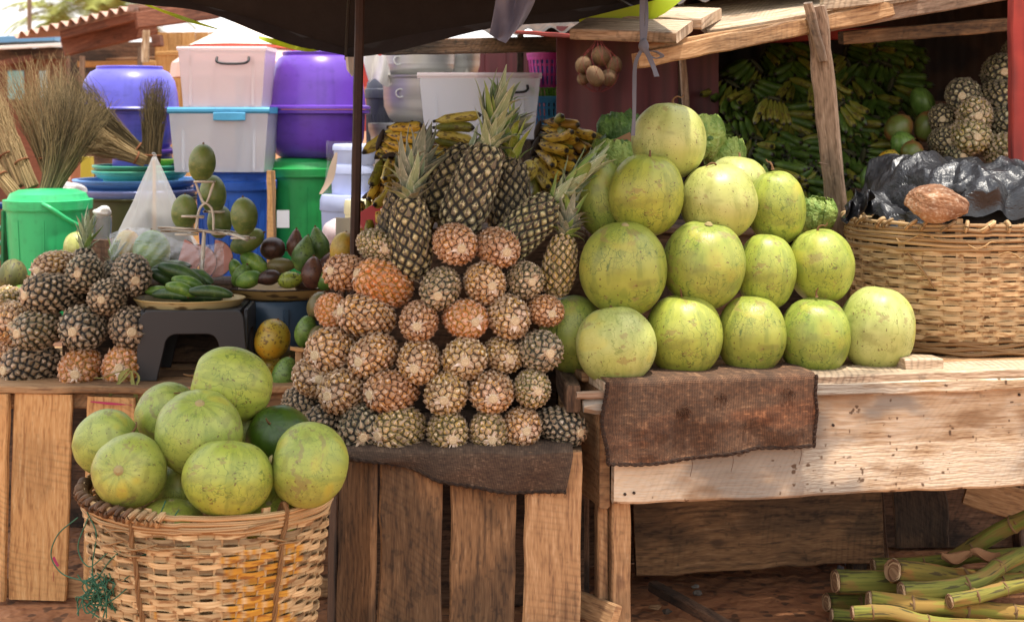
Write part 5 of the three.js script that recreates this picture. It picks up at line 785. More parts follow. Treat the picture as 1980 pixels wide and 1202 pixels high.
{
  const F1 = (px, py, hw, hh, z, roll, m, label, o = {}) => fruit('avocado', 'avocado', px, py, hw, hh, z, roll, m, label, o, 'avocados on the tan plate');
  F1(527, 481, 23, 25, 5.14, 96, SKIN.avoDark, 'round blackish avocado at the top of the plate near the papaya'); F1(570, 470, 17, 28, 5.16, 6, SKIN.avoRed, 'tall reddish brown avocado standing at the back of the plate', { pear: 0.35 }); F1(616, 470, 21, 33, 5.17, -12, SKIN.avoGreen, 'tall green pear shaped avocado at the back of the plate', { pear: 0.42 }); F1(587, 490, 23, 36, 5.10, 14, SKIN.avoGreen, 'bent green avocado with dark scars in the middle of the plate', { pear: 0.42 }); F1(604, 527, 23, 32, 5.02, 4, SKIN.avoRed, 'red brown avocado standing at the front of the plate', { pear: 0.25 }); F1(543, 513, 16, 28, 5.09, 88, SKIN.mangoOlive, 'olive brown avocado lying across the middle of the plate', { pear: 0.2 }); F1(516, 537, 16, 29, 5.02, -100, SKIN.avoDark, 'long dark avocado lying at the front of the plate', { pear: 0.4 }); F1(561, 541, 17, 25, 5.01, 80, SKIN.avoSpot, 'yellow green avocado with black specks at the front of the plate', { pear: 0.15 }); F1(635, 512, 20, 26, 5.12, 20, SKIN.avoRed, 'dark red avocado behind the standing front one', { pear: 0.2 }); F1(590, 550, 18, 22, 5.12, 90, SKIN.avoDark, 'dark avocado under the front ones on the tan plate');
  const F2 = (px, py, hw, hh, z, roll, m, label, o = {}) => fruit('small_papaya', 'papaya', px, py, hw, hh, z, roll, m, label, o, 'green papayas on the tan plate');
  F2(492, 510, 18, 32, 5.10, -55, SKIN.cucumberLight, 'plump green papaya on the cucumber side of the avocado plate', { ribs: 1 }); F2(456, 522, 13, 22, 5.12, -20, SKIN.cucumberLight, 'small upright papaya at the end of the avocado plate', { ribs: 1 }); F2(465, 532, 16, 24, 5.06, 30, SKIN.mangoGreen, 'yellowish papaya leaning at the end of the avocado plate', { ribs: 1 }); F2(480, 540, 17, 26, 5.02, 70, SKIN.cucumberLight, 'papaya lying at the front beside the long dark avocado', { ribs: 1 });
  const F3 = (px, py, hw, hh, z, roll, m, label, o = {}) => fruit('mango', 'mango', px, py, hw, hh, z, roll, m, label, { rough: 0.06, ...o }, 'mangoes between the stool and the pineapples');
  F3(631, 540, 19, 23, 5.02, 30, SKIN.mangoGreen, 'green mango on the plate end by the pineapples'); F3(661, 480, 23, 32, 4.92, 14, SKIN.mangoOrange, 'orange yellow mango behind the rusty pole'); F3(617, 592, 24, 29, 4.80, 20, SKIN.mangoOlive, 'brown olive mango beside the orange pineapples'); F3(590, 641, 21, 31, 4.76, 14, SKIN.mangoGreen, 'green mango standing above the broken wood', {}); F3(612, 652, 18, 24, 4.74, 20, SKIN.mangoOlive, 'brown mango tucked beside the pineapple pyramid'); F3(526, 656, 35, 40, 4.80, 16, SKIN.mangoYellow, 'large speckled yellow mango on top of the mango heap'); F3(521, 710, 22, 26, 4.86, 10, SKIN.mangoYellow, 'yellow mango half hidden below the speckled one'); F3(551, 727, 26, 38, 4.72, 14, SKIN.mangoGreen, 'dark green mango just above the basket melons'); F3(590, 705, 24, 26, 4.88, 14, SKIN.mangoOlive, 'mango deep in the shade behind the pineapples'); F3(545, 690, 26, 28, 4.95, 0, SKIN.mangoOlive, 'mango under the speckled yellow one');
  const bw = thing('broken_crate_corner', 'broken wooden crate corner sticking up between mangoes and pineapples', 'wood'); boardBetween('slat', bw, WOOD.orange, at(560, 672, 4.7), at(588, 676, 4.7), 0.012, 0.02, V(0, 0, 1)); boardBetween('upright', bw, WOOD.tan, at(580, 765, 4.71), at(578, 672, 4.71), 0.022, 0.02, V(0, 0, 1));
}
// blue bucket that carries the avocado plate
{
  const g = thing('steel_blue_bucket', 'steel blue upturned bucket under the avocado plate', 'bucket', at(540, 0, 5.12).setY(0.657)); part('body', lathe([[0.168, 0], [0.165, 0.02], [0.158, 0.022], [0.128, 0.19], [0.118, 0.205], [0, 0.207]], 40), M(0x3b4f63, 0.38), g);
  for (let i = 0; i < 8; i++) { const a = i / 8 * 6.283 + 0.3; const r = part('rib', plank(0.16, 0.02, 0.008, i, { rag: 0, seg: 2 }), M(0x3b4f63, 0.38), g); r.position.set(Math.sin(a) * 0.143, 0.105, Math.cos(a) * 0.143); r.rotation.y = a; }
}
// ---------------------------------------------------------------- wire stand with papayas
{
  const WIRE = M(0xffffff, 0.7, { map: tex(64, 64, (u, v) => mix3(rgb(0xcfc4b2), rgb(0x6a5038), sm(0.55, 0.7, fbm(u * 8, v * 16, 3, 4, 8, 16)))) }), z = 4.98;
  const g = thing('wire_stand', 'chipped white wire rack with rings holding papayas', 'rack'), t = (l, r = 0.0045) => part('wire', tube(l.map((q) => at(q[0], q[1], q[2] ?? z)), r, 24, 6), WIRE, g);
  part('post', tube([at(389, 600, z).setY(0.872), at(390, 530, z), at(394, 448, z)], 0.0068, 12, 8), WIRE, g); const ring = (px, py, zz, r) => { const m = part('ring', new THREE.TorusGeometry(r, 0.0042, 6, 30), WIRE, g); m.position.copy(at(px, py, zz)); m.rotation.x = 1.5; };
  t([[305, 440, z + .02], [345, 441], [395, 446], [440, 452], [482, 458, z - .04]]); t([[310, 446, z - .04], [360, 447], [400, 448], [440, 452], [478, 464, z - .1]], 0.0042); t([[378, 445], [382, 415], [388, 400], [397, 393], [408, 402], [412, 420], [412, 445]]); t([[376, 350], [396, 393], [414, 350]]); t([[396, 392], [386, 402], [380, 440]], 0.0042); t([[415, 445, z + .03], [445, 448, z + .08], [470, 452, z + .1]]); t([[355, 418], [394, 420]]); t([[395, 408, z], [412, 410, z + .08], [430, 410, z + .1]]);
  ring(395, 351, z, 0.032); ring(372, 418, z + 0.0, 0.034); ring(413, 409, z + 0.06, 0.033); ring(360, 453, z, 0.034); ring(430, 452, z + 0.05, 0.033); ring(470, 460, z + 0.0, 0.038);
  const P = (px, py, hw, hh, zz, roll, label, o = {}) => fruit('papaya', 'papaya', px, py, hw, hh, zz, roll, SKIN.papaya, label, { ribs: 1, rough: 0.05, nub: 1.0, ...o }, 'papayas on the wire rack');
  P(390, 315, 26, 37, z, 4, 'papaya on the topmost ring of the wire rack'); P(411, 375, 26, 37, z + 0.09, -4, 'papaya behind the forked arms of the wire rack'); P(356, 410, 25, 34, z + 0.03, 2, 'papaya standing at the plastic bag end of the rack'); P(471, 418, 26, 37, z - 0.02, -3, 'papaya standing at the avocado end of the rack'); P(424, 428, 24, 33, z + 0.14, 0, 'papaya low behind the middle of the wire rack'); P(478, 466, 21, 36, z + 0.12, 62, 'papaya lying at the end of the rack above the avocados');
}
// cut fruit wrapped in clear film, and the tied plastic bag
{
  const FILM = MP(0xffffff, 0.25, { transmission: 0.6, thickness: 0, transparent: true, opacity: 0.46, bumpMap: tex(128, 128, (u, v) => fbm(u * 4, v * 30, 3, 3, 4, 30), false), bumpScale: 0.012 });
  const w = (px, py, hw, hh, z, m, label, roll = 0, o = {}) => fruit('cut_fruit', 'fruit', px, py, hw, hh, z, roll, m, label, o, 'fruit wrapped in clear film'), PINKF = M(0xf0a598, 0.55);
  w(292, 488, 36, 44, 5.12, SKIN.cucumberLight, 'green papaya wrapped in clear film behind the cucumbers'); w(246, 478, 26, 34, 5.2, SKIN.mangoOrange, 'pale yellow fruit wrapped in film beside the green papaya'); w(148, 478, 26, 30, 5.3, MELON.pale, 'pale green fruit wrapped in film behind the small heap crown');
  const wedge = (px, py, s, z, rz, label) => { const g = thing('melon_wedge', label, 'watermelon', at(px, py, z), 'watermelon wedges wrapped in clear film'); g.rotation.set(0.1, Math.PI + 0.25, rz); const R = s / F * z; part('rind', new THREE.SphereGeometry(R, 24, 16, 0, 1.1), MELON.deep, g); const fl = (ry) => { const m = part('flesh', new THREE.CircleGeometry(R * 0.97, 28, -Math.PI / 2, Math.PI), PINKF, g); m.rotation.y = ry; return m; }; fl(Math.PI); fl(Math.PI + 1.1); };
  wedge(345, 500, 40, 5.1, 0.3, 'watermelon wedge in film next to the green papaya'); wedge(382, 508, 36, 5.12, -0.2, 'watermelon wedge in film behind the wire post'); wedge(412, 500, 38, 5.14, 0.1, 'watermelon wedge in film at the bin end of the wrapped heap');
  const board = thing('display_tray', 'low tray under the wrapped fruit behind the stool', 'tray', at(300, 0, 5.16).setY(0.658)); for (let i = 0; i < 2; i++) { const m = part('box', plank(0.56, 0.24 - i * 0.02, 0.13, 9 + i), WOOD.crateDark, board); m.rotation.set(0, Math.PI / 2, Math.PI / 2); m.rotation.set(Math.PI / 2, 0, Math.PI / 2); m.position.y = 0.066 + i * 0.132; }
  const wrap = sheet(60, 22, (u, v) => { const px = mix(212, 432, u), zz = 5.12 - 0.11 * Math.sin(v * Math.PI) ; const top = mix(450, 462, u) - 14 * Math.sin(u * 6); const p = at(px, mix(top, 545, v), zz - 0.05); p.z += 0.012 * (fbm(u * 14, v * 5, 3, 6) - 0.5) * 2 + 0.006 * Math.sin((u * 3 + v) * 22); p.y += 0.01 * (fbm(u * 9, v * 9, 2, 4) - 0.5); return p; }, 0);
  solo('clear_film', wrap, FILM, 'clear stretched plastic film wrapping the cut fruit behind the cucumbers', 'plastic film');
  const c = at(302, 0, 5.3), bag = thing('clear_bag', 'clear plastic bag pulled up to a point behind the cut fruit', 'bag', c.clone().setY(0));
  const y0 = at(300, 466, 5.3).y, y1 = at(300, 303, 5.3).y;
  const VEIL = MP(0xffffff, 0.35, { transmission: 0.5, thickness: 0, transparent: true, opacity: 0.5 });
  part('film', sheet(110, 40, (u, v) => { const a = u * Math.PI * 2, r = mix(0.155, 0.007, Math.pow(v, 0.92)) * (1 + 0.20 * (fbm(u * 14, v * 2.2, 4, 5, 14, 1e6) - 0.5) + 0.14 * (Math.abs(((u * 9 + 1.5 * fbm(u * 5, v * 2, 2, 8, 5, 1e6)) % 1) - 0.5) - 0.25) + 0.09 * Math.cos(a * 5 + v * 3)); return V(Math.sin(a) * r - 0.008 * v, mix(y0 - 0.03, y1, v), Math.cos(a) * r * 0.75); }), VEIL, bag);
  part('stick', limb([V(-0.02, y0 - 0.25, 0.0), V(-0.008, y0, 0), V(-0.008, y1 - 0.01, 0)], () => 0.006, 8, 7), M(0xb99a7a, 0.8), bag); part('twisted_top', limb([V(-0.008, y1 - 0.012, 0), V(-0.006, y1 + 0.006, 0), V(-0.012, y1 + 0.014, 0.004)], (t) => 0.009 - 0.004 * t, 6, 7), FILM, bag);
}
// ---------------------------------------------------------------- ripe bananas behind the pineapples
{
  const R = [SKIN.bananaRipe, SKIN.bananaTurn, SKIN.bananaRipe, SKIN.bananaYellow], Bm = [SKIN.bananaBrown, SKIN.bananaRipe, SKIN.bananaTurn], SB = M(0x2e2114, 0.8), G = 'ripe banana hands behind the pineapples';
  const A = (px, py, z, t, n, m, label, o) => bananaHand(at(px, py, z), t, n, m, SB, label, G, { seed: px, s: 0.92, ...o });
  A(735, 270, 4.74, [0, 20, 70], 9, R, 'brown speckled banana hand by the pole at the top of the ripe heap', { open: 0.8 }); A(758, 300, 4.70, [0, 0, 10], 8, R, 'banana hand hanging down with blackened tips beside the pole'); A(725, 335, 4.70, [10, 10, 62], 9, Bm, 'dark banana hand in the middle of the heap beside the pole'); A(720, 372, 4.68, [10, 0, 30], 10, Bm, 'blackened banana hand low beside the pole'); A(775, 330, 4.68, [0, -10, 20], 6, [SKIN.bananaYellow, SKIN.bananaRipe], 'pale yellow banana hand peeping beside the front crown');
  A(830, 262, 4.86, [20, 20, 84], 6, R, 'banana hand lying flat on the very top of the ripe heap', { tiers: 1, open: 0.4 }); A(815, 248, 4.92, [30, 0, -60], 4, [SKIN.bananaYellow], 'bright yellow bananas resting over the top of the heap', { tiers: 1, open: 0.2, s: 1.1, fan: 0.2 }); A(862, 330, 4.72, [0, 10, -10], 8, R, 'orange brown banana hand between the two tall crowns'); A(880, 300, 4.78, [10, -20, -40], 8, R, 'banana hand with a frayed stalk behind the crowns'); A(845, 372, 4.74, [0, 0, 0], 7, [SKIN.bananaTurn, SKIN.bananaRipe], 'greenish banana hand low between the dark pineapples');
  A(905, 285, 4.82, [0, 0, -30], 6, [SKIN.bananaYellow, SKIN.bananaRipe], 'yellow banana hand behind the tallest pineapple');
  A(1040, 250, 4.86, [20, 10, 74], 7, Bm, 'dark banana hand at the top of the small ripe heap'); A(1075, 262, 4.84, [10, 0, 60], 8, Bm, 'brown banana hand in the middle of the small ripe heap'); A(1035, 282, 4.82, [0, 0, 66], 8, R, 'golden brown banana hand low in the small ripe heap'); A(1095, 285, 4.86, [0, 0, 50], 7, Bm, 'brown banana hand beside the lettuce'); A(1030, 312, 4.80, [0, 10, 40], 7, R, 'golden banana hand behind the yellow green crown'); A(1085, 243, 4.86, [0, 40, -70], 3, [SKIN.bananaTurn], 'curled green banana pair on top of the small ripe heap', { tiers: 1, s: 0.8 });
  fruit('yellow_fruit', 'fruit', 1022, 330, 17, 22, 4.72, 20, SKIN.bananaYellow, 'bright yellow fruit behind the yellow green crown'); fruit('cut_papaya', 'fruit', 838, 404, 16, 18, 4.5, 10, SKIN.cucumberLight, 'pale green fruit between the dark upright pineapples');
  // red enamel plate leaning in the heap
  const p = thing('red_tray', 'scratched red tray leaning under the bananas beside the pole', 'tray'); const m = boardBetween('panel', p, M(0xffffff, 0.5, { map: tex(128, 128, (u, v) => mix3(rgb(0xa3201c), rgb(0xd9b8a0), 0.9 * sm(0.68, 0.76, fbm(u * 6, v * 24, 4, 3, 6, 24)))) }), at(690, 445, 4.6), at(748, 408, 4.6), 0.085, 0.006, V(-0.3, 0.2, 1)); void m;
}
// ---------------------------------------------------------------- green bananas, mangoes and pineapples in the shaded stall
{
  const GM = [SKIN.bananaGreen, SKIN.bananaGreen, SKIN.bananaGreen, SKIN.bananaTurn], SB = M(0x3a3a1e, 0.8), G = 'green banana hands in the shaded stall', r = rng(31);
  const spots = [], TIER = ['uppermost', 'second', 'third', 'fourth', 'fifth', 'sixth', 'seventh', 'eighth', 'lowest'], NTH = ['first', 'second', 'third', 'fourth', 'fifth', 'sixth', 'seventh', 'eighth', 'ninth', 'tenth', 'eleventh', 'twelfth'];
  for (let row = 0; row < 9; row++) for (let k = 0, nth = 0; k < 12; k++) { const px = 1418 + k * 31 + (row % 2) * 15 + (r() - 0.5) * 16, py = 96 + row * 34 + (r() - 0.5) * 14; if (px > 1735 || (px > 1690 && py > 260) || (px < 1455 && py < 150)) continue; spots.push([px, py, 6.0 - row * 0.085 + (r() - 0.5) * 0.05, `green banana hand, ${NTH[nth++]} from the corrugated wall in the ${TIER[row]} tier of the heap`]); }
  spots.forEach(([px, py, z, L], i) => bananaHand(at(px, py, z), [10 + r() * 20, (r() - 0.5) * 70, (r() - 0.5) * 170], 9 + Math.floor(r() * 4), GM, SB, L, G, { seed: i + 60, s: 0.86 }));
  bananaHand(at(1498, 190, 5.50), [15, 10, -18], 9, [SKIN.bananaTurn], SB, 'yellowing banana hand at the front of the green heap', G, { seed: 5, s: 0.68 }); bananaHand(at(1620, 205, 5.45), [15, -10, 40], 11, GM, SB, 'large green banana hand just beside the roof post', G, { seed: 6, s: 0.8 }); bananaHand(at(1590, 150, 5.55), [10, 0, 12], 10, [SKIN.bananaTurn, SKIN.bananaGreen], SB, 'banana hand hanging high behind the roof post', G, { seed: 7, s: 0.75 }); bananaHand(at(1478, 335, 5.20), [15, 15, 60], 12, GM, SB, 'lowest green banana hand above the lime watermelon', G, { seed: 8, s: 0.8 });
  const Mg = (px, py, hw, hh, z, roll, m, label) => fruit('mango', 'mango', px, py, hw, hh, z, roll, m, label, { rough: 0.06 }, 'mangoes in the shaded stall');
  Mg(1738, 248, 26, 30, 5.38, 40, SKIN.mangoBlush, 'blushed mango nearest the bananas in the shaded stall'); Mg(1790, 245, 22, 30, 5.42, 10, SKIN.mangoBlush, 'blushed mango beside the stacked pineapples in the shaded stall'); Mg(1748, 280, 28, 24, 5.32, 60, SKIN.mangoGreen, 'green mango low in the shaded stall heap'); Mg(1785, 200, 34, 22, 5.55, 70, SKIN.mangoGreen, 'large green mango at the back of the shaded stall'); Mg(1720, 315, 24, 26, 5.25, 20, SKIN.mangoYellow, 'yellow mango peeping over the black plastic'); Mg(1765, 295, 22, 24, 5.26, 0, SKIN.mangoBlush, 'red cheeked mango touching the black plastic'); Mg(1690, 345, 26, 30, 5.2, 10, SKIN.mangoGreen, 'green mango between the post and the plastic');
  const sh = thing('mango_crate', 'dark crate holding mangoes and pineapples in the shaded stall', 'crate'); boardBetween('top_board', sh, WOOD.dark, V(1.18, 1.215, -5.36), V(2.15, 1.215, -5.36), 0.30, 0.02, V(0, 1, 0)); boardBetween('front_board', sh, WOOD.dark, V(1.18, 0.6, -5.2), V(2.15, 0.6, -5.2), 1.2, 0.02, V(0, 0, 1));
  const P = 'pineapples in the shaded stall', Q = (px, py, z, yaw, kind, label, s = 1) => pineapple(px, py, z, yaw, 0, kind, label, P, { far: 1, s });
  Q(1865, 186, 5.38, 20, 'dark', 'dark pineapple on the banana side of the second tier in the shaded stall', 1.05); Q(1932, 192, 5.34, -10, 'dark', 'pineapple with a pale stem in the second tier of the shaded stall', 1.05); Q(1885, 224, 5.30, 10, 'olive', 'golden pineapple in the middle tier of the shaded stall', 1.05); Q(1947, 236, 5.26, -12, 'dark', 'brown pineapple beside the red post in the middle tier', 1.0); Q(1822, 230, 5.40, 14, 'dark', 'small dark pineapple beside the blushed mango', 0.82); Q(1875, 264, 5.25, 0, 'olive', 'tan pineapple low in the shaded stall above the plastic', 1.0); Q(1941, 292, 5.20, -10, 'olive', 'tan pineapple at the foot of the red post', 0.95); Q(1826, 272, 5.32, 0, 'dark', 'dark pineapple just over the black plastic', 0.8); Q(1935, 140, 5.44, 10, 'dark', 'dark pineapple near the top of the shaded stack', 1.05); Q(1975, 100, 5.48, 0, 'dark', 'topmost pineapple of the shaded stack behind the red post', 0.9); Q(1850, 300, 5.28, 0, 'dark', 'pineapple mostly hidden by the black plastic', 0.8);
}
// leafy heads behind the melons
{
  const cabT = (a, b, c, s) => tex(256, 256, (u, v) => { const e = Math.abs(u - 0.5) * 2, n = fbm(u * 7, v * 7, 4, s, 7, 7), ve = Math.abs(fbm(u * 9, v * 9, 3, s + 5, 9, 9) - 0.5); return mix3(mix3(rgb(a), rgb(b), sm(0.3, 0.7, n)), rgb(c), 0.6 * sm(0.10, 0.0, e) * (1 - v) + 0.4 * sm(0.05, 0.0, ve)); });
  const cabB = tex(256, 256, (u, v) => fbm(u * 18, v * 18, 3, 6, 18, 18), false), CAB = [M(0xffffff, 0.6, { map: cabT(0x6f8a38, 0x94a650, 0xb9c27c, 3), bumpMap: cabB, bumpScale: 0.006 }), M(0xffffff, 0.6, { map: cabT(0x3c5c22, 0x5f8034, 0x8a9c58, 9), bumpMap: cabB, bumpScale: 0.006 })];
  function head(px, py, r, z, mi, label, seed) {
    const g = thing('leafy_cabbage', label, 'cabbage', at(px, py, z)), R = r / F * z, q = rng(seed); part('heart', blob(R * 0.8, R * 0.78, R * 0.8, seed, { rough: 0.1 }), CAB[0], g);
    for (let i = 0; i < 11; i++) { const w = 1.0 + 0.5 * q(), k = 0.86 + 0.03 * i, sd = seed + i; const m = part('leaf', sheet(30, 20, (u, v) => { const a = (u - 0.5) * w * 1.5 * (0.65 + 0.35 * Math.sin(Math.PI * v * 0.8)) + 0.12 * (fbm(v * 3, sd, 2, 5) - 0.5), b = -1.1 + v * 1.9, rr = R * (k + 0.10 * v * v + 0.05 * Math.sin(u * 13 + sd) * v * v * v + 0.03 * Math.sin(u * 37 + sd * 2) * v * v * v + 0.26 * (fbm(u * 3 + sd, v * 3, 3, 3) - 0.5)); return V(Math.sin(a) * Math.cos(b) * rr, Math.sin(b) * rr, Math.cos(a) * Math.cos(b) * rr); }, 0.0012), CAB[mi === 2 ? i % 2 : mi], g); m.rotation.set((q() - 0.5) * 0.5, i * 2.4 + q(), (q() - 0.5) * 0.5); }
  }
  head(1205, 262, 46, 4.86, 1, 'dark leafy cabbage behind the top melon on the pineapple side', 3); head(1190, 300, 40, 4.78, 2, 'cabbage just above the scuffed green melon', 13); head(1352, 262, 46, 4.88, 2, 'leafy cabbage peeping out behind the top melon by the bananas', 23); head(1402, 300, 36, 4.92, 0, 'pale cabbage above the cream watermelon', 33); head(1580, 415, 34, 4.80, 0, 'pale green cabbage between the melons and the post', 43); head(1560, 440, 32, 4.86, 2, 'cabbage half hidden by the post end melons', 53); head(1450, 350, 34, 5.0, 2, 'cabbage behind the peeping pale melon', 63);
  const c = thing('produce_table', 'dark plank table behind the melons carrying cabbages', 'table'); boardBetween('top_board', c, WOOD.dark, onTable(-0.02, 1.13, 0.98), onTable(0.72, 1.10, 0.98), 0.42, 0.02, V(0, 1, 0)); boardBetween('front_board', c, WOOD.dark, onTable(0.0, 0.95, 0.80), onTable(0.72, 0.95, 0.80), 0.3, 0.02, V(0, 0, 1)); for (const s of [0.02, 0.7]) boardBetween('leg', c, WOOD.dark, onTable(s, 0, 1.16), onTable(s, 1.1, 1.16), 0.05, 0.05, V(0, 0, 1));
  const b = thing('cardboard_carton', 'brown cardboard carton with a red printed badge behind the top melon', 'carton'), CARD = M(0x9a7352, 0.9); boardBetween('panel', b, CARD, at(1152, 322, 4.74), at(1232, 282, 4.74), 0.10, 0.004, V(0, 0.1, 1), { rag: 0.001 }); boardBetween('side', b, CARD, at(1152, 330, 4.76), at(1150, 318, 4.92), 0.1, 0.004, V(-1, 0.2, 0.3));
  const bd = document.createElement('canvas'); bd.width = 256; bd.height = 160; const x = bd.getContext('2d'); x.fillStyle = '#a8241c'; x.fillRect(0, 0, 256, 160); x.strokeStyle = '#e9d2bc'; x.lineWidth = 7; x.beginPath(); x.ellipse(128, 80, 110, 60, 0, 0, 7); x.stroke(); x.lineWidth = 5; x.beginPath(); x.ellipse(128, 80, 84, 38, 0, 0, 7); x.stroke(); for (let i = 0; i < 5; i++) { x.fillStyle = '#e9d2bc'; x.fillRect(66 + i * 26, 66, 16, 28); }
  const bt = new THREE.CanvasTexture(bd); bt.colorSpace = THREE.SRGBColorSpace; const pl = part('badge', new THREE.PlaneGeometry(0.05, 0.032), M(0xffffff, 0.8, { map: bt }), b); pl.position.copy(at(1208, 293, 4.728)); pl.rotation.z = 0.42;
}
// net of potatoes hanging from the roof
{
  const g = thing('hanging_net', 'red net hanging from the roof rail around brown potatoes', 'net'), z = 5.58, NET = M(0x7a2420, 0.8); const lines = [];
  for (let i = 0; i < 22; i++) { const a = i / 22 * 6.283, l = []; for (let k = 0; k <= 10; k++) { const t = k / 10, r = t < 0.45 ? mix(0.012, 0.072, sm(0.05, 0.45, t)) : 0.076 * Math.sqrt(Math.max(0.02, 1 - ((t - 0.6) / 0.41) ** 2)), aa = a + (i % 2 ? 1 : -1) * t * 1.1; l.push(at(1157, mix(70, 178, t), z).add(V(Math.sin(aa) * r, 0, Math.cos(aa) * r))); } lines.push(tube(l, 0.0007, 20, 3)); }
  part('mesh', mergeGeometries(lines), NET, g, 'stuff');
  for (const [px, py, hw, hh, dz, roll, l] of [[1128, 125, 15, 18, 0, 20, 'potato at the pineapple side of the hanging net'], [1163, 108, 21, 19, 0.03, 60, 'largest potato at the top of the hanging net'], [1152, 148, 16, 22, -0.04, -30, 'long potato at the front bottom of the net'], [1188, 125, 16, 17, 0.03, 0, 'potato at the melon side of the net'], [1128, 152, 12, 13, 0.02, 0, 'small potato low in the net'], [1178, 150, 16, 17, 0.02, 0, 'potato low on the melon side of the net']]) fruit('potato', 'potato', px, py, hw, hh, z + dz, roll, SKIN.potato, l, { rough: 0.1 }, 'potatoes in the hanging net');
}
// ---------------------------------------------------------------- plantain stalks under the table
{
  const G = 'plantain stalks under the table', r = rng(9), END = M(0xffffff, 0.9, { map: tex(64, 64, (u, v) => mix3(rgb(0x5a3a22), rgb(0xc9b08a), sm(0.45, 0.65, fbm(u * 9, v * 9, 3, 4)))) }), RING = M(0x745838, 0.9);
  function stalk(pts, rad0, label, o = {}) {
    rad0 *= 1.04; pts = pts.map((q) => [q[0], q[1] + 12, q[2]]);
    const P = pts.map((q) => at(q[0], q[1], q[2])), g = thing('plantain_stalk', label, 'stalk', null, G), R = rad0 / F * pts[0][2], nodes = o.nodes ?? [0.3, 0.62, 0.9];
    const geo = limb(P, (t, a) => R * (1 - 0.18 * t) * (1 + 0.10 * nodes.reduce((s, n) => s + Math.exp(-(((t - n) / 0.02) ** 2)), 0)) * (1 + 0.07 * Math.cos(a * 3 + t * 9) + 0.045 * Math.cos(a * 7 + t * 4) + 0.05 * (vn(t * 9, pts[0][1], 3) - 0.5)), 44, 21, { uvMetres: true }), n = geo.attributes.position.count, col = new Float32Array(n * 3), uv = geo.attributes.uv;
    const tint = o.tint ?? [1, 1, 0.9]; for (let i = 0; i < n; i++) for (let k = 0; k < 3; k++) col[i * 3 + k] = tint[k] * 0.95; geo.setAttribute('color', new THREE.BufferAttribute(col, 3)); part('stem', geo, CANE, g); void uv;
    const cv = new THREE.CatmullRomCurve3(P);
    for (const t of nodes) { const m = part('node_ring', new THREE.TorusGeometry(R * (1 - 0.18 * t) * 1.03, R * 0.15, 6, 20, 5.2), RING, g); m.position.copy(cv.getPointAt(t)); m.quaternion.setFromUnitVectors(V(0, 0, 1), cv.getTangentAt(t)); m.rotateZ(r() * 6); const b = part('bract_scar', blob(R * 0.16, R * 0.5, R * 0.16, t * 20, { rough: 0.4, pear: 0.6 }), RING, g); b.position.copy(cv.getPointAt(t)).add(V(0, R * 0.3, R * 0.85)); b.rotation.set(0.4, 0, (r() - 0.5) * 1.6); }
    const cut = part('cut_end', limb([V(0, 0, 0), V(0, R * 0.12, 0), V(0, R * 0.26, 0)], (t, a) => R * (0.98 - 0.10 * t + 0.10 * (vn(a * 4, t * 3 + pts[0][0], 3) - 0.5)), 4, 16, { crease: 0.6 }), END, g); cut.position.copy(P[0]); cut.quaternion.setFromUnitVectors(V(0, 1, 0), P[0].clone().sub(P[1]).normalize());
  }
  stalk([[1618, 1112, 4.40], [1720, 1112, 4.42], [1840, 1118, 4.46], [1990, 1090, 4.55]], 22, 'thickest green stalk with a frayed brown end', { nodes: [0.42, 0.75], tint: [0.9, 0.9, 0.75] });
  stalk([[1728, 1090, 4.34], [1790, 1098, 4.40], [1850, 1108, 4.46], [1990, 1100, 4.6]], 22, 'brown stalk pointing forward with a pale speckled cut end', { nodes: [0.5], tint: [1.0, 0.72, 0.5] });
  stalk([[1745, 1130, 4.28], [1820, 1126, 4.30], [1890, 1112, 4.34], [1945, 1075, 4.42], [2000, 1050, 4.5]], 17, 'curved yellow green stalk with a split brown end', { nodes: [0.38, 0.66] });
  stalk([[1838, 1150, 4.24], [1890, 1140, 4.26], [1960, 1122, 4.3], [2020, 1110, 4.34]], 14, 'short stalk with a peeled white end', { nodes: [0.25, 0.55], tint: [1.1, 1.0, 0.85] });
  stalk([[1682, 1148, 4.26], [1760, 1158, 4.26], [1860, 1164, 4.28], [1990, 1176, 4.3]], 18, 'yellow stalk with a dark joint in the middle', { nodes: [0.25, 0.6, 0.9], tint: [1.08, 1.0, 0.7] });
  stalk([[1650, 1172, 4.2], [1720, 1172, 4.2], [1790, 1190, 4.2], [1880, 1196, 4.22], [2000, 1200, 4.24]], 13, 'slender stalk with a shaggy end lying in front', { nodes: [0.1, 0.4, 0.75], tint: [1, 1, 0.8] });
  stalk([[1600, 1152, 4.46], [1650, 1150, 4.48], [1740, 1150, 4.5], [1900, 1150, 4.55]], 17, 'dark stalk stub with a torn root end', { nodes: [0.2], tint: [0.7, 0.72, 0.55] });
  stalk([[1810, 1092, 4.62], [1870, 1055, 4.6], [1930, 1015, 4.56], [2000, 985, 4.5]], 17, 'green stalk leaning up toward the table', { nodes: [0.4, 0.8], tint: [0.8, 0.9, 0.7] });
  stalk([[1560, 1208, 4.25], [1640, 1214, 4.24], [1760, 1212, 4.22], [1980, 1222, 4.2]], 15, 'stalk cut by the lower picture edge', { nodes: [0.3, 0.7], tint: [0.85, 0.9, 0.7] });
  stalk([[1800, 1180, 4.4], [1880, 1178, 4.42], [2000, 1180, 4.45]], 20, 'thick stalk buried in the pile of stalks', { tint: [0.8, 0.85, 0.6] }); stalk([[1700, 1200, 4.42], [1800, 1200, 4.42], [2000, 1200, 4.45]], 22, 'stalk at the bottom of the pile resting on the dirt', { tint: [0.75, 0.8, 0.6] });
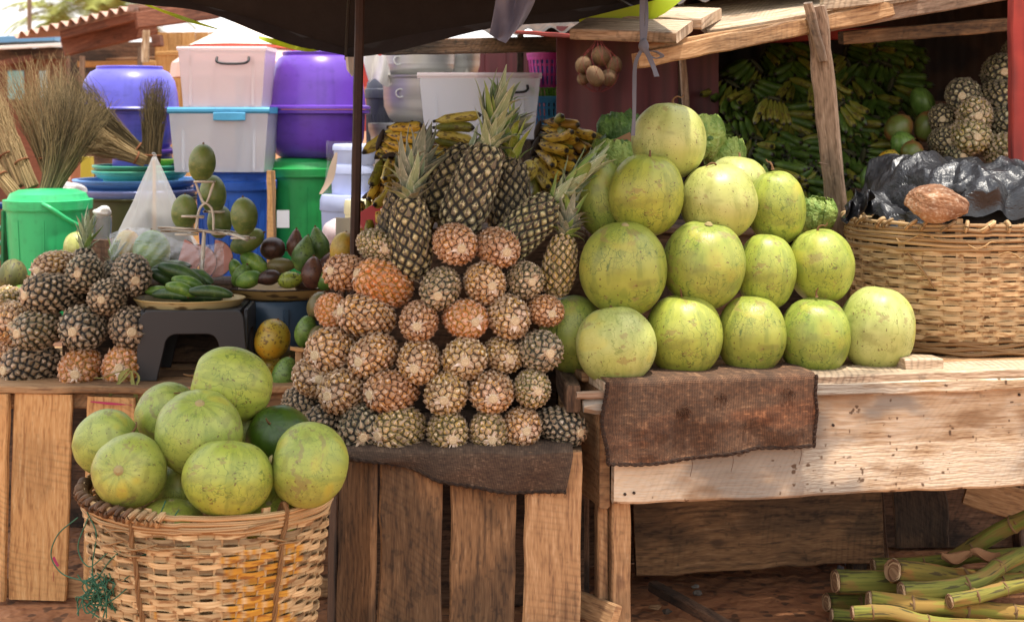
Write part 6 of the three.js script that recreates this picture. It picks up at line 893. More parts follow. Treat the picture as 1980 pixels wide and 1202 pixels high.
  stalk([[1610, 1176, 4.34], [1700, 1182, 4.34], [1800, 1178, 4.36], [1960, 1186, 4.38]], 12, 'thin dark stalk under the stub with a torn end', { nodes: [0.2, 0.5, 0.8], tint: [0.75, 0.8, 0.6] });
  stalk([[1690, 1080, 4.56], [1790, 1076, 4.58], [1900, 1062, 4.6], [2000, 1056, 4.62]], 13, 'thin stalk along the back of the pile against the boards', { nodes: [0.3, 0.7], tint: [0.85, 0.85, 0.6] });
  stalk([[1880, 1128, 4.40], [1930, 1112, 4.42], [2000, 1104, 4.46]], 14, 'short knotty stalk beside the curved yellow green one', { nodes: [0.15, 0.45, 0.8], tint: [0.95, 0.85, 0.6] });
  for (const [px, py] of [[1905, 1072], [1850, 1076], [1945, 1130]]) { const m = solo('dry_leaf', sheet(8, 8, (u, v) => V((u - 0.5) * 0.09, 0.012 * Math.sin(u * 5 + px) + 0.01 * Math.sin(v * 7), (v - 0.5) * 0.05 * Math.sin(Math.PI * clamp(u, 0.05, 0.95))), 0.001), M(0x9a6f4c, 0.9), ({ 1905: 'dry brown leaf at the back of the stalk pile', 1850: 'dry leaf caught under the leaning stalk', 1945: 'dry leaf beside the peeled stalk' })[px], 'leaf', 'dry leaves on the stalks'); m.position.copy(at(px, py, 4.5)); m.rotation.x = 0.5; }
}
// ---------------------------------------------------------------- plastic ware behind the fruit
const WEAR = tex(256, 256, (u, v) => { const n = fbm(u * 5, v * 5, 5, 3, 5, 5), s = vn(u * 90, v * 3, 6, 90, 3), d = fbm(u * 40, v * 40, 3, 9, 40, 40); return [0.98, 0.98, 0.97].map((x) => x - 0.07 * sm(0.45, 0.7, n) - 0.04 * sm(0.6, 0.9, s) - 0.05 * sm(0.6, 0.75, d)); }), WEAR_R = tex(256, 256, (u, v) => 0.75 + 0.4 * (fbm(u * 8, v * 8, 4, 13, 8, 8) - 0.3), false);
const PL = (c, r = 0.35) => M(c, Math.min(0.62, r + 0.16), { map: WEAR, roughnessMap: WEAR_R });
{
  const bn = thing('display_bench', 'long dark plank bench carrying the plastic ware', 'bench');
  for (let i = 0; i < 8; i++) boardBetween('top_board', bn, WOOD.dark, V(-2.6, 0.69, -5.62 - i * 0.25), V(0.35, 0.69, -5.62 - i * 0.25), 0.245, 0.02, V(0, 1, 0));
  for (const x of [-2.5, -1, 0.3]) for (const z of [-5.6, -7.3]) boardBetween('leg', bn, WOOD.dark, V(x, 0, z), V(x, 0.68, z), 0.07, 0.07, V(0, 0, 1));
  for (const [x, y, z, w, h, d] of [[0.02, 0.95, -6.3, 0.36, 0.50, 0.3]]) { const m = part('riser', plank(h, w, d, 3), WOOD.dark, bn); m.position.set(x, y, z); }
}
function lid(g, r, y, h, m) { part('lid', lathe([[0, y + h], [r * 0.70, y + h * 0.98], [r * 0.90, y + h * 0.75], [r * 0.97, y + h * 0.38], [r * 1.05, y + h * 0.32], [r * 1.07, y + 0.02], [r * 1.06, y - 0.012], [r * 1.03, y - 0.012], [r * 1.02, y + 0.01]], 56), m, g); }
function tub(name, label, cat, px, z, y0, y1, r0, r1, m, o = {}) {
  const g = thing(name, label, cat, at(px, 0, z).setY(y0)), h = y1 - y0, P = [[0, 0.002], [r0 * 0.96, 0], [r0, 0.012]]; for (let i = 1; i <= 8; i++) { const t = i / 8; P.push([mix(r0, r1, o.round ? Math.pow(t, 0.45) : t), 0.012 + t * (h - 0.03)]); }
  P.push([r1 * 1.0, h - 0.014], [r1 * 1.07, h - 0.012], [r1 * 1.085, h - 0.004], [r1 * 1.07, h], [r1 * 0.99, h - 0.001], [r1 * 0.97, h - 0.02], [r0 * 0.95, 0.02], [0, 0.018]); part('body', lathe(P, 56), m, g); return g;
}
{
  // stack with the violet blue basins
  const z = 6.55, VB = PL(0x6460d0, 0.28), Y = (py, zz = z) => at(0, py, zz).y, r = (w, zz = z) => w / 2 / F * zz;
  const base = tub('large_tub', 'dark olive tub at the bottom of the violet basin stack', 'tub', 266, z, 0.702, Y(378), r(190), r(222), PL(0x4f5028, 0.5)); void base;
  const shallow = (label, px, py, w, h, m, dz = 0) => tub('basin', label, 'basin', px, z + dz, Y(py, z + dz) - h, Y(py, z + dz), r(w) * 0.78, r(w) / 1.08, m, { round: 1 });
  shallow('periwinkle rimmed basin low in the basin stack', 264, 364, 242, 0.06, PL(0xa2b0f2)); shallow('mid blue rimmed basin above the periwinkle one', 264, 345, 242, 0.05, PL(0x64a0ea)); shallow('sea green basin on the blue rims', 272, 328, 186, 0.05, PL(0x5cc09c)); shallow('teal green basin at the broom ends', 272, 318, 184, 0.04, PL(0x48ac88)); shallow('lime rimmed basin below the violet basin', 290, 306, 110, 0.03, PL(0x93b043), 0.1); shallow('deep purple rimmed basin below the violet basin', 288, 288, 112, 0.03, PL(0x6a3aa8), 0.1);
  const col = thing('basin_support', 'stack of nested basins hidden behind the brooms', 'basin', at(275, 0, z + 0.12).setY(Y(330))); part('body', lathe([[0.12, 0], [0.13, 0.02], [0.125, 0.10], [0, 0.10]], 40), PL(0x6460d0), col);
  tub('basin', 'violet blue basin standing upright under the upturned one', 'basin', 268, z + 0.1, Y(286, z + 0.1), Y(213, z + 0.1), r(122), r(160) * 0.98, VB, { round: 1 });
  const up = thing('basin', 'upturned violet blue basin on top of the basin stack', 'basin', at(250, 0, z + 0.1).setY(Y(212, z + 0.1))), R = r(190, z + 0.1), H = Y(128, z + 0.1) - Y(212, z + 0.1);
  part('body', lathe([[R * 1.0, 0], [R * 1.02, 0.006], [R * 0.985, 0.014], [R * 0.95, H * 0.4], [R * 0.9, H * 0.66], [R * 0.78, H * 0.86], [R * 0.66, H * 0.93], [R * 0.665, H * 0.985], [R * 0.65, H], [R * 0.62, H * 0.985], [R * 0.6, H * 0.94], [0, H * 0.93]], 64), VB, up);
  // clear storage boxes
  const MILK = MP(0xf0f0f4, 0.35, { transmission: 0.72, thickness: 0 }), PINKM = MP(0xf4eaea, 0.35, { transmission: 0.72, thickness: 0 }), BLUEL = PL(0x4aa0cc), BLK = M(0x1c1a1c, 0.5);
  function box(label, px0, px1, py0, py1, zz, dep, m, lidM, lidH, o = {}) {
    const g = thing('storage_box', label, 'storage box', at((px0 + px1) / 2, py1, zz)), w = (px1 - px0) / F * zz, h = (py1 - py0) / F * zz; g.rotation.y = o.turn ?? 0;
    const wall = (n, nx, f) => part(n, sheet(nx, 6, f, 0.003), m, g), tw = (y) => 0.90 + 0.10 * y / h;
    wall('front_wall', 8, (u, v) => V((u - 0.5) * w * tw(v * h), v * (h - lidH), dep / 2 * tw(v * h) + 0.004 * Math.sin(u * 3.14))); wall('back_wall', 8, (u, v) => V((u - 0.5) * w * tw(v * h), v * (h - lidH), -dep / 2 * tw(v * h)));
    for (const s of [-1, 1]) wall('end_wall', 6, (u, v) => V(s * w / 2 * tw(v * h), v * (h - lidH), (u - 0.5) * dep * tw(v * h))); const fl = part('floor', plank(w * 0.9, dep * 0.9, 0.004, 2, { rag: 0 }), m, g); fl.rotation.set(Math.PI / 2, 0, Math.PI / 2); fl.position.y = 0.003;
    const l = part('lid', plank(w * 1.04, dep * 1.05, lidH, 3, { rag: 0, c: 0.008 }), lidM, g); l.rotation.set(Math.PI / 2, 0, Math.PI / 2); l.position.y = h - lidH / 2;
    if (o.handle) { const [hx, hy, hw] = o.handle, c = [hx, hy].map((v, i) => i ? (py1 - v) / F * zz : (v - (px0 + px1) / 2) / F * zz), q = hw / F * zz; part('handle', tube([V(c[0] - q, c[1] + 0.012, dep / 2), V(c[0] - q, c[1] - 0.004, dep / 2 + 0.014), V(c[0] - q + 0.012, c[1] - 0.012, dep / 2 + 0.016), V(c[0] + q - 0.012, c[1] - 0.012, dep / 2 + 0.016), V(c[0] + q, c[1] - 0.004, dep / 2 + 0.014), V(c[0] + q, c[1] + 0.012, dep / 2)], 0.0055, 40, 6), BLK, g); }
    if (o.latch) { const [hx, hw] = o.latch, q = part('latch', plank(hw / F * zz, 0.035, 0.012, 5, { rag: 0 }), lidM, g); q.rotation.z = Math.PI / 2; q.position.set((hx - (px0 + px1) / 2) / F * zz, h - lidH - 0.012, dep / 2 + 0.012); }
    for (let i = -1; i < 2; i += 2) { const rr = part('rib', plank(h * 0.8, 0.012, 0.004, 7, { rag: 0, seg: 2 }), m, g); rr.position.set(i * w * 0.36, h * 0.44, dep / 2 * 0.97); }
  }
  box('white storage box with a sky blue lid under the black handled one', 342, 528, 207, 330, 6.3, 0.30, MILK, BLUEL, 0.026, { latch: [457, 60] }); box('rosy clear storage box with a black handle on top', 358, 522, 92, 207, 6.32, 0.28, PINKM, PINKM, 0.016, { handle: [462, 118, 30] }); box('clear storage box with a black handle behind the tallest pineapple', 812, 1038, 142, 268, 6.2, 0.34, MILK, PINKM, 0.022, { handle: [985, 172, 30], turn: 0.05 });
  const bx = thing('box_support', 'crate under the clear storage box behind the bananas', 'crate', at(925, 268, 6.2).setY(0.70)); const bq = part('panel', plank(at(0, 268, 6.2).y - 0.705, 0.44, 0.3, 3), WOOD.dark, bx); bq.position.y = (at(0, 268, 6.2).y - 0.70) / 2;
  // lidded bins
  const bin = (label, px, w, pyTop, pyLid, zz, m, o = {}) => { const y1 = at(0, pyLid, zz).y, g = tub('lidded_bin', label, 'bin', px, zz, o.y0 ?? 0.702, y1, r(w, zz) * 0.80, r(w, zz) * 0.98, m, {}); const h = y1 - (o.y0 ?? 0.702); lid(g, r(w, zz) * 1.0, h + 0.004, at(0, pyTop, zz).y - y1, m); const nr = o.ribs ?? 28; for (let i = 0; i < nr; i++) { const a = i / nr * 6.283 + 0.2, q = part('rib', plank(h * 0.88, o.ribs ? 0.004 : 0.01, o.ribs ? 0.002 : 0.004, i, { rag: 0, seg: 2, c: 0.001 }), m, g); const rr = r(w, zz) * 0.895; q.position.set(Math.sin(a) * rr, h * 0.46, Math.cos(a) * rr); q.rotation.set(0, a, 0); q.rotateX(Math.atan(r(w, zz) * 0.18 / h)); } return g; };
  bin('royal blue ribbed bin under the white storage boxes', 455, 150, 328, 360, 6.35, PL(0x2c5fc0, 0.4)); bin('grass green lidded bin under the purple basins', 590, 146, 306, 335, 6.5, PL(0x2aa052, 0.35), { ribs: 12 }); const gb = bin('bright green lidded bucket with a side handle at the front', 92, 158, 368, 398, 5.6, PL(0x35c077, 0.32), { ribs: 9 }); part('handle', tube([V(0.02, 0.46, 0.15), V(0.06, 0.44, 0.16), V(0.11, 0.40, 0.135), V(0.145, 0.37, 0.09)], 0.009, 20, 6), PL(0x35c077, 0.32), gb);
  { const gc = thing('green_crate', 'dark green slatted crate at the picture edge beside the bucket', 'crate', at(-8, 0, 5.7).setY(0.702)), GM2 = PL(0x1f7a4a); for (let i = 0; i < 7; i++) { const q = part('slat', plank(0.09, 0.014, 0.1, i, { rag: 0 }), GM2, gc); q.rotation.z = Math.PI / 2; q.position.y = 0.02 + i * 0.055; } for (const s of [-1, 1]) part('post', plank(0.42, 0.012, 0.11, 3, { rag: 0 }), GM2, gc).position.set(s * 0.04, 0.21, 0); const bl = tub('basin', 'blue rimmed basin at the picture edge above the green crate', 'basin', -10, 5.8, 1.12, at(0, 392, 5.8).y, 0.05, 0.055, PL(0x3a5aa8)); void bl; }
  // purple basins
  const zp = 6.55, PU = PL(0x6a3fb4, 0.25), rp = r(192, zp), pY = (py) => Y(py, zp), by = pY(304);
  const lo = thing('basin', 'deep purple basin standing under the upturned one', 'basin', at(612, 0, zp).setY(by)), hl = pY(212) - by; part('body', lathe([[0, 0.004], [rp * 0.70, 0], [rp * 0.76, 0.006], [rp * 0.88, hl * 0.16], [rp * 0.95, hl * 0.4], [rp * 0.975, hl * 0.9], [rp * 1.07, hl * 0.93], [rp * 1.07, hl], [rp * 0.98, hl]], 64), PU, lo);
  const hi = thing('basin', 'upturned purple basin under the umbrella edge', 'basin', at(612, 0, zp).setY(pY(211))), hh = pY(100) - pY(211); part('body', lathe([[rp * 1.0, 0], [rp * 1.08, 0.002], [rp * 1.075, 0.012], [rp * 0.985, 0.018], [rp * 0.93, hh * 0.45], [rp * 0.87, hh * 0.7], [rp * 0.77, hh * 0.88], [rp * 0.68, hh * 0.93], [rp * 0.69, hh * 0.985], [rp * 0.66, hh], [0, hh * 0.97]], 64), PU, hi);
  // round food containers wrapped in film
  const LIL = M(0xb9c2e6, 0.45), CRM = M(0xe6dcae, 0.5), PKB = MP(0xf2dcdc, 0.5, { transmission: 0.3 });
  const can = (label, px, py0, py1, w, zz, m) => { const y0 = at(0, py1, zz).y, y1 = at(0, py0, zz).y, g = thing('food_container', label, 'container', at(px, 0, zz).setY(y0), 'round food containers stacked behind the pole'), R = r(w, zz), h = y1 - y0; part('body', lathe([[0, 0], [R * 0.9, 0], [R * 0.93, 0.006], [R * 0.98, h * 0.70], [0, h * 0.70]], 40), m, g); part('lid', lathe([[R * 1.02, h * 0.68], [R * 1.04, h * 0.70], [R * 1.03, h * 0.9], [R * 0.96, h], [0, h]], 40), m, g); };
  can('lilac food container on top of the stack behind the pole', 686, 278, 317, 84, 5.9, LIL); can('lilac food container in the middle of the stack', 680, 316, 376, 82, 5.9, LIL); can('larger lilac flowered container at the bottom of the stack', 668, 376, 470, 96, 5.86, LIL); can('cream container in front of the lilac stack', 696, 386, 470, 60, 5.7, CRM); can('wide pale container hidden at the foot of the stack', 672, 470, 615, 110, 5.86, LIL);
  solo('wrap_film', sheet(30, 30, (u, v) => { const a = (u - 0.5) * 3.6 + Math.PI * 0, rr = r(mix(92, 106, v), 5.9) * (1.02 + 0.06 * Math.sin(u * 23 + v * 9)); return at(680, mix(272, 440, v), 5.9).add(V(Math.sin(a) * rr, 0, Math.cos(a) * rr)); }), MP(0xffffff, 0.25, { transmission: 0.85, transparent: true, opacity: 0.35 }), 'clear torn film around the lilac container stack', 'plastic film');
  const rb = thing('cloth_ribbon', 'beige twisted ribbon dangling beside the lilac stack', 'ribbon'), cv = new THREE.CatmullRomCurve3([at(650, 295, 5.75), at(644, 320, 5.75), at(636, 350, 5.75), at(620, 375, 5.75)]); part('band', sheet(2, 20, (u, v) => cv.getPointAt(v).add(V((u - 0.5) * 0.02 * (0.5 + Math.sin(v * 3)), 0, (u - 0.5) * 0.01)), 0.001), M(0xb7a08c, 0.9), rb);
  const pw = solo('paper_bundle', blob(r(50, 5.6) * 1.0, 0.055, 0.05, 5, { rough: 0.18 }), PKB, 'pink and white crumpled bundle above the avocados', 'bundle'); pw.position.copy(at(648, 452, 5.6)); const cb = solo('cardboard_scrap', sheet(8, 8, (u, v) => at(mix(650, 688, u), mix(420, 470, v), 5.4).add(V(0, 0, 0.02 * Math.sin(u * 4))), 0.003), M(0xa89a86, 0.9), 'grey cardboard scrap beside the pole above the mangoes', 'cardboard'); void cb;
  const bl = thing('bundle_ledge', 'low box under the pink bundle behind the avocado plate', 'box', at(668, 0, 5.52).setY(0)); part('panel', plank(at(0, 476, 5.52).y, 0.14, 0.2, 4), WOOD.dark, bl).position.y = at(0, 476, 5.52).y / 2;
  // price tag on a stick between the bins
  const tg = thing('price_tag', 'white paper tag tied on a stick between the blue and green bins', 'tag'); part('stick', limb([at(534, 560, 6.0), at(528, 360, 6.0), at(526, 330, 6.0)], () => 0.006, 8, 6), WOOD.tan, tg); part('card', sheet(4, 4, (u, v) => at(mix(535, 559, u), mix(406, 440, v), 5.98).add(V(0, 0, 0.006 * Math.sin(u * 3))), 0.001), M(0xd6d4d6, 0.8), tg); boardBetween('slat', tg, WOOD.orange, at(524, 560, 6.05), at(524, 330, 6.05), 0.035, 0.015, V(0, 0, 1));
  // aluminium pots
  const AL = M(0xd2d0cc, 0.42, { metalness: 0.45, map: tex(128, 128, (u, v) => 0.78 + 0.2 * fbm(u * 3, v * 40, 3, 4, 3, 40)) }), pot = (label, px, py0, py1, w, zz, o = {}) => { const y0 = at(0, py1, zz).y, y1 = at(0, py0, zz).y, g = thing('aluminium_pot', label, 'pot', at(px, 0, zz).setY(y0), 'aluminium pots'), R = r(w, zz), h = y1 - y0; part('body', lathe([[0, 0.003], [R * 0.70, 0], [R * 0.84, h * 0.12], [R * 0.94, h * 0.35], [R * 0.965, h * 0.92], [R * 1.02, h * 0.965], [R * 1.03, h], [R * 0.97, h * 0.99], [R * 0.95, h * 0.5], [R * 0.7, h * 0.08], [0, h * 0.05]], 64), AL, g); if (o.ring) { const k = part('handle', new THREE.TorusGeometry(0.018, 0.004, 6, 20), AL, g); k.position.set(-R * 0.55, h * 0.62, R * 0.80); } };
  pot('large aluminium pot with a ring handle under the smaller one', 830, 146, 238, 186, 6.75, { ring: 1 }); pot('aluminium pot with a ring handle under the umbrella edge', 812, 100, 149, 140, 6.75, { ring: 1 }); pot('grey aluminium pot behind the two nested ones', 890, 88, 147, 80, 6.95); pot('low aluminium pot whose rim shows above the bananas', 800, 238, 560, 172, 6.75);
  // dark bin and white cloth beside them
  bin('slate grey lidded bin behind the aluminium pots', 738, 62, 152, 185, 7.0, M(0x3a3c48, 0.5)); const cl = solo('white_rag', sheet(14, 16, (u, v) => at(mix(700, 745, u) + 12 * v, mix(100, 160, v) - 8 * Math.sin(u * 6), 6.6).add(V(0, 0, 0.03 * Math.sin(u * 8 + v * 4))), 0.002), M(0xd8d2cc, 0.9), 'white rag hanging between the purple basin and aluminium pots', 'rag'); void cl;
  const rg2 = solo('white_rag', sheet(8, 10, (u, v) => at(mix(668, 686, u) + 3 * v, mix(110, 148 - 14 * Math.abs(u - 0.5) * 2, v), 5.2).add(V(0, 0, 0.01 * Math.sin(u * 7))), 0.0015), M(0xddd6cf, 0.9), 'white scrap of cloth on the umbrella rim beside the pole', 'rag'); void rg2;
  // plastic baskets with slots
  function crateBasket(label, px, py0, py1, w, zz, m, o = {}) { const y0 = at(0, py1, zz).y, y1 = at(0, py0, zz).y, g = thing('plastic_basket', label, 'basket', at(px, 0, zz).setY(y0), 'slotted plastic baskets'), R = r(w, zz), h = y1 - y0, rr = (t) => R * (0.8 + 0.2 * t); for (const t of [0.02, 0.34, 0.62]) part('band', lathe([[rr(t) - 0.003, t * h], [rr(t), t * h], [rr(t + 0.06), (t + 0.07) * h], [rr(t + 0.06) - 0.003, (t + 0.07) * h], [rr(t) - 0.003, t * h]], 40), m, g); part('rim', lathe([[rr(0.8), h * 0.8], [rr(0.98), h * 0.97], [R * 1.05, h], [R * 1.05, h * 0.95], [rr(0.8) + 0.004, h * 0.8]], 40), m, g); for (let i = 0; i < 26; i++) { const a = i / 26 * 6.283, q = part('bar', plank(h * 0.82, 0.012, 0.003, i, { rag: 0, seg: 1, c: 0.0008 }), m, g); q.position.set(Math.sin(a) * rr(0.42), h * 0.41, Math.cos(a) * rr(0.42)); q.rotation.y = a; q.rotateX(Math.atan(R * 0.2 / h)); } part('floor', new THREE.CylinderGeometry(rr(0) - 0.004, rr(0) - 0.004, 0.004, 30), m, g).position.y = 0.004; if (o.inner) part('liner', lathe([[rr(0) - 0.008, 0.01], [R - 0.012, h * 0.98]], 30), o.inner, g); }
  crateBasket('magenta slotted basket on top of the plastic basket stack', 1062, 103, 170, 84, 6.3, PL(0xc93a9a), { inner: PL(0x4a5ac0) }); crateBasket('lime rimmed basket in the middle of the plastic basket stack', 1066, 168, 190, 80, 6.32, PL(0x7fbf3a)); crateBasket('sky blue slotted basket under the lime rimmed one', 1066, 186, 250, 84, 6.3, PL(0x3a9ad0));
  { const s2 = thing('basket_support', 'crate under the plastic basket stack', 'crate', at(1066, 0, 6.3).setY(0.70)), h = at(0, 251, 6.3).y - 0.70; part('panel', plank(h, 0.16, 0.16, 6), WOOD.dark, s2).position.y = h / 2; }
  // small clear jar and crumpled plastic near the green bucket
  const jar = thing('clear_jar', 'small clear jar with a knotted plastic cover beside the green bucket', 'jar', at(197, 0, 5.55).setY(at(0, 462, 5.55).y)); part('glass', lathe([[0, 0], [0.032, 0], [0.034, 0.06], [0.034, 0.085]], 24), MP(0xdfe4ea, 0.1, { transmission: 0.9 }), jar); part('cover', blob(0.03, 0.022, 0.025, 3, { rough: 0.7 }), M(0xd9d5d0, 0.7), jar).position.y = 0.10; { const q = thing('jar_ledge', 'block under the clear jar', 'box', at(197, 0, 5.55).setY(0.702)), h = at(0, 462, 5.55).y - 0.702; part('panel', plank(h, 0.09, 0.09, 6), WOOD.dark, q).position.y = h / 2; }
  const cp = solo('crumpled_bag', blob(0.06, 0.035, 0.05, 6, { rough: 0.6 }), MP(0xf0ecec, 0.4, { transmission: 0.4 }), 'crumpled white plastic bag behind the green bucket lid', 'bag'); cp.position.copy(at(138, 368, 5.95));
}
// ---------------------------------------------------------------- grass brooms
{
  const MB = [M(0x6e5c3c, 0.9), M(0x8f7a54, 0.9), M(0xa88f66, 0.9)], DK = [M(0x4a4028, 0.9), M(0x63553a, 0.9), M(0x7d6a48, 0.9)], TIE = M(0x7a4a2a, 0.9);
  function broom(label, a, b, r0, r1, n, mats, o = {}) {
    const g = thing('grass_broom', label, 'broom', null, 'grass brooms'), A = at(...a), Bv = at(...b), L = A.distanceTo(Bv), d = Bv.clone().sub(A).normalize(), x = new THREE.Vector3().crossVectors(d, V(0, 0, 1)).normalize(), y = new THREE.Vector3().crossVectors(d, x), r = rng(o.seed ?? 3), sets = [[], [], []];
    for (let i = 0; i < n; i++) { const w0 = 0.0013 + 0.0009 * r(), an = r() * 6.283, q = Math.sqrt(r()), l = L * (0.72 + 0.4 * r()), bend = (o.bend ?? 0) + (r() - 0.5) * 0.5, P = []; for (let k = 0; k <= 5; k++) { const t = k / 5, rr = mix(r0, r1, Math.pow(t, o.pow ?? 1.6)) * q * (1 + 0.3 * (r() - 0.5) * t), cu = (r() - 0.5) * 0.16 * t * t * L; P.push(A.clone().addScaledVector(d, l * t).addScaledVector(x, Math.cos(an) * rr + bend * t * t * t * L * 0.35 * (0.3 + r() * 0.4) + cu).addScaledVector(y, Math.sin(an) * rr * 0.8).add(V(0, -(o.droop ?? 0) * t * t * t * L * 0.3 * r(), 0))); } sets[i % 3].push(limb(P, (t) => w0 * (1 - 0.75 * t), 7, 3)); }
    sets.forEach((s, i) => part('bristle', mergeGeometries(s), mats[i], g, 'stuff')); for (const t of o.ties ?? [0.12]) { const m = part('binding', new THREE.TorusGeometry(mix(r0, r1, Math.pow(t, 1.6)) * 1.02, 0.004, 6, 24), TIE, g); m.position.copy(A).addScaledVector(d, L * t); m.quaternion.setFromUnitVectors(V(0, 0, 1), d); }
    return g;
  }
  broom('large dark grass broom standing behind the green bucket and spreading upward', [92, 375, 5.72], [165, 190, 5.8], 0.036, 0.14, 820, [DK[0], DK[1], MB[1]], { seed: 1, bend: -0.45, pow: 1.5, ties: [] }); broom('pale feathery broom fanning out behind the dark one', [95, 330, 5.9], [70, 130, 5.95], 0.03, 0.15, 360, MB, { seed: 2, bend: -0.2, pow: 1.2 }); broom('broom lying with its tips toward the picture edge on the basins', [285, 305, 6.3], [95, 165, 6.2], 0.030, 0.11, 420, DK, { seed: 3, bend: 0.2 }); broom('second broom lying on the teal basin', [280, 312, 6.22], [130, 250, 6.1], 0.022, 0.09, 300, MB, { seed: 4, bend: 0.1, droop: 0.2 }); broom('small dark broom standing upright on the teal basin', [292, 318, 6.3], [300, 165, 6.3], 0.036, 0.052, 360, DK, { seed: 5, pow: 1.0, bend: 0.0 });
  const hd = (label, a, b, r, ties) => broom(label, a, b, r, r * 0.8, 150, [MB[2], MB[1], MB[2]], { seed: a[0], pow: 1, bend: 0, ties });
  hd('pale bound broom handle leaning nearest the dark broom', [62, 362, 5.75], [-20, 165, 5.85], 0.026, [0.25]); hd('pale bound broom handle leaning in the middle at the picture edge', [38, 360, 5.85], [-45, 160, 5.95], 0.03, [0.3]); hd('short pale broom handle low at the picture edge', [28, 375, 5.7], [-40, 290, 5.75], 0.026, [0.4]); hd('broom handle behind the others at the picture edge', [14, 330, 5.95], [-30, 140, 6.0], 0.024, [0.3]);
}
// ---------------------------------------------------------------- sheds, tent, sign and palm in the distance
{
  const YEL = woodM(17, [0xa87c48, 0xc79c62, 0xdab57e], { saw: 0.1, stain: 0.15 }), BRN = woodM(18, [0x5a3424, 0x7d4c36, 0x96634a], { saw: 0.1, stain: 0.3 });
  const s = thing('plank_shed', 'brown timber shed with a rusty corrugated porch roof', 'shed'), z = 9.5, B = (n, m, a, b, w, t, f, o) => boardBetween(n, s, m, at(...a), at(...b), w, t, f ?? V(0, 0, 1), o);
  B('roof_beam', BRN, [120, 92, z], [300, 50, z + 0.2], 0.11, 0.08); B('roof_beam', BRN, [118, 68, z - 0.1], [270, 30, z - 0.1], 0.05, 0.06); B('roof_beam', BRN, [262, 40, z - 0.2], [420, 20, z], 0.10, 0.08); B('roof_beam', BRN, [268, 28, z], [560, 12, z + 0.3], 0.09, 0.06); B('beam_end', BRN, [296, 80, z - 0.2], [312, 78, z - 0.2], 0.07, 0.1); B('hanging_board', WOOD.wash, [282, 58, z - 0.3], [280, 120, z - 0.3], 0.045, 0.02);
  B('post', WOOD.grey, [158, 108, z], [160, 660, z], 0.03, 0.03); B('post', WOOD.grey, [270, 90, z], [270, 660, z], 0.03, 0.03);
  for (let i = 0; i < 9; i++) B('wall_plank', YEL, [312 + i * 26, 62, z + 0.5], [312 + i * 26, 660, z + 0.5], 0.09, 0.02, V(0, 0, 1), { seed: 140 + i, seg: 4 });
  B('wall_rail', YEL, [300, 104, z + 0.45], [400, 102, z + 0.45], 0.03, 0.03);
  const ir = part('porch_roof', corr(0.75, 1.2, 12, 0.02), M(0xb99a88, 0.7), s); ir.position.copy(at(188, 42, z + 0.4)); ir.rotation.set(0.06, 0, 0.24);
  const dk = part('inner_wall', plank(1.22, 1.7, 0.04, 3, { seg: 3 }), WOOD.dark, s); dk.rotation.z = Math.PI / 2; dk.position.copy(at(304, 0, z + 1.2)).setY(1.12); B('shelf', YEL, [150, 124, z + 0.4], [300, 122, z + 0.4], 0.04, 0.03); B('shelf', WOOD.wash, [205, 114, z + 0.8], [300, 110, z + 0.8], 0.012, 0.03);
  const b = thing('blue_roof_shed', 'low shed with a blue metal roof and a turquoise shutter', 'shed'), zb = 13, C = (n, m, a, b2, w, t, o) => boardBetween(n, b, m, at(...a), at(...b2), w, t, V(0, 0, 1), o);
  C('roof_edge', M(0x5a86a8, 0.5), [-60, 82, zb], [125, 76, zb], 0.055, 0.6); C('fascia', M(0xd8d2ca, 0.7), [-60, 95, zb - 0.35], [122, 86, zb - 0.35], 0.03, 0.03); C('wall', BRN, [-60, 330, zb + 0.3], [130, 330, zb + 0.3], 2.1, 0.05, { seg: 4 }); C('shutter', M(0x7fb5b5, 0.6), [30, 137, zb - 0.1], [30, 192, zb - 0.1], 0.13, 0.03); C('shutter', M(0x9ab5b5, 0.6), [82, 137, zb - 0.1], [84, 190, zb - 0.1], 0.06, 0.03); C('soffit', WOOD.dark, [-60, 108, zb], [130, 102, zb], 0.10, 0.05); C('porch_rail', BRN, [-20, 125, zb - 0.2], [60, 112, zb - 0.2], 0.05, 0.04);
  const tn = thing('pale_tent', 'pale pink canopy with a red band behind the storage boxes', 'tent', at(462, 0, 8.4).setY(0)), TP = MP(0xe6c4b4, 0.8, { transmission: 0.3 }), TR = M(0xb8402f, 0.8), y = (py) => at(0, py, 8.4).y, cone = (r0, r1, ya, yb, m, n) => part(n, sheet(32, 4, (u, v) => { const a = u * 6.283, q = 1 + 0.04 * Math.cos(a * 8); return V(Math.sin(a) * mix(r0, r1, v) * q, mix(ya, yb, v), Math.cos(a) * mix(r0, r1, v) * q); }, 0.002), m, tn);
  cone(0.03, 0.27, y(46), y(88), M(0xe9d9c8, 0.8), 'top_canopy'); cone(0.26, 0.28, y(88), y(94), TR, 'red_band'); cone(0.25, 0.36, y(92), y(122), TP, 'skirt'); cone(0.36, 0.37, y(122), y(150), TP, 'valance'); part('pole', limb([V(0, 0, 0), V(0, y(100), 0), V(0, y(46), 0)], () => 0.02, 4, 8), WOOD.grey, tn);
  const sg = thing('red_signboard', 'large red painted signboard behind the plastic ware', 'signboard'), zs = 8.8; const cnv = document.createElement('canvas'); cnv.width = 512; cnv.height = 256; const x = cnv.getContext('2d'); x.fillStyle = '#b4382c'; x.fillRect(0, 0, 512, 256); x.fillStyle = '#c9785e'; x.fillRect(0, 150, 512, 60); x.fillStyle = '#b4382c'; x.font = 'bold 44px sans-serif'; x.fillText('ON', 452, 196);
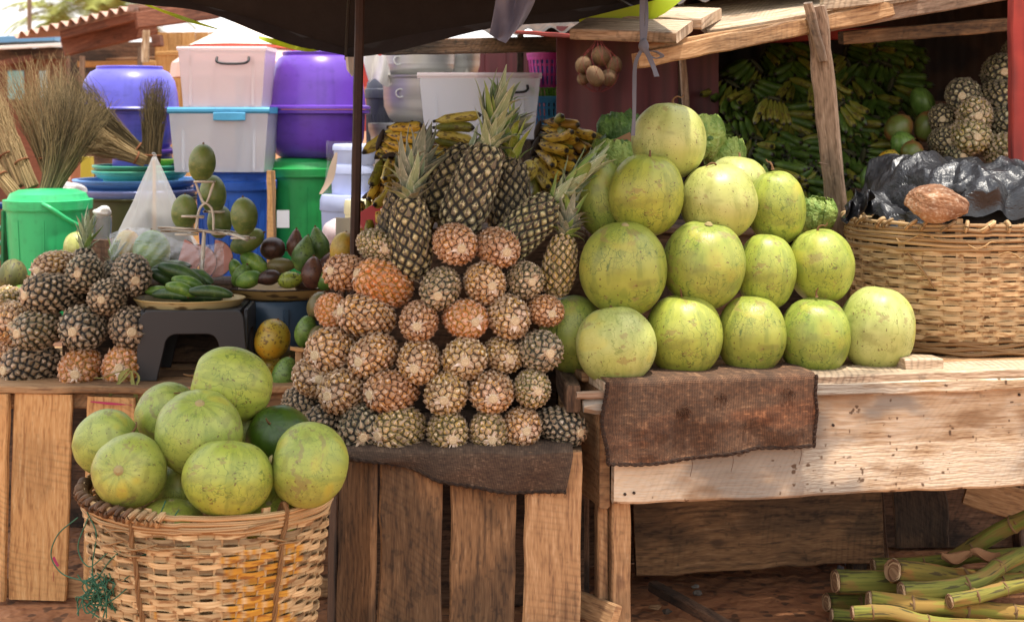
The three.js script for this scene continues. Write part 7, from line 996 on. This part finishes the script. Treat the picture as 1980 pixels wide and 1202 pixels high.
  const ct = new THREE.CanvasTexture(cnv); ct.colorSpace = THREE.SRGBColorSpace; const sp = part('panel', new THREE.BoxGeometry(1.0, 0.62, 0.02), M(0xffffff, 0.6, { map: ct }), sg); sp.position.copy(at(640, 150, zs)); boardBetween('frame_top', sg, RED, at(470, 46, zs - 0.03), at(810, 46, zs - 0.03), 0.04, 0.03, V(0, 0, 1)); for (const px of [480, 800]) boardBetween('post', sg, WOOD.tan, at(px, 60, zs + 0.04), at(px, 0, zs + 0.04).setY(0), 0.06, 0.05, V(0, 0, 1));
  const br = thing('brown_partition', 'dark brown partition behind the pots and pineapple crowns', 'partition'), zz = 7.6; for (let i = 0; i < 7; i++) boardBetween('panel', br, MAROON, at(790 + i * 42, 80, zz), at(790 + i * 42, 0, zz).setY(0), 0.114, 0.02, V(0, 0, 1), { seg: 3 });
  const up = thing('utility_pole', 'thin wooden utility pole against the white sky', 'pole', at(56, 0, 26).setY(0)); part('shaft', limb([V(0, 0, 0), V(0, 2.5, 0), V(0, 6, 0)], (t) => 0.045 - 0.006 * t, 6, 8), WOOD.grey, up);
  const cp = thing('clay_post', 'reddish post with a dark cap behind the brooms', 'post', at(146, 0, 7.3).setY(0)); part('shaft', limb([V(0, 0, 0), V(0, 0.7, 0), at(146, 305, 7.3).setX(0).setZ(0)], () => 0.026, 6, 12), M(0xa8694a, 0.7), cp); part('cap', lathe([[0.028, at(0, 306, 7.3).y - 0.006], [0.03, at(0, 299, 7.3).y], [0, at(0, 298, 7.3).y]], 16), M(0x3f5668, 0.6), cp);
  const yb = thing('yellow_container', 'yellow container behind the broom bristles', 'container', at(168, 0, 7.2).setY(0)); part('panel', plank(at(0, 303, 7.2).y, 0.05, 0.06, 3, { rag: 0 }), M(0xb8a02a, 0.6), yb).position.y = at(0, 303, 7.2).y / 2;
  // coconut palms
  const FR = [M(0x6a7a2a, 0.7), M(0x8a8c3c, 0.7)];
  function palm(label, px, py, z0, s, n, seed, tilt) { const g = thing('coconut_palm', label, 'palm tree', at(px, 0, z0).setY(0), 'coconut palms'), top = at(px, py, z0).y, r = rng(seed); part('trunk', limb([V(0.3, 0, 0), V(0.15, top * 0.5, 0), V(0, top, 0)], (t) => 0.16 - 0.06 * t, 14, 8), WOOD.grey, g);
    for (let i = 0; i < n; i++) { const az = r() * 6.283, el = tilt + (r() - 0.3) * 0.9, L = s * (0.75 + 0.4 * r()), P = []; for (let k = 0; k <= 6; k++) { const t = k / 6, e = el - t * 1.5; P.push(k ? P[k - 1].clone().add(V(Math.cos(az) * Math.cos(e), Math.sin(e), Math.sin(az) * Math.cos(e)).multiplyScalar(L / 6)) : V(0, top, 0)); } const cv = new THREE.CatmullRomCurve3(P), pos = [], idx = []; for (let k = 0; k < 46; k++) for (const sd of [-1, 1]) { const t = 0.1 + 0.9 * k / 46, p = cv.getPointAt(t), tg = cv.getTangentAt(t), sdv = new THREE.Vector3().crossVectors(tg, V(0, 1, 0)).normalize().multiplyScalar(sd), ln = L * 0.24 * Math.sin(Math.PI * (0.12 + 0.82 * t)), q = p.clone().addScaledVector(sdv, ln).addScaledVector(tg, ln * 0.6).add(V(0, -ln * 0.5 * r(), 0)), w = tg.clone().multiplyScalar(0.02), b0 = pos.length / 3; for (const v of [p.clone().sub(w), p.clone().add(w), q]) pos.push(v.x, v.y, v.z); idx.push(b0, b0 + 1, b0 + 2); }
      const fr = part('frond', finish(pos, new Array(pos.length / 3 * 2).fill(0), idx), FR[i % 2], g); part('midrib', tube(P, 0.012, 12, 4), FR[1], fr); } }
  palm('coconut palm rising behind the rusty porch roof', 205, 40, 30, 2.4, 30, 3, 0.9); palm('smaller feathery palm beside the big one in the haze', 130, 45, 38, 1.7, 20, 7, 0.5);
}
renderer.render(scene, camera);
